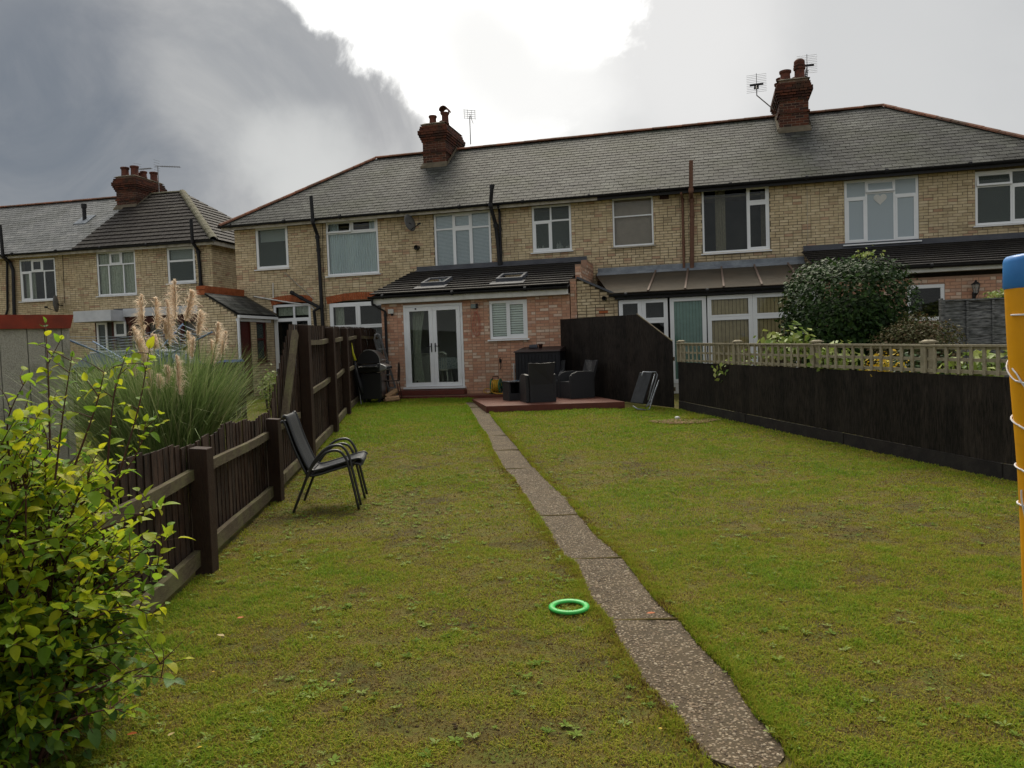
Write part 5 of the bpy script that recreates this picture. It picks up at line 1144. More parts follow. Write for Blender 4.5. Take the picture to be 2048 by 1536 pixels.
for k in range(5):
    s0, s1 = k*2.5+.01, min((k+1)*2.5-.01, LEN); m = MB(); box_s(m, s0, s1, -.012, .02, gz(RPT(s0)[1])-.08, gz(RPT(s0)[1])+.165, gz(RPT(s1)[1])-.08, gz(RPT(s1)[1])+.165); m.build('gravel_board', m_grav, rfen)
psx = []
for x in (1356, 1468, 1625, 1848, 2190, 2900):
    p = seg_at(RA, (RA[0]+rd[0]*10, RA[1]+rd[1]*10), x); psx.append(math.hypot(p[0]-RA[0], p[1]-RA[1]))
psx[-1] = LEN
for k, s0 in enumerate(psx):
    m = MB(); box_s(m, s0-.045, s0+.045, .02, .11, gz(RPT(s0)[1])-.1, ztt(s0)+.03); po = m.build('post', m_trel, rfen)
    m = MB(); c = RPT(s0, .065); z = ztt(s0)+.031; 
    for (r1_, z1_, r2_, z2_) in ((.075, 0, .075, .018), (.062, .018, .03, .035)): m.box8([(c[0]-r1_, c[1]-r1_, z+z1_), (c[0]+r1_, c[1]-r1_, z+z1_), (c[0]+r1_, c[1]+r1_, z+z1_), (c[0]-r1_, c[1]+r1_, z+z1_), (c[0]-r2_, c[1]-r2_, z+z2_), (c[0]+r2_, c[1]-r2_, z+z2_), (c[0]+r2_, c[1]+r2_, z+z2_), (c[0]-r2_, c[1]+r2_, z+z2_)])
    m.build('post_cap', m_trel, po)
sps = [0.02]+psx[1:]
for k in range(len(psx)-1):
    a, b = psx[k]+(.0 if k else -.03), psx[k+1]; n = max(2, round((b-a)/.172)); st = (b-a)/n
    for j in range(n+1):
        sx = a+st*j; sx = min(max(sx, a+.02), b-.02) if j in (0, n) else sx
        m = MB(); box_s(m, sx-.019, sx+.019, -.018, .0, zbt(sx)+.01, ztt(sx)-.012); m.build('trellis_slat', m_trel, rfen)
    for (f0, h0, h1, w_) in ((0, .0, .038, 0), (.5, -.015, .02, 0), (1, -.03, .0, 0)):
        za = zbt(a)+.02+(ztt(a)-zbt(a)-.03)*f0; zb2 = zbt(b)+.02+(ztt(b)-zbt(b)-.03)*f0
        m = MB(); box_s(m, a+.003, b-.003, .002, .020, za+h0, za+h1, zb2+h0, zb2+h1); m.build('trellis_rail', m_trel, rfen)
    m = MB(); box_s(m, a, b-.002, -.03, .03, ztt(a)-.008, ztt(a)+.014, ztt(b)-.008, ztt(b)+.014); m.build('top_rail', m_trel, rfen)
# pale grey lap panel fence in the far right garden
gp = thing('grey_lap_fence', 'grey weathered lap panel fence behind the brown shrub at the right', 'fence', WF, (9, 14, .15))
m_grey = mat('grey_weathered_board', (.17, .175, .18), (.125, .13, .135), 7, .85, .6, 30, ramp=[(.22, .225, .23), (.28, .285, .29), (.25, .255, .26)], stretch=(1, 1, 6), stain=(.09, .10, .09), stain_scale=2.5, stain_amt=.5)
k1 = ray(1884, 600); GF = Fr((float(k1[0])*14.3, 14.3, 0), -0.15)
ztop = 1.5+float(k1[2])*14.3; n = 12
for pnl in range(3):
    x0 = pnl*1.86
    for i in range(n):
        z0 = .2+i*(ztop-.25)/n; z1 = z0+(ztop-.2)/n+.035
        m = MB(); m.box8([(x0, -.02, z0), (x0+1.82, -.02, z0), (x0+1.82, .0, z0), (x0, .0, z0), (x0, -.004, z1), (x0+1.82, -.004, z1), (x0+1.82, .008, z1), (x0, .008, z1)])
        m2 = MB(); m2.add([tuple(GF.w(*p)) for p in m.v], m.f); m2.build('board', m_grey, gp)
    for u in (.02, .42, .86, 1.34, 1.78):
        m = MB().box(x0+u-.02, x0+u+.02, -.045, -.021, .2, ztop-.03); MB().add([tuple(GF.w(*p)) for p in m.v], m.f).build('batten', m_grey, gp)
    m = MB().box(x0-.035, x0-.002, -.06, .06, 0, ztop+.03); MB().add([tuple(GF.w(*p)) for p in m.v], m.f).build('post', m_grey, gp)
    m = MB().box(x0, x0+1.82, -.05, .02, ztop-.028, ztop); MB().add([tuple(GF.w(*p)) for p in m.v], m.f).build('capping', m_grey, gp)

# ------------------------------------------------------------------ left neighbour's garden
m_peb2 = mat('grey_pebbledash', (.32, .31, .26), (.46, .44, .38), 55, .95, .9, 70, stain=(.10, .10, .08), stain_scale=1.2, stain_amt=.7, detail=3, bdist=.02)
m_redf = mat('red_painted_fascia', (.27, .042, .02), (.21, .034, .018), 4, .5, .15, 20, stain=(.10, .03, .02), stain_scale=3)
k1 = ray(141, 655); SY = 11.2; SF = Fr((float(k1[0])*SY, SY, 0), R_(38))
shed = thing('concrete_garage', 'grey pebbledashed sectional garage with red fascia at the left edge', 'garage', SF, (-2, 2, .1))
zs0 = SF.at(135, 657, 0)[1]; zs1 = SF.at(135, 629.5, -.06)[1]
us = [-4.2, -3.5, -2.8, -2.1, -1.4, -.7, 0]; xs_ = [SF.at(x, 700, 0)[0] for x in (-60, 0, 56, 91, 125, 141)]
xs_ = [-4.5, -3.9]+xs_[1:]
for a, b in zip(xs_[:-1], xs_[1:]): MB().box(a+.004, b-.004, 0, .08, 0, zs0+.05).build('wall_panel', m_peb2, shed, bevel=.006)
MB().box(-4.5, -.005, .081, 5, 0, zs0+.04).build('wall', m_peb2, shed)
a = SF.at(147, 629.5, -.06)[0]; b = SF.at(141, 657, -.06)[0]
MB().prism([(-4.6, -.06, zs0), (b, -.06, zs0), (a, -.06, zs1), (-4.6, -.06, zs1)], (0, .05, 0)).build('fascia', m_redf, shed)
MB().box8([(-4.6, -.005, zs1-.08), (b, -.005, zs1-.08), (b, 5.1, zs1-.02), (-4.6, 5.1, zs1-.02), (-4.6, -.005, zs1-.03), (b, -.005, zs1-.03), (b, 5.1, zs1+.05), (-4.6, 5.1, zs1+.05)]).build('roof', m_peb2, shed)
nf = thing('neighbour_fence', 'weathered brown board fence behind the pampas grass', 'fence', WF, (-8.5, 15.4, .2))
m_nf = mat('weathered_brown_board', (.12, .095, .06), (.08, .065, .045), 8, .85, .6, 30, ramp=[(.10, .08, .05), (.14, .11, .072), (.12, .098, .066)], stretch=(4, 4, 1), stain=(.10, .105, .05), stain_scale=2, stain_amt=.4)
NA, NB = (-11.2, 15.2), (-5.6, 16.2); n = 52
for i in range(n):
    t0 = i/n; x, y = NA[0]+(NB[0]-NA[0])*t0, NA[1]+(NB[1]-NA[1])*t0; MB().box(x, x+.1, y, y+.014, gz(y), 1.43+random.uniform(-.012, .012)).build('board', m_nf, nf)
for z in (.55, 1.12): MB().bar((NA[0], NA[1]-.03, z), (NB[0], NB[1]-.03, z), .05, .07).build('rail', m_nf, nf)
m_bluem = mat('blue_grey_metal', (.17, .24, .36), (.13, .19, .30), 8, .35, metal=.3); m_line = mat('pale_blue_line', (.42, .48, .56), None, rough=.5)
ra = thing('rotary_airer', 'opened rotary clothes airer with blue-grey arms and pale lines behind the pampas grass', 'clothes airer', WF, (-5.8, 12, .12))
def P3(x, y, Y): d = ray(x, y); return Vector((float(d[0])*Y, Y, H+float(d[2])*Y))
hub = P3(281, 739, 12.0); tips = [P3(118, 672, 11.2), P3(186, 683, 12.9), P3(366, 648, 12.9), P3(424, 664, 11.2)]
MB().tube([(hub.x, hub.y, 0), (hub.x, hub.y, hub.z+.2)], .022, 8).build('pole', m_bluem, ra)
for t in tips: MB().tube([hub, t], .014, 8).build('arm', m_bluem, ra)
m = MB()
for f_ in np.linspace(.35, .98, 9):
    o = [0, 1, 2, 3]
    for i in range(4):
        a = hub.lerp(tips[o[i]], f_); b = hub.lerp(tips[o[(i+1) % 4]], f_); mid_ = (a+b)/2-Vector((0, 0, .03)); m.tube([a, mid_, b], .0035, 4, cap=False)
m.build('washing_line', m_line, ra)
bn = thing('wheelie_bin', 'black wheelie bin with blue lid beside the outhouse door', 'bin', WF, (-7.95, 22.0, .35)); bx_, by_ = -7.9, 21.6
m_bin = mat('dark_grey_bin_plastic', (.025, .03, .03), (.035, .04, .04), 8, .5); m_blid = mat('blue_lid_plastic', (.03, .08, .30), (.03, .07, .24), 8, .4)
MB().box8([(bx_-.22, by_-.26, .40), (bx_+.22, by_-.26, .40), (bx_+.22, by_+.2, .40), (bx_-.22, by_+.2, .40), (bx_-.29, by_-.33, 1.36), (bx_+.29, by_-.33, 1.36), (bx_+.29, by_+.33, 1.36), (bx_-.29, by_+.33, 1.36)]).build('body', m_bin, bn, bevel=.02)
MB().box8([(bx_-.31, by_-.36, 1.37), (bx_+.31, by_-.36, 1.37), (bx_+.31, by_+.36, 1.40), (bx_-.31, by_+.36, 1.40), (bx_-.27, by_-.32, 1.42), (bx_+.27, by_-.32, 1.42), (bx_+.27, by_+.33, 1.48), (bx_-.27, by_+.33, 1.48)]).build('lid', m_blid, bn, bevel=.015)
for sx in (-1, 1): MB().lathe((bx_+sx*.24, by_+.22, .45), [(.001, -.03), (.1, -.03), (.1, .03), (.001, .03)], 16, axis=0).build('wheel', m_blk, bn)
# silver car
car = thing('silver_car', 'silver car whose roof shows over the weathered fence beside the garage', 'car', WF, (-9.9, 19.6, .35))
m_car = mat('silver_car_paint', (.55, .60, .68), None, rough=.25, metal=.6, coat=.5); m_cgl = mat('car_glass', (.10, .14, .19), None, rough=.08, spec=.9)  # reflected sky is put into the blue-grey car glass colour
cx, cy, z = -9.9, 19.8, .35
m = MB(); L2 = 2.05
pro = [(-2.05, .35), (-2.08, .75), (-1.2, .92), (1.75, .98), (2.05, .9), (2.08, .4)]
m.prism([(cx+p, cy-.85, z+q) for p, q in pro], (0, 1.7, 0)); m.build('body', m_car, car, bevel=.06)
cab = [(-1.25, .9), (-.55, 1.40), (.7, 1.44), (1.35, 1.36), (1.8, .95)]; V = []
for p, q in cab: V.append((cx+p, cy-.8+max(0, q-.9)*.25, z+q))
for p, q in cab: V.append((cx+p, cy+.8-max(0, q-.9)*.25, z+q))
m = MB(); m.add(V, [(4, 3, 2, 1, 0), (5, 6, 7, 8, 9), (0, 1, 6, 5), (3, 4, 9, 8), (4, 0, 5, 9)]); m.build('window', m_cgl, car)
m = MB(); m.add([(x, y, zz+.01) for x, y, zz in (V[1], V[2], V[3], V[8], V[7], V[6])]+[(x, y, zz+.04) for x, y, zz in (V[1], V[2], V[3], V[8], V[7], V[6])], [(0, 1, 4, 5), (1, 2, 3, 4), (6, 11, 10, 7), (7, 10, 9, 8), (0, 5, 11, 6), (2, 8, 9, 3), (0, 6, 7, 1), (1, 7, 8, 2), (5, 4, 10, 11), (4, 3, 9, 10)]); m.build('roof', m_car, car)
for (sx, sy) in ((-1.3, -1), (1.3, -1), (-1.3, 1), (1.3, 1)):
    wo = MB().lathe((cx+sx, cy+sy*.82, z+.31), [(.001, -.09), (.28, -.09), (.31, -.06), (.31, .06), (.28, .09), (.001, .09)], 20, axis=1).build('wheel', m_blk, car)
    MB().lathe((cx+sx, cy+sy*.82, z+.31), [(.001, -.095), (.19, -.095), (.19, .095), (.001, .095)], 16, axis=1).build('rim', m_car, wo)

# ------------------------------------------------------------------ items by the house
m_bbq = mat('black_enamel', (.012, .012, .014), (.016, .016, .018), 8, .28, spec=.6); m_st = mat('brushed_steel', (.45, .46, .47), (.38, .39, .4), 12, .3, metal=.9)
bq = thing('barbecue', 'black gas barbecue on a cabinet against the tall fence', 'barbecue', WF, (-3.35, 18.9, .3)); bx_, by_, z = -3.42, 18.8, .32
MB().box(bx_-.22, bx_+.26, by_-.28, by_+.38, z+.09, z+.72).build('cabinet', m_bbq, bq, bevel=.01)
MB().box(bx_+.262, bx_+.275, by_-.25, by_+.35, z+.12, z+.66).build('door', m_bbq, bq, bevel=.004)
MB().box(bx_-.28, bx_+.26, by_-.34, by_+.44, z+.74, z+.93).build('firebox', m_bbq, bq, bevel=.02)
m = MB(); m.prism([(bx_+.262, by_-.36, z+.76), (bx_+.42, by_-.36, z+.80), (bx_+.42, by_-.36, z+.88), (bx_+.262, by_-.36, z+.95)], (0, .82, 0)); cp = m.build('control_panel', m_st, bq, bevel=.01)
for k in range(3): MB().lathe((bx_+.435, by_-.2+k*.25, z+.84), [(.001, -.015), (.032, -.015), (.028, .02), (.001, .02)], 12, axis=0).build('knob', m_blk, cp)
pl = [(bx_-.28, z+.95)]+[(bx_-.0+.28*math.cos(math.pi-a)-.0, z+.95+.33*math.sin(a)) for a in np.linspace(0.15, math.pi-.35, 12)]+[(bx_+.26, z+.95)]
m = MB(); m.prism([(p, by_-.34, q) for p, q in pl], (0, .78, 0)); lo = m.build('lid', m_bbq, bq, bevel=.01)
m = MB()
for a, b in zip(pl[5:-1], pl[6:]): m.bar((a[0]+.005, by_-.345, a[1]+.005), (b[0]+.005, by_-.345, b[1]+.005), .02, .02, (0, 1, 0))
m.tube([(bx_+.30, by_-.3, z+1.03), (bx_+.30, by_+.4, z+1.03)], .014, 8); m.bar((bx_+.22, by_-.28, z+1.03), (bx_+.3, by_-.28, z+1.03), .02, .02); m.build('handle', m_st, lo)
MB().box(bx_-.2, bx_+.24, by_-.62, by_-.35, z+.86, z+.89).build('side_shelf', m_bbq, bq, bevel=.006)
for sx in (-.15, .2):
    for sy in (-.22, .32): MB().lathe((bx_+sx, by_+sy, z+.045), [(.001, -.02), (.045, -.02), (.045, .02), (.001, .02)], 12, axis=1).build('wheel', m_blk, bq)
m = MB(); m.tube([(-3.62, 18.3, .42), (-3.70, 18.32, 1.0), (-3.74, 18.33, 1.42)], [.028, .055, .03], 10); m.tube([(-3.55, 18.2, .55), (-3.62, 18.28, .8), (-3.72, 18.32, 1.25)], [.03, .055, .025], 8)
pa = thing('furled_parasol', 'furled black parasol with a bright yellow tip leaning on the fence by the barbecue', 'parasol', WF, (-3.6, 18.3, .3)); m.build('canopy', m_blk, pa, smooth=True)
MB().tube([(-3.71, 18.32, 1.36), (-3.76, 18.33, 1.55), (-3.78, 18.33, 1.78)], [.036, .022, .008], 8).build('tip_cover', mat('yellow_fabric', (.5, .48, .03), None, rough=.7), pa, smooth=True)
MB().tube([(-3.60, 18.25, .30), (-3.71, 18.32, 1.3)], .014, 6).build('pole', m_st, pa)
ld = thing('folding_steps', 'folded grey metal steps leaning upright behind the barbecue', 'step ladder', WF, (-3.3, 19.9, .35)); lx, ly = -3.45, 20.0
for sx in (-.0, .22): MB().bar((lx+.28+sx*.9-.0, ly, .36), (lx-.1+sx*.75, ly+.12, 1.90), .03, .05).build('stile', m_alu, ld)
for k in range(4):
    t = .15+.22*k; MB().box(lx+.28-.38*t+.0, lx+.28-.38*t+.21, ly-.04+.12*t, ly+.06+.12*t, .36+1.54*t, .39+1.54*t).build('tread', m_alu, ld)
m = MB(); m.tube([(lx-.1, ly+.12, 1.88), (lx-.08, ly+.12, 1.99), (lx-.02, ly+.12, 2.03), (lx+.04, ly+.12, 1.99), (lx+.065, ly+.12, 1.88)], .022, 8); m.build('handle', m_alu, ld)
m_iron = mat('dark_wrought_iron', (.02, .016, .014), (.05, .028, .02), 14, .6)
bc = thing('bistro_chair', 'dark wrought iron bistro chair by the foot of the downpipe', 'chair', WF, (-2.9, 19.2, .35)); x0, y0, z = -3.0, 19.15, .36
for (sx, sy) in ((-1, -1), (1, -1), (1, 1), (-1, 1)): MB().tube([(x0+sx*.22, y0+sy*.2, z), (x0+sx*.16, y0+sy*.16, z+.45)], .011, 6).build('leg', m_iron, bc)
MB().lathe((x0, y0, z+.45), [(.001, 0), (.2, 0), (.21, .01), (.2, .02), (.001, .02)], 16).build('seat', m_iron, bc)
m = MB(); m.tube([(x0+.18, y0-.17, z+.45), (x0+.2, y0-.16, z+.75), (x0+.2, y0-.08, z+.9), (x0+.2, y0+.08, z+.9), (x0+.2, y0+.16, z+.75), (x0+.18, y0+.17, z+.45)], .011, 6)
for k in (-.08, 0, .08): m.tube([(x0+.19, y0+k, z+.46), (x0+.2, y0+k, z+.88)], .007, 5)
m.build('backrest', m_iron, bc)
m_wood = mat('split_log_wood', (.42, .27, .15), (.30, .18, .10), 14, .8, .5, 30)
for k, (x, y, r_, a, lb) in enumerate(((-2.93, 18.72, .075, .3, 'pale split log lying at the front by the barbecue'), (-3.02, 18.86, .06, 1.0, 'smaller split log behind the front log'), (-2.98, 18.95, .07, .6, 'split log on top of the little log heap'))):
    z = gz(y)+r_+(.12 if k == 2 else 0); d = Vector((math.cos(a), math.sin(a), .1 if k < 2 else .5)).normalized()*.17
    m = MB().tube([Vector((x, y, z))-d, Vector((x, y, z)), Vector((x, y, z))+d], [r_*.95, r_, r_*.9], 7); m.build('log', m_wood, None, label=lb, cat='log', group='split logs beside the barbecue')
# storage box
m_sbox = mat('black_shed_plastic', (.016, .017, .021), (.022, .023, .027), 6, .5, .2, 40); m_slid = mat('brown_black_lid', (.045, .030, .028), (.035, .025, .024), 6, .45, .2, 30)
su0 = M.at(1028, 705, -3.85)[0]; su1 = su0+1.12; sz = M.at(1028, 703, -3.85)[1]
sb = thing('storage_box', 'tall black garden storage box with ribbed doors against the pink wall', 'storage box', M, (su0+.6, -3.5, .39))
MB().box(su0+.02, su1, -3.84, -3.08, .395, sz-.02).build('body', m_sbox, sb)
nr_ = 13
for k in range(nr_): a = su0+.03+k*(su1-su0-.04)/nr_; MB().box(a, a+(su1-su0)/nr_-.022, -3.857, -3.841, .43, sz-.08).build('slat', m_sbox, sb, bevel=.003)
MB().box8([(su0-.01, -3.89, sz-.03), (su1+.02, -3.89, sz-.03), (su1+.02, -3.05, sz-.03), (su0-.01, -3.05, sz-.03), (su0+.0, -3.87, sz), (su1, -3.87, sz), (su1, -3.06, sz+.10), (su0+.08, -3.06, sz+.10)]).build('lid', m_slid, sb, bevel=.008)
t = thing('small_pot', 'small dark plant pot on its side on the storage box lid', 'pot', M, (su0+.45, -3.4, sz+.06)); m = MB(); m.lathe((su0+.38, -3.4, sz+.10), [(.001, -.1), (.04, -.1), (.06, .08), (.065, .08), (.065, .1), (.05, .1), (.035, -.08), (.001, -.08)], 12, axis=0); m.build('bowl', m_leadd, t, smooth=True)
t = thing('terracotta_pot', 'small terracotta pot beside the fallen pot on the storage box', 'pot', M, (su0+.58, -3.4, sz+.06)); MB().lathe((su0+.56, -3.4, sz+.05), [(.001, 0), (.035, 0), (.055, .09), (.06, .09), (.06, .115), (.045, .115), (.04, .02), (.001, .02)], 12).build('bowl', m_pot, t, smooth=True)
# rattan set
m_rat = bpy.data.materials.new('black_rattan'); m_rat.use_nodes = True; nt = m_rat.node_tree; N = nt.nodes; L = nt.links; b = N['Principled BSDF']
b.inputs['Base Color'].default_value = (.014, .015, .018, 1); b.inputs['Roughness'].default_value = .42
tc = N.new('ShaderNodeTexCoord'); wv = []
for ax in ('Z', 'DIAGONAL'):
    w_ = N.new('ShaderNodeTexWave'); w_.bands_direction = ax; w_.inputs['Scale'].default_value = 28 if ax == 'Z' else 20; L.new(tc.outputs['Object'], w_.inputs['Vector']); wv.append(w_)
mu = N.new('ShaderNodeMath'); mu.operation = 'MULTIPLY'; L.new(wv[0].outputs['Fac'], mu.inputs[0]); L.new(wv[1].outputs['Fac'], mu.inputs[1])
bm = N.new('ShaderNodeBump'); bm.inputs['Strength'].default_value = .7; bm.inputs['Distance'].default_value = .01; L.new(mu.outputs[0], bm.inputs['Height']); L.new(bm.outputs[0], b.inputs['Normal'])
def rattan_chair(loc, rz, label):
    t = thing('rattan_armchair', label, 'armchair', WF, (0, 0, 0), group='black rattan armchairs on the deck'); t['off'] = [0, 0, 0]
    MB().box(-.25, .25, -.24, .30, 0, .38).build('seat', m_rat, t, bevel=.015)
    for sx in (-1, 1):
        prof = [(-.28, 0), (.32, 0), (.32, .50), (.26, .56), (.14, .60), (-.05, .605), (-.28, .585)]
        m = MB(); x0 = sx*.25 if sx > 0 else -.33; m.prism([(x0, p, q) for p, q in prof], (.08, 0, 0)); m.build('arm', m_rat, t, bevel=.012)
    V = [(-.25, -.31, .0), (.25, -.31, .0), (.25, -.24, .0), (-.25, -.24, .0), (-.25, -.31, .38), (.25, -.31, .38), (.25, -.22, .38), (-.25, -.22, .38), (-.29, -.42, .84), (0, -.45, .825), (.29, -.42, .84), (.29, -.375, .84), (0, -.405, .825), (-.29, -.375, .84)]
    m = MB(); m.add(V, [(3, 2, 1, 0), (0, 1, 5, 4), (1, 2, 6, 5), (2, 3, 7, 6), (3, 0, 4, 7), (4, 5, 10, 9, 8), (5, 6, 11, 10), (6, 7, 13, 12, 11), (7, 4, 8, 13), (8, 9, 12, 13), (9, 10, 11, 12)]); m.build('backrest', m_rat, t, bevel=.008)
    t.location = loc; t.rotation_euler = (0, 0, rz); return t
def copy_thing(src, loc, rz, label):
    r = src.copy(); COL.objects.link(r); r.location = loc; r.rotation_euler = (0, 0, rz); r['label'] = label
    for ch in list(src.children):
        c = ch.copy(); COL.objects.link(c); c.parent = r
        for g in ch.children: d = g.copy(); COL.objects.link(d); d.parent = c
    return r
ca = G(1078, 806, .12); ch0 = rattan_chair((ca[0]+.0, ca[1]+.38, zd), R_(12), 'rattan armchair nearest the lawn with its back to the camera')
cb = G(1150, 796, .12); copy_thing(ch0, (cb[0]+.08, cb[1]+.38, zd), R_(112), 'rattan armchair seen from the side in front of the black screen')
copy_thing(ch0, (.92, 18.1, zd), R_(165), 'rattan armchair mostly hidden behind the one nearest the lawn')
rt = thing('rattan_table', 'low black rattan side table with an open shelf left of the armchairs', 'table', WF, (.1, 17.9, zd)); cx, cy = G(1030, 800, .12)[0]+.03, G(1030, 800, .12)[1]+.28
Rm = lambda x, y: (cx+x*math.cos(.35)-y*math.sin(.35), cy+x*math.sin(.35)+y*math.cos(.35))
def rbox(x0, x1, y0, y1, z0, z1, name, mt, par, bev=.008):
    q = [Rm(x0, y0), Rm(x1, y0), Rm(x1, y1), Rm(x0, y1)]; return MB().box8([(a, b, z0) for a, b in q]+[(a, b, z1) for a, b in q]).build(name, mt, par, bevel=bev)
rbox(-.24, .24, -.22, .22, zd, zd+.16, 'base', m_rat, rt); rbox(-.24, .24, .12, .22, zd+.162, zd+.40, 'back', m_rat, rt); rbox(-.24, -.20, -.22, .118, zd+.162, zd+.40, 'side', m_rat, rt); rbox(.0, .24, -.22, .118, zd+.162, zd+.40, 'side', m_rat, rt)
rbox(-.26, .26, -.24, .24, zd+.402, zd+.43, 'top', m_rat, rt); rbox(-.23, .23, -.21, .21, zd+.431, zd+.437, 'glass_top', m_cgl, rt, 0)
# folded lounger
lg = thing('folded_lounger', 'folded black sun lounger with grey tubes leaning on the black screen', 'sun lounger', WF, (2.55, 15.4, .2))
def LP(x, y, Y): return P3(x, y, Y)
c0, c1, c2, c3 = LP(1262, 806, 15.15), LP(1287, 809, 14.95), LP(1306, 746, 15.15), LP(1281, 746, 15.38)
nrm = (c1-c0).cross(c3-c0).normalized()*.035
m = MB(); m.box8([c0, c1, c1+nrm, c0+nrm, c3, c2, c2+nrm, c3+nrm]); m.build('fabric', mat('black_sling_fabric', (.02, .022, .025), (.032, .034, .038), 9, .5), lg, bevel=.01)
m_gt = mat('grey_tube', (.30, .32, .35), (.24, .26, .29), 8, .4, metal=.4)
for pts in ([LP(1283, 752, 15.2), LP(1286, 744, 15.25), LP(1312, 744, 15.3), LP(1315, 750, 15.3), LP(1300, 800, 15.2), LP(1292, 814, 15.1)], [LP(1318, 760, 15.35), LP(1309, 785, 15.25), LP(1299, 818, 15.1), LP(1294, 820, 15.05)], [LP(1266, 812, 15.1), LP(1275, 818, 15.0), LP(1292, 820, 15.0)], [LP(1310, 748, 15.3), LP(1302, 775, 15.2), LP(1296, 800, 15.1)], [LP(1312, 775, 15.3), LP(1302, 805, 15.2), LP(1294, 812, 15.1)]):
    MB().tube(pts, .013, 8).build('tube', m_gt, lg, smooth=True)
# hose reel
hu, hz_ = M.at(991, 766, -3.35); hr = thing('hose_reel', 'green hose reel wound with yellow hose by the pink wall', 'hose reel', M, (hu, -3.35, .4))
m_grn = mat('green_plastic', (.02, .17, .09), None, rough=.4); m_yh = mat('yellow_hose', (.55, .33, .03), (.48, .28, .03), 10, .45)
hz_ = .40+.19
for sx in (-.10, .12):
    m = MB(); m.lathe((hu+sx, -3.32, hz_), [(.165, -.012), (.19, -.008), (.19, .008), (.165, .012)], 24, axis=0, closed=True)
    for k in range(5): a = 2*math.pi*k/5; m.tube([(hu+sx, -3.32, hz_), (hu+sx, -3.32+.17*math.cos(a), hz_+.17*math.sin(a))], .012, 6)
    m.build('reel_side', m_grn, hr)
pts = []
for k in range(5*20+1): a = 2*math.pi*k/20; pts.append((hu-.085+.19*k/100, -3.32+.135*math.cos(a), hz_+.135*math.sin(a)))
for k in range(4*20+1): a = 2*math.pi*k/20; pts.append((hu+.10-.19*k/80, -3.32+.157*math.cos(a), hz_+.157*math.sin(a)))
pts += [(hu-.05, -3.5, .45), (hu+.1, -3.62, .42), (hu+.4, -3.55, .415), (hu+.62, -3.6, .415)]
MB().tube(pts, .0135, 7).build('hose', m_yh, hr, smooth=True)
m = MB(); m.tube([(hu-.10, -3.32, hz_), (hu-.13, -3.45, .41), (hu-.13, -3.2, .41), (hu-.10, -3.32, hz_)], .012, 6); m.tube([(hu+.13, -3.32, hz_), (hu+.16, -3.45, .41), (hu+.16, -3.2, .41), (hu+.13, -3.32, hz_)], .012, 6); m.tube([(hu-.08, -3.3, hz_+.18), (hu-.08, -3.3, hz_+.24), (hu+.06, -3.3, hz_+.24), (hu+.06, -3.3, hz_+.18)], .012, 6); m.build('stand', m_blk, hr)
m = MB(); pts = [(hu-.16+(-.10)*math.sin(t), -3.55+.0*t, .43+.12*(1-math.cos(t))*.5) for t in np.linspace(0, 2*math.pi, 12)]; m.tube(pts, .009, 6); m.build('hose_tail', m_yh, hr, smooth=True)
u_, z_ = M.at(1027, 735, -3.08); MB().box(u_-.012, u_+.012, -3.05, -3.015, .4, z_+.1).build('batten', m_white, ext, label='thin white pipe beside the storage box')

# ------------------------------------------------------------------ stacked sling chairs on the lawn
m_frame = mat('black_powder_coat', (.014, .014, .016), (.02, .02, .022), 10, .35, spec=.55); m_sling = mat('black_sling', (.035, .038, .042), (.045, .048, .052), 40, .45, .3, 400)
CHX, CHY = -1.85, 7.62
def bez(pts, n=5):
    P = [Vector(p) for p in pts]; out = []
    for i in range(len(P)-1):
        p0, p1, p2, p3 = P[max(i-1, 0)], P[i], P[i+1], P[min(i+2, len(P)-1)]
        for k in range(n): t = k/n; out.append(.5*((2*p1)+(p2-p0)*t+(2*p0-5*p1+4*p2-p3)*t*t+(3*p1-p0-3*p2+p3)*t**3))
    return out+[P[-1]]
def sling_chair(label):
    t = thing('sling_garden_chair', label, 'garden chair', WF, (0, 0, 0), group='two stacked black garden chairs')
    rl_ = [(-.395, .875), (-.385, .885), (-.36, .86), (-.285, .62), (-.20, .41), (-.165, .36), (-.10, .35), (.10, .40), (.28, .445), (.32, .44), (.335, .42)]
    c = bez([(x, 0, z) for x, z in rl_], 4); V = []; T = []; W_ = .235
    for p in c:
        for j in range(5): s_ = -1+j*.5; V.append((p.x, s_*W_, p.z-.018*(1-s_*s_)*(1 if p.x > -.2 else .3)))
    for i in range(len(c)-1):
        for j in range(4): q = i*5+j; T.append((q, q+5, q+6, q+1))
    so = MB().add(V, T).build('sling', m_sling, t, smooth=True); md = so.modifiers.new('s', 'SOLIDIFY'); md.thickness = .006
    for sy in (-1, 1):
        MB().tube([(p.x, sy*.24, p.z) for p in c], .012, 8).build('side_rail', m_frame, t, smooth=True)
        arm = bez([(-.315, sy*.285, 0), (-.20, sy*.28, .27), (-.13, sy*.275, .42), (-.02, sy*.275, .545), (.07, sy*.275, .585), (.15, sy*.275, .575), (.205, sy*.275, .50), (.235, sy*.275, .38), (.31, sy*.285, 0)], 5)
        MB().tube(arm, .0125, 8).build('leg', m_frame, t, smooth=True)
        MB().tube([(-.175, sy*.24, .36), (-.175, sy*.285, .34)], .010, 6).build('bracket', m_frame, t)
    m = MB(); m.tube([(-.39, -.24, .875), (-.39, .24, .875)], .012, 8); m.tube([(.25, -.275, .41), (.25, .275, .41)], .010, 8); m.tube([(-.16, -.28, .345), (-.16, .28, .345)], .010, 8); m.build('cross_bar', m_frame, t)
    return t
sc0 = sling_chair('lower of two stacked black sling chairs on the lawn by the low fence'); sc0.location = (CHX, CHY, .0); sc0.rotation_euler = (0, 0, R_(5))
copy_thing(sc0, (CHX+.02, CHY+.0, .05), R_(5), 'upper of two stacked black sling chairs on the lawn by the low fence')
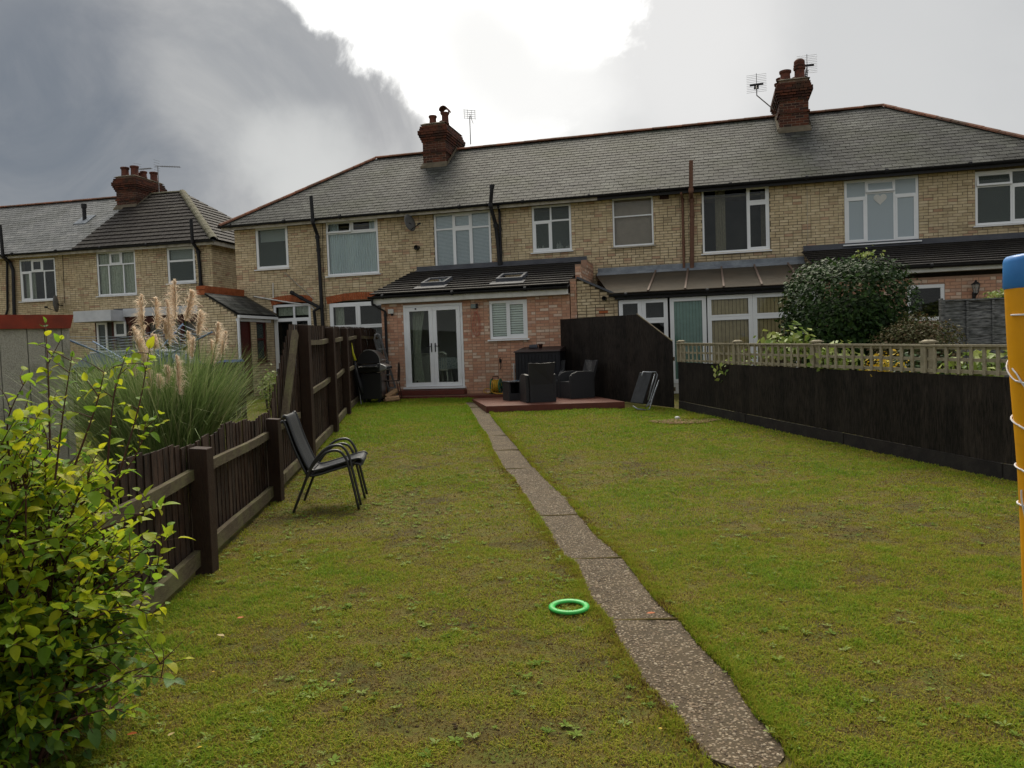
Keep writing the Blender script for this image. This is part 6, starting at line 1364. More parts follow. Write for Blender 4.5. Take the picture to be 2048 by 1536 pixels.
# green throwing ring
fx_, fy_, _ = G(1138.5, 1222); m_gr = mat('bright_green_plastic', (.03, .46, .07), (.04, .38, .07), 40, rough=.42, spec=.4, stain=(.08, .16, .05), stain_scale=30, stain_amt=.25)
fz = lawn_h(fx_, fy_)+.018
t = thing('throwing_ring', 'bright green plastic throwing ring lying on the grass by the path', 'frisbee', WF, (fx_, fy_, fz))
pf = [(.118, 0), (.116, .008), (.105, .014), (.088, .012), (.080, .004), (.080, -.003), (.088, -.002), (.105, .003), (.113, -.006)]
m = MB(); m.lathe((fx_, fy_, fz), pf, 48, closed=True); o = m.build('ring', m_gr, t, smooth=True)
m = MB()
for a in (-2.4, -1.75, -1.5, -1.25, -.6, 2.7, .4, 1.1): m.bar((fx_+.117*math.cos(a), fy_+.117*math.sin(a), fz+.004), (fx_+.100*math.cos(a+.06), fy_+.100*math.sin(a+.06), fz+.0155), .003, .002)
m.build('print_mark', m_blk, t)
# orange post with rope
m_or = mat('orange_yellow_plastic', (.74, .34, .012), (.68, .30, .012), 6, .38, .05, 10, stain=(.34, .17, .03), stain_scale=6, stain_amt=.35); m_bl = mat('blue_plastic', (.04, .17, .48), (.05, .22, .55), 5, .35)
op = thing('orange_play_post', 'orange plastic play post with a rounded blue cap at the right edge', 'play post', WF, (2.3, 3.2, 0))
pt_, pb_ = Vector((2.20, 3.2, 1.69)), Vector((2.285, 3.2, -.02)); rr = .115
def oval(P, r1): return [(P.x+r1*math.copysign(abs(math.cos(a))**.75, math.cos(a)), P.y+r1*.9*math.copysign(abs(math.sin(a))**.75, math.sin(a)), P.z) for a in [2*math.pi*i/28 for i in range(28)]]
m = MB(); rings = [oval(pb_.lerp(pt_, t), .118+.004*math.sin(t*9)-.010*(1-t)) for t in np.linspace(0, 1, 16)]
V = [p for r_ in rings for p in r_]; T = [(i*28+k, i*28+(k+1) % 28, (i+1)*28+(k+1) % 28, (i+1)*28+k) for i in range(15) for k in range(28)]; T.append(tuple(15*28+k for k in range(28))); m.add(V, T); autosmooth(m.build('post', m_or, op), 50)
m = MB(); rings = [oval(pt_+Vector((-.0, 0, z)), r_) for z, r_ in ((-.01, .12), (0, .125), (.10, .124), (.115, .121), (.125, .112), (.13, .09))]; V = [p for r_ in rings for p in r_]; T = [(i*28+k, i*28+(k+1) % 28, (i+1)*28+(k+1) % 28, (i+1)*28+k) for i in range(5) for k in range(28)]; T.append(tuple(5*28+k for k in range(28))); T.append(tuple(27-k for k in range(28))); m.add(V, T); autosmooth(m.build('cap', m_bl, op), 35)
m = MB(); m.tube([(2.10, 3.10, 1.55), (2.13, 3.05, 1.56), (2.26, 3.02, 1.54)], .028, 10); 
MB().lathe((2.2, 3.08, 1.535), [(.05, -.02), (.05, .03), (.03, .035), (.03, -.02)], 16, axis=1).build('boss', m_or, op)
m_rope = mat('white_cord', (.66, .65, .68), None, rough=.7); m = MB(); 
def wrap(t0, t1, a0, a1, n=40, lift=.004):
    pts = []
    for k in range(n+1):
        s_ = k/n; t = t0+(t1-t0)*s_; c = pb_.lerp(pt_, t); a = a0+(a1-a0)*s_; r1 = .118+.004*math.sin(t*9)-.010*(1-t)+lift+.003*math.sin(s_*11)
        pts.append((c.x+r1*math.copysign(abs(math.cos(a))**.75, math.cos(a)), c.y+r1*.9*math.copysign(abs(math.sin(a))**.75, math.sin(a)), c.z))
    return pts
pi = math.pi
for (t0, t1, a0, a1) in ((.93, .925, pi, 2*pi), (.77, .735, pi, 1.9*pi), (.80, .58, .98*pi, 1.65*pi), (.66, .585, pi, 1.85*pi), (.55, .47, pi, 1.9*pi), (.46, .41, pi, 1.9*pi), (.50, .33, .98*pi, 1.03*pi), (.33, .28, pi, 1.85*pi), (.33, .16, pi, 1.6*pi), (.31, .10, pi, 1.4*pi), (.925, .77, 2*pi, 3*pi), (.735, .66, 1.9*pi, 3*pi), (.47, .46, 1.9*pi, 3*pi), (.585, .55, 1.85*pi, 3*pi)):
    m.tube(wrap(t0, t1, a0, a1), .0038, 5, cap=False)
m.build('cord', m_rope, None, label='white cord wound loosely round the orange post', cat='cord')

# ------------------------------------------------------------------ plants
def vnoise(x, y, f, seed=0):
    rs_ = np.random.RandomState(seed); g = rs_.rand(64, 64); X_ = (x*f) % 64; Y_ = (y*f) % 64; i = X_.astype(int); j = Y_.astype(int); u = X_-i; v = Y_-j; u = u*u*(3-2*u); v = v*v*(3-2*v)
    i1 = (i+1) % 64; j1 = (j+1) % 64; i %= 64; j %= 64; return g[i, j]*(1-u)*(1-v)+g[i1, j]*u*(1-v)+g[i, j1]*(1-u)*v+g[i1, j1]*u*v
def leaf_shape(l, w, fold=.25, curl=.3, n=4):
    V = []; T = []
    for i in range(n+1):
        t = i/n; hw = w*.5*math.sin(math.pi*min(1, t**.75))**.8 if 0 < t < 1 else 0; z = -curl*l*t*t*.5
        V += [(-hw, l*t, z+hw*fold), (0, l*t, z), (hw, l*t, z+hw*fold)]
    for i in range(n): a = i*3; T += [(a, a+1, a+4, a+3), (a+1, a+2, a+5, a+4)]
    return V, T
def leaf_cloud(name, mt, c, rad, n, size, parent, seed=1, clump=.35, shell=.35, flat=False, elong=1.9, lumps=9, droop=.0, zmin=None, box=0):
    rs_ = np.random.RandomState(seed); c = np.array(c); rad = np.array(rad)
    d = rs_.normal(size=(n, 3)); d /= np.linalg.norm(d, axis=1, keepdims=True)
    L_ = rs_.normal(size=(lumps, 3)); L_ /= np.linalg.norm(L_, axis=1, keepdims=True)
    bump_ = np.max(np.maximum(d @ L_.T, 0)**5, axis=1)*clump+1-clump*.6
    if box: d = d/(np.sum(np.abs(d)**box, axis=1, keepdims=True)**(1/box))
    r = (1-shell*rs_.rand(n)**1.4)*bump_*(1+.05*rs_.normal(size=n))
    P = c+d*r[:, None]*rad
    if zmin is not None: P[:, 2] = np.maximum(P[:, 2], zmin+.02*rs_.rand(n))
    nr = d*.8+rs_.normal(size=(n, 3))*.55+np.array([0, 0, .5]); nr /= np.linalg.norm(nr, axis=1, keepdims=True)
    t = np.cross(nr, rs_.normal(size=(n, 3))); t /= np.linalg.norm(t, axis=1, keepdims=True); b = np.cross(nr, t)
    s = size*(.6+.8*rs_.rand(n))[:, None]
    V = np.stack([P-t*s*.5*elong/1.9*1.9/2*1.0, P+b*s*.27+nr*s*.06, P+t*s*.5*elong/2, P-b*s*.27+nr*s*.06], 1).reshape(-1, 3)
    T = np.array([[0, 1, 2], [0, 2, 3]])[None]+4*np.arange(n)[:, None, None]
    return fast_mesh(name, V, T.reshape(-1, 3), mt, parent, 'stuff', np.repeat(rs_.rand(n), 4))
def bush(name, label, c, rad, n, size, mt, cat='shrub', seed=1, **k):
    g0 = gz(c[1]); t = thing(name, label, cat, WF, (c[0], c[1], g0)); leaf_cloud('leaves', mt, c, rad, n, size, t, seed, **k)
    m = MB(); rg = random.Random(seed)
    for i in range(7):
        a = rg.uniform(0, 6.28); e = Vector((c[0]+math.cos(a)*rad[0]*.55, c[1]+math.sin(a)*rad[1]*.55, c[2]+rad[2]*rg.uniform(.1, .6))); b0 = Vector((c[0]+math.cos(a)*.06, c[1]+math.sin(a)*.06, g0-.03)); m.tube([b0, b0.lerp(e, .5)+Vector((0, 0, .1)), e], [.025, .016, .006], 5)
    m.build('stems', m_bark, t); return t
m_bark = mat('bark', (.07, .05, .035), (.05, .035, .026), 12, .9, .5, 40); m_twig = mat('reddish_brown_twig', (.085, .035, .025), (.06, .03, .022), 14, .7)
m_laurel = mat('dark_laurel_leaf', (.03, .05, .02), None, rough=.6, spec=.2, ramp=[(.010, .026, .007), (.018, .044, .010), (.028, .064, .012), (.045, .09, .016), (.015, .035, .008)], attr=True, trans=.1)
m_brn = mat('brown_green_leaf', (.06, .06, .03), None, rough=.6, ramp=[(.055, .07, .020), (.10, .08, .035), (.07, .09, .025), (.15, .095, .05), (.05, .07, .018)], attr=True, trans=.2)
m_yg = mat('yellow_green_leaf', (.2, .28, .05), None, rough=.45, ramp=[(.12, .20, .04), (.22, .30, .05), (.34, .38, .10), (.16, .26, .05), (.42, .44, .18)], attr=True, trans=.25)
m_yell = mat('yellow_flower', (.6, .42, .03), None, rough=.6, ramp=[(.55, .34, .02), (.65, .48, .04), (.3, .26, .04)], attr=True, trans=.2)
k = ray(1692, 600); Y_ = 14.2; c = (float(k[0])*Y_, Y_, 1.5+float(k[2])*Y_)
lt = bush('laurel_bush', 'big dense dark green clipped laurel in front of the sun room', (c[0], c[1], 1.85), (1.02, .95, 1.05), 15000, .085, m_laurel, cat='bush', seed=4, clump=.09, shell=.22, zmin=.35, box=4)
leaf_cloud('lower_leaves', m_laurel, (c[0]+.05, c[1], 1.4), (.82, .8, .9), 9000, .11, lt, 5, clump=.1, shell=.4, zmin=.25, box=3)
leaf_cloud('top_shoots', m_yg, (c[0]+.25, c[1]-.3, 2.98), (.36, .3, .16), 60, .08, lt, 6, shell=.9)
k = ray(1834, 640); Y_ = 12.6; bush('brown_shrub', 'rounded brownish green shrub against the grey lap fence', (float(k[0])*Y_, Y_, 1.18), (.66, .6, .72), 14000, .055, m_brn, seed=7, shell=.7, zmin=.2)
k = ray(1862, 560); Y_ = 13.4
k = ray(2000, 590); Y_ = 13.8; bush('variegated_shrub', 'pale variegated shrub rising above the grey lap fence by the orange post', (float(k[0])*(Y_+.9), Y_+.9, 2.0), (.32, .4, .36), 500, .10, m_yg, seed=8, shell=.7)
for (x, y, Y_, rx, rz, n, sz, lab, nm, mt_) in ((1578, 690, 12.8, .55, .34, 330, .13, 'glossy yellow-green shrub poking above the trellis by the sun room', 'spotted_laurel', m_yg), (1668, 728, 10.9, .42, .36, 260, .12, 'light green leafy shrub behind the trellis below the big laurel', 'leafy_shrub', m_yg), (1960, 740, 8.9, .50, .26, 300, .13, 'broad leaved lime green plant behind the trellis next to the orange post', 'broad_leaved_plant', m_yg), (1762, 735, 10.0, .36, .26, 230, .06, 'yellow flowering plant behind the trellis in the middle of the fence', 'flowering_plant', m_yell), (1810, 745, 10.4, .7, .4, 700, .07, 'dark leafy undergrowth behind the yellow flowers', 'undergrowth_shrub', m_laurel), (1480, 735, 13.4, .5, .35, 260, .1, 'low green plant behind the trellis near the sun room door', 'low_plant', m_yg)):
    d = ray(x, y); bush(nm, lab, (float(d[0])*Y_, Y_, H+float(d[2])*Y_), (rx, .35, rz), n, sz, mt_, seed=int(x), shell=.8, clump=.5, zmin=gz(Y_)+.05, cat='plant' if 'plant' in nm else 'shrub')
d = ray(531, 760); bush('ivy_bush', 'small pale leaved climber at the far foot of the tall fence by the back door', (-5.75, 18.2, .80), (.28, .3, .48), 420, .075, m_yg, seed=33, shell=.7)
# pampas grass
pg = thing('pampas_grass', 'tall pampas grass clump with pinkish buff plumes behind the low fence', 'ornamental grass', WF, (-4.05, 9.6, .05))
m_pb = mat('pampas_blade', (.1, .16, .04), None, rough=.55, ramp=[(.09, .15, .045), (.16, .24, .07), (.26, .35, .12), (.19, .27, .09), (.46, .45, .25)], attr=True, trans=.3)
m_pl = mat('pampas_plume', (.5, .36, .26), None, rough=.9, ramp=[(.66, .50, .36), (.82, .67, .51), (.88, .78, .64), (.74, .58, .43)], attr=True, trans=.5)
def blades(name, mt, n, base, spread, hmin, hmax, arch, wid, parent, seed=1, seg=6, ell=(1, 1), up=.25, fence=False):
    rs_ = np.random.RandomState(seed); V = []; T = []; A_ = []
    a = rs_.rand(n)*2*np.pi; r = np.sqrt(rs_.rand(n))*spread; bx = base[0]+np.cos(a)*r*ell[0]; by = base[1]+np.sin(a)*r*ell[1]; h = hmin+(hmax-hmin)*rs_.rand(n); az = a+rs_.normal(size=n)*.6
    lean = up*(.3+rs_.rand(n)*1.2)*(.4+r/spread); dr = arch*rs_.rand(n)**1.5
    ts = np.linspace(0, 1, seg+1); out = h[:, None]*(lean[:, None]*ts+dr[:, None]*ts**3*.8); zz = h[:, None]*(ts*(1-.15*lean[:, None])-dr[:, None]*.45*ts**3.5)
    px = bx[:, None]+np.cos(az)[:, None]*out; py = by[:, None]+np.sin(az)[:, None]*out; pz_ = base[2]+zz
    if fence:
        keep = (px+.12 < np.interp(py, [p[1] for p in FLINE], [p[0] for p in FLINE])).all(1) | (pz_.max(1) < -9); px, py, pz_, az = px[keep], py[keep], pz_[keep], az[keep]; n = len(px)
    w = wid*(.6+.8*rs_.rand(n))[:, None]*(1-ts**3)[None]*.5+.0004; wx = -np.sin(az+.8*rs_.normal(size=n)); wy = np.cos(az)
    Vn = np.stack([np.stack([px-wx[:, None]*w, py-wy[:, None]*w, pz_], -1), np.stack([px+wx[:, None]*w, py+wy[:, None]*w, pz_], -1)], 2).reshape(n, -1, 3)
    q = np.array([[2*i, 2*i+1, 2*i+3, 2*i+2] for i in range(seg)]); T = (q[None]+np.arange(n)[:, None, None]*(2*(seg+1))).reshape(-1, 4)
    return fast_mesh(name, Vn.reshape(-1, 3), T, mt, parent, 'stuff', np.repeat(rs_.rand(n), 2*(seg+1)))
blades('blades', m_pb, 5200, (-4.45, 9.7, .03), .50, .9, 1.9, .40, .009, pg, 3, ell=(1.05, .8), up=.26, fence=True)
blades('outer_blades', m_pb, 1000, (-4.45, 9.7, .03), .55, 1.0, 1.8, 1.0, .007, pg, 9, ell=(1.05, .8), up=.52, fence=True)
PLM = [(284, 590, 288, 675, 1.0), (264, 655, 288, 735, 1.5), (309, 596, 312, 660, .8), (333, 600, 338, 690, 1.0), (350, 560, 352, 640, 1.1), (382, 582, 370, 642, 1.2), (400, 622, 394, 672, 1.0), (434, 646, 431, 690, .7), (452, 664, 445, 712, .8), (421, 680, 422, 730, .6), (352, 712, 358, 790, .8), (332, 732, 334, 768, .6), (266, 720, 272, 755, .9), (302, 670, 308, 700, .8), (375, 664, 376, 708, .5), (326, 640, 332, 680, .8), (388, 676, 386, 718, .5), (296, 740, 297, 790, .8), (314, 750, 318, 778, .5)]
rs_ = np.random.RandomState(11)
for k, (x0, y0, x1, y1, fat) in enumerate(PLM):
    Yk = 9.3+.7*rs_.rand()-(.6 if y0 > 700 else 0); top = P3(x0, y0, Yk); bot = P3(x1, y1, Yk); ln = (top-bot).length; ax = (top-bot)/ln
    st = MB().tube([(-4.05+(bot.x+4.05)*.35, 9.7+(bot.y-9.7)*.5, .1), bot.lerp(Vector((-4.05, 9.7, .1)), .35)+Vector((0, 0, .03)), bot, top], [.006, .005, .004, .002], 5).build('stalk', m_pb, pg)
    n = int(640*fat); s_ = rs_.rand(n)**.9; o = Vector((.8 if k % 4 else -.5, rs_.uniform(-.5, .3), 0)); side = np.array([o.x, o.y, 0]); V = []; 
    P = np.array(bot)[None]+np.array(ax)[None]*(s_*ln)[:, None]
    dr = rs_.normal(size=(n, 3))*.55+side[None]*1.05; dr[:, 2] += .75; dr /= np.linalg.norm(dr, axis=1, keepdims=True)
    L_ = (.03+.15*rs_.rand(n)**2.0)*fat**.5*np.sin(np.pi*np.clip(s_*.85+.15, 0, 1))**.6+.02
    mid_ = P+dr*L_[:, None]*.6+np.array([0, 0, .1])*L_[:, None]; tip = P+dr*L_[:, None]*1.1-np.array([0, 0, .35])*L_[:, None]; wv_ = np.cross(dr, rs_.normal(size=(n, 3))); wv_ /= np.linalg.norm(wv_, axis=1, keepdims=True); wv_ *= .0019
    Vn = np.stack([P-wv_, P+wv_, mid_+wv_*1.3, mid_-wv_*1.3, tip], 1).reshape(-1, 3); b5 = 5*np.arange(n)[:, None, None]
    T = (np.array([[0, 1, 2], [0, 2, 3], [3, 2, 4]])[None]+b5).reshape(-1, 3); fast_mesh('plume', Vn, T, m_pl, pg, None, np.repeat(rs_.rand(n), 5))
# foreground shrub
fb = thing('foreground_shrub', 'leafy yellow-green shrub with reddish twigs filling the left foreground', 'shrub', WF, (-1.8, 2.85, 0))
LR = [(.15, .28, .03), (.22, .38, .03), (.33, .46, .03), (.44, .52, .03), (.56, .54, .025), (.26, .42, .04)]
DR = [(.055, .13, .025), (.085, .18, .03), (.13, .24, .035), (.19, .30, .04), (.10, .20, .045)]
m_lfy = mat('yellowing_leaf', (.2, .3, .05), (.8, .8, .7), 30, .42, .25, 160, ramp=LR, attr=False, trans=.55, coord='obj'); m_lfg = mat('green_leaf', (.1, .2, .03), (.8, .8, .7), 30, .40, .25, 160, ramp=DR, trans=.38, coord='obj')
LM = {}
for key, mt_ in (('y', m_lfy), ('g', m_lfg)):
    LM[key] = []
    for i, (l, w, f_, cu) in enumerate(((.052, .036, .35, .5), (.044, .028, .5, .2), (.060, .038, .25, .7), (.036, .026, .45, .3))):
        V, T = leaf_shape(l, w, f_, cu, 5); me = bpy.data.meshes.new('leaf'); me.from_pydata(V, [], T); me.materials.append(mt_); me.polygons.foreach_set('use_smooth', [True]*len(T)); LM[key].append((me, V, T))
rg = random.Random(21); LEAF = []; tw = MB()
CB = Vector((-1.93, 2.88, 0)); CC = Vector((-2.02, 2.9, .70)); CRd = Vector((.44, .62, .68))
def grow(p0, p1, r0, nleaf, side=True, bend=.06):
    mid_ = p0.lerp(p1, .5)+Vector((rg.uniform(-bend, bend), rg.uniform(-bend, bend), rg.uniform(0, bend))); pts = bez([p0, mid_, p1], 5)
    tw.tube(pts, [r0*(1-.75*i/(len(pts)-1)) for i in range(len(pts))], 5, cap=False); return pts
def put_leaves(pts, n, t0=.3, big=1.0):
    for i in range(n):
        t = t0+(1-t0)*(i+rg.random()*.6)/n; q = t*(len(pts)-1); k = min(int(q), len(pts)-2); p = pts[k].lerp(pts[k+1], q-k); d = (pts[k+1]-pts[k]).normalized()
        az = i*2.4+rg.uniform(-.5, .5); o = d.orthogonal().normalized(); o.rotate(Matrix.Rotation(az, 3, d)); dirv = (d*.45+o*.9+Vector((0, 0, rg.uniform(-.45, .25)))).normalized()
        if i == n-1: dirv = d
        LEAF.append((p, dirv, big*rg.uniform(.55, 1.3)))
for s_ in range(190):
    a = rg.uniform(0, 6.283); u = rg.uniform(-.85, 1); rr = math.sqrt(1-u*u); k_ = rg.uniform(.62, 1.03)
    tgt = CC+Vector((math.cos(a)*rr*CRd.x, math.sin(a)*rr*CRd.y, u*CRd.z))*k_; b0 = CB+Vector((rg.uniform(-.12, .12), rg.uniform(-.12, .12), 0))
    pts = grow(b0, tgt, .008, 0, bend=.12)
    put_leaves(pts, 9, .55)
    for j in range(9):
        q = rg.uniform(.3, .95)*(len(pts)-1); k = min(int(q), len(pts)-2); p = pts[k].lerp(pts[k+1], q-k); out = (p-Vector((CC.x, CC.y, .5))); out.z *= .4; out = out.normalized() if out.length > .01 else Vector((1, 0, 0))
        e = p+(out*.8+Vector((rg.uniform(-.6, .6), rg.uniform(-.6, .6), rg.uniform(-.15, .8)))).normalized()*rg.uniform(.12, .26); tp_ = grow(p, e, .0035, 0, bend=.02); put_leaves(tp_, rg.randint(5, 8), .15)
for (x, y, Yk, x1, y1, Y1) in ((145, 705, 2.9, 110, 960, 2.9), (210, 735, 3.0, 150, 930, 2.95), (52, 760, 2.7, 20, 930, 2.8), (300, 690, 3.1, 225, 990, 3.0), (292, 840, 3.1, 240, 960, 3.0), (90, 640, 3.1, 100, 900, 3.0), (340, 1050, 2.9, 220, 1150, 2.8), (325, 1130, 2.85, 230, 1180, 2.8), (310, 1235, 2.8, 200, 1230, 2.75), (375, 1318, 2.75, 150, 1390, 2.6), (350, 1360, 2.6, 190, 1380, 2.6), (330, 1010, 3.0, 200, 1060, 2.9), (270, 1420, 2.5, 140, 1440, 2.5), (255, 700, 3.2, 215, 930, 3.1)):
    e = P3(x, y, Yk); s0 = P3(x1, y1, Y1); pts = grow(s0, e, .0045, 0, bend=.04); put_leaves(pts, 13, .15, .9)
    for j in range(4):
        q = rg.uniform(.3, .95)*(len(pts)-1); k = min(int(q), len(pts)-2); p = pts[k]; e2 = p+Vector((rg.uniform(-.12, .12), rg.uniform(-.1, .1), rg.uniform(-.05, .12))); put_leaves(grow(p, e2, .0025, 0, bend=.01), 3, .3, .85)
tw.build('twigs', m_twig, fb, smooth=True)
LEAF.sort(key=lambda t: (t[0]-Vector((0, 0, 1.5))).length/t[2]); inview = lambda p: p.x/p.y > -.66
nind = 0; BV = {'y': [], 'g': []}; BT = {'y': [], 'g': []}; BN = {'y': 0, 'g': 0}
for (p, d, s_) in LEAF:
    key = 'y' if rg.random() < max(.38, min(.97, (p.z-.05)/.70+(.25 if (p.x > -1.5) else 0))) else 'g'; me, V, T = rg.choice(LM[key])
    z_ = (Vector((rg.uniform(-.6, .6), rg.uniform(-.6, .6), 1))); x_ = d.cross(z_).normalized(); z_ = x_.cross(d).normalized(); mx_ = Matrix((x_, d, z_)).transposed().to_4x4(); mx_ = Matrix.Translation(p) @ mx_ @ Matrix.Scale(s_, 4)
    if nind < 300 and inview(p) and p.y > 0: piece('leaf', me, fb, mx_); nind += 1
    else:
        n0 = BN[key]; BV[key] += [tuple(mx_ @ Vector(v)) for v in V]; BT[key] += [tuple(i+n0 for i in t) for t in T]; BN[key] += len(V)
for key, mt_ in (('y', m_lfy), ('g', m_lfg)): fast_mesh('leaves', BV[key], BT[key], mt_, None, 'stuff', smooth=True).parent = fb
for o in fb.children:
    if o.name.startswith('leaves') : o.location = (-offof(fb).x, -offof(fb).y, -offof(fb).z)
for t in (pg,):
    for o in t.children:
        if o.data and (o.name.startswith('blades') or o.name.startswith('outer') or o.name.startswith('plume')): o.location = tuple(-offof(t))
for t in [o for o in COL.objects if o.type == 'EMPTY' and o.parent is None]:
    for o in t.children:
        if o.type == 'MESH' and o.name.split('.')[0] in ('leaves', 'lower_leaves', 'top_shoots') and t is not fb: o.location = tuple(-offof(t))
    if t.name == 'path':
        for o in t.children:
            if o.name.startswith('pebbles'): o.location = tuple(-offof(t))

# ------------------------------------------------------------------ lawn
GR = [(.12, .075, .025, 0), (.30, .22, .05, .10), (.32, .30, .035, .24), (.27, .285, .028, .42), (.215, .275, .018, .62), (.12, .205, .013, .84), (.18, .30, .02, 1)]
m_grass = mat('lawn_grass', (.1, .15, .03), None, rough=.8, ramp=GR, attr=True, trans=.35, spec=.1)
m_weed = mat('broad_leaf_weed', (.08, .14, .05), None, rough=.75, spec=.08, trans=.3, ramp=[(.09, .15, .02), (.15, .23, .035), (.20, .28, .05), (.27, .33, .11)], attr=True)
def patch(x, y):
    p = .46*vnoise(x, y, .8, 1)+.42*vnoise(x, y, 2.3, 2)+.46*vnoise(x, y, 6, 3)+.50*vnoise(x, y, 14, 4)-.60; far = np.clip((y-9.5)/3.5, 0, 1); p = p+far*(.22+.10*(x < fRv(y))); return p
fRv = lambda y: np.interp(y, [p[1] for p in gR], [p[0] for p in gR]); fLv = lambda y: np.interp(y, [p[1] for p in gL], [p[0] for p in gL]); fxv = lambda y: np.interp(y, [p[1] for p in FLINE], [p[0] for p in FLINE])
dk_x = [D[0][0], D[1][0]]; dk_y = [D[0][1], D[1][1]]
def lawn_pts(n, y0, y1, rs_, pad=.0):
    y = y0+(y1-y0)*rs_.rand(n); xl = fxv(y)+.03; xr_ = np.where(y > 15.1, TA[0]+(TB[0]-TA[0])*(TA[1]-y)/(TA[1]-TB[1]), RA[0]+(RB[0]-RA[0])*(RA[1]-y)/(RA[1]-RB[1]))-.02
    xl = np.maximum(xl, -y*.72-.5); xr_ = np.minimum(xr_, y*.85+1.2); x = xl+(xr_-xl)*rs_.rand(n)
    ok = ~((y > 2.62) & (y < 17.9) & (x > fLv(y)+.018-pad) & (x < fRv(y)-.018+pad)); x, y = x[ok], y[ok]
    ok = ~((y > D[0][1]-.02) & (x > np.interp(y, dk_y, dk_x)-.03) & (x > D[0][0]-.8) & (y > D[0][1]+(x-D[0][0])*(D[3][1]-D[0][1])/(D[3][0]-D[0][0])-.02)); x, y = x[ok], y[ok]
    Mo = M.O; ok = ((x-Mo[0])*M.V[0]+(y-Mo[1])*M.V[1]) < -3.76; return x[ok], y[ok]
def hgt(x, y): return np.array([lawn_h(a, b) for a, b in zip(x, y)])
def grass(name, n, y0, y1, h0, h1, wid, seed, layer=0, hz=None):
    rs_ = np.random.RandomState(seed); x, y = lawn_pts(n, y0, y1, rs_); ne = n//16; ye = y0+(y1-y0)*rs_.rand(ne); sd_e = rs_.rand(ne) < .5; xe = np.where(sd_e, fLv(ye)-.045*np.abs(rs_.normal(size=ne))+.008, fRv(ye)+.045*np.abs(rs_.normal(size=ne))-.008); oke = (ye > 2.75) & (ye < 17.3); x = np.concatenate([x, xe[oke]]); y = np.concatenate([y, ye[oke]]); p = patch(x, y); keep = rs_.rand(len(x)) < np.clip(.55+p*1.5, .26, 1); x, y, p = x[keep], y[keep], p[keep]; n = len(x)
    z = hgt(x, y)-.004; a = rs_.rand(n)*2*np.pi; h = (h0+(h1-h0)*rs_.rand(n))*(.55+.8*np.clip(p, 0, 1)); lean = .35+1.2*rs_.rand(n)
    # longer tufts along the edges of the path and fences
    e_ = np.minimum(np.minimum(np.abs(x-fLv(y)), np.abs(x-fRv(y))), np.abs(x-fxv(y))); h = h*(1+.35*np.exp(-(e_/.07)**2)); lean = lean*(1-.4*np.exp(-(e_/.1)**2))
    v = np.clip(p*.95+.06+.22*rs_.normal(size=n), 0, 1); w = wid*(.6+.8*rs_.rand(n)); dx, dy = np.cos(a), np.sin(a); wx, wy = -dy*w/2, dx*w/2
    m1 = np.stack([x+dx*h*lean*.4, y+dy*h*lean*.4, z+h*.62], 1); tp_ = np.stack([x+dx*h*lean*1.1, y+dy*h*lean*1.1, z+h*(1.05-.30*lean)], 1); B_ = np.stack([x, y, z], 1); W_ = np.stack([wx, wy, 0*wx], 1)
    V = np.stack([B_-W_, B_+W_, m1+W_*.8, m1-W_*.8, tp_], 1).reshape(-1, 3); T = (np.array([[0, 1, 2], [0, 2, 3], [3, 2, 4]])[None]+5*np.arange(n)[:, None, None]).reshape(-1, 3)
    return fast_mesh(name, V, T, m_grass, None, 'stuff', np.repeat(v, 5))
GD = [grass('grass', 520000, 2.3, 6.2, .010, .032, .0040, 1), grass('grass', 190000, 6.2, 11, .016, .036, .0055, 2), grass('grass', 130000, 11, 19.6, .022, .045, .009, 3)]
for o, lab in zip(GD, ('mossy olive lawn grass nearest the camera', 'middle stretch of worn lawn grass', 'brighter green lawn grass near the house')): tag(o, lab, 'grass')
# left neighbour's lawn strip and right hand garden grass
def simple_grass(name, n, x0, x1, y0, y1, h, wid, seed, lab, off):
    rs_ = np.random.RandomState(seed); x = x0+(x1-x0)*rs_.rand(n); y = y0+(y1-y0)*rs_.rand(n); ok = x < fxv(y)-.12 if x0 < 0 else x > 0; x, y = x[ok], y[ok]; n = len(x); z = np.array([gz(q) for q in y])-.012; a = rs_.rand(n)*6.28; hh = h*(.6+.7*rs_.rand(n)); w = wid
    dx, dy = np.cos(a), np.sin(a); B_ = np.stack([x, y, z], 1); W_ = np.stack([-dy*w, dx*w, 0*dx], 1); tp_ = B_+np.stack([dx*hh*.7, dy*hh*.7, hh], 1); V = np.stack([B_-W_, B_+W_, tp_], 1).reshape(-1, 3); T = np.array([0, 1, 2])[None]+3*np.arange(n)[:, None]
    return tag(fast_mesh(name, V, T, m_grass, None, 'stuff', np.repeat(np.clip(.68+.2*rs_.normal(size=n), 0, 1), 3)), lab, 'grass')
simple_grass('grass', 60000, -9, -2.5, 8, 21.0, .04, .007, 5, "neighbour's lawn beyond the left hand fence", 0)
# rosette weeds and clover-like clumps
rs_ = np.random.RandomState(8); wx_, wy_ = lawn_pts(15000, 2.4, 12, rs_, .02); pp = vnoise(wx_, wy_, 1.3, 9); pp2 = vnoise(wx_, wy_, 3.7, 12)*.6+pp*.4; kk = rs_.rand(len(wx_)) < np.where(wx_ < .8, .95, .45)*np.clip((pp2-.42)*4, 0, 1); wx_, wy_ = wx_[kk], wy_[kk]
ey = 2.7+14*rs_.rand(170)**1.5; ex = np.where(rs_.rand(170) < .5, fLv(ey)-.03, fRv(ey)+.03)+.03*rs_.normal(size=170); wx_ = np.concatenate([wx_, ex]); wy_ = np.concatenate([wy_, ey])
fy2 = 3+13*rs_.rand(110); fx2 = fxv(fy2)+.08+.08*rs_.rand(110); wx_ = np.concatenate([wx_, fx2]); wy_ = np.concatenate([wy_, fy2])
V = []; T = []; A_ = []; n0 = 0
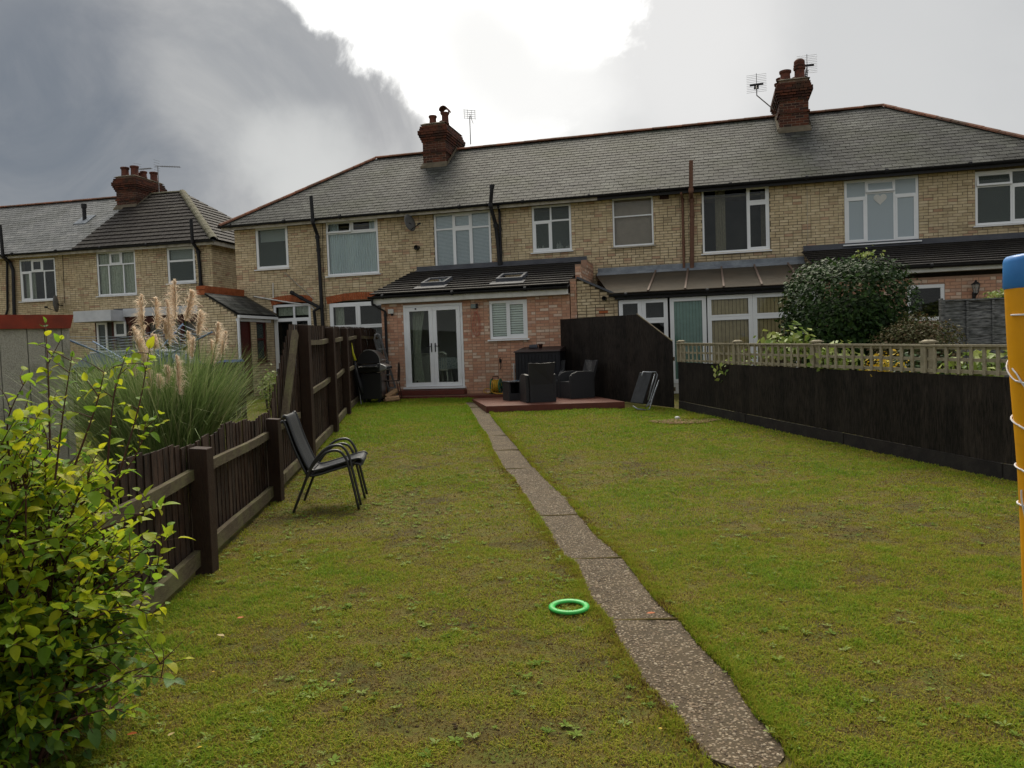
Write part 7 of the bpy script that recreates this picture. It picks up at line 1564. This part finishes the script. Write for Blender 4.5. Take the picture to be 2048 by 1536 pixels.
for x, y in zip(wx_, wy_):
    nl = rs_.randint(6, 13); sz = .009+.026*rs_.rand()**1.8; z = lawn_h(x, y)+.006; tone = rs_.rand()
    for k in range(nl):
        a = 2*math.pi*k/nl+rs_.uniform(-.4, .4); l = sz*rs_.uniform(.6, 1.2); w = l*rs_.uniform(.12, .26); e = rs_.uniform(.1, .75); dx, dy = math.cos(a), math.sin(a)
        V += [(x, y, z), (x+dx*l*.55-dy*w, y+dy*l*.55+dx*w, z+l*e*.6), (x+dx*l, y+dy*l, z+l*e*.7), (x+dx*l*.55+dy*w, y+dy*l*.55-dx*w, z+l*e*.6)]; T.append((n0, n0+1, n0+2, n0+3)); n0 += 4; A_ += [min(1, max(0, tone+rs_.normal()*.12))]*4
tag(fast_mesh('weeds', V, T, m_weed, None, 'stuff', A_), 'flat leafy weeds scattered through the lawn and along the path edges', 'weeds')
rs_ = np.random.RandomState(15); cx_, cy_ = lawn_pts(26000, 2.4, 9.5, rs_); cp = patch(cx_, cy_); kk = (rs_.rand(len(cx_)) < np.clip(.40-cp*1.5, 0, .7)); cx_, cy_ = cx_[kk], cy_[kk]
m_crumb = mat('soil_crumb', (.05, .035, .02), None, rough=.95, spec=.1, ramp=[(.030, .02, .012), (.055, .038, .02), (.08, .055, .03), (.04, .03, .015)], attr=True)
rg = random.Random(77); tag(scatter('soil_crumbs', m_crumb, [(a, b, lawn_h(a, b), rg.uniform(.003, .009)) for a, b in zip(cx_, cy_)], None, zs=.7), 'dark crumbs of bare soil showing in the worn parts of the lawn', 'soil')
# fallen leaves, stone
def flat_leaf(x, y, c, lab, s=.05):
    V, T = leaf_shape(s, s*.6, .3, -.3, 4); a = random.uniform(0, 6.28); X, Y, _ = G(x, y); z = lawn_h(X, Y)+.03; q = [(X+vx*math.cos(a)-vy*math.sin(a), Y+vx*math.sin(a)+vy*math.cos(a), z+vz) for vx, vy, vz in V]
    MB().add(q, T).build('fallen_leaf', c, None, smooth=True, label=lab, cat='leaf', group='fallen leaves on the lawn')
m_ol = mat('orange_dead_leaf', (.45, .12, .03), None, rough=.6, trans=.2); m_yl = mat('yellow_dead_leaf', (.6, .42, .05), None, rough=.6, trans=.2); m_tl = mat('tan_dead_leaf', (.42, .32, .14), None, rough=.6, trans=.2)
for (x, y, c, lab, s_) in ((489, 1246, m_ol, 'orange fallen leaf on the grass below the fence post', .05), (450, 1286, m_tl, 'tan fallen leaf below the orange one', .045), (255, 1487, m_ol, 'rusty leaf on the grass beside the foreground shrub', .045), (336, 1492, m_tl, 'pale leaf right of the rusty leaf', .03), (395, 1514, m_yl, 'small yellow leaf near the bottom edge left of centre', .02), (424, 1358, m_yl, 'tiny yellow leaf on the left lawn', .018), (663, 1377, m_yl, 'yellow petal on the lawn in the middle left', .018), (1293, 1239, m_ol, 'rusty leaf caught in a path joint', .05), (1317, 1473, m_yl, 'yellow petal left of the near end of the path', .018), (1767, 917, m_yl, 'yellow petal by the foot of the trellis fence', .05), (1790, 925, m_yl, 'second yellow petal nearer the camera by the trellis fence', .04)):
    flat_leaf(x, y, c, lab, s_)
X, Y, Z_ = G(1355, 840); m = MB(); m.lathe((X, Y, lawn_h(X, Y)+.005), [(.001, 0), (.04, .01), (.05, .035), (.03, .055), (.001, .06)], 9); m.build('stone', m_white, None, smooth=True, label='white round stone on the dry patch below the screen corner', cat='stone')
X, Y, Z_ = G(1370, 845); rs_ = np.random.RandomState(4); n = 9000; a = rs_.rand(n)*6.28; r_ = np.sqrt(rs_.rand(n)); x = X+np.cos(a)*r_*.55*(1+.2*np.sin(3*a)); y = Y+np.sin(a)*r_*.32; z = hgt(x, y)+.012; a = rs_.rand(n)*6.28; l = .03+.03*rs_.rand(n); B_ = np.stack([x, y, z], 1); dv = np.stack([np.cos(a)*l, np.sin(a)*l, .02*rs_.rand(n)], 1); W_ = np.stack([-np.sin(a)*.004, np.cos(a)*.004, 0*a], 1)
V = np.stack([B_-W_, B_+W_, B_+dv], 1).reshape(-1, 3); tag(fast_mesh('dead_grass', V, np.array([0, 1, 2])[None]+3*np.arange(n)[:, None], mat('straw', (.3, .2, .1), None, rough=.8, ramp=[(.20, .12, .06), (.32, .21, .11), (.40, .28, .15)], attr=True), None, 'stuff', np.repeat(rs_.rand(n), 3)), 'patch of brown dead grass at the foot of the black fence', 'grass')
blades('tuft', m_grass, 260, (X+.25, Y+.35, gz(Y)), .16, .06, .16, 1, .008, None, 5, seg=3, up=.6)
for o in list(COL.objects):
    if o.name == 'tuft': tag(o, 'dark weed tuft where the screen meets the trellis fence', 'weed', kind='stuff')
    if 'off' in o.keys(): del o['off']
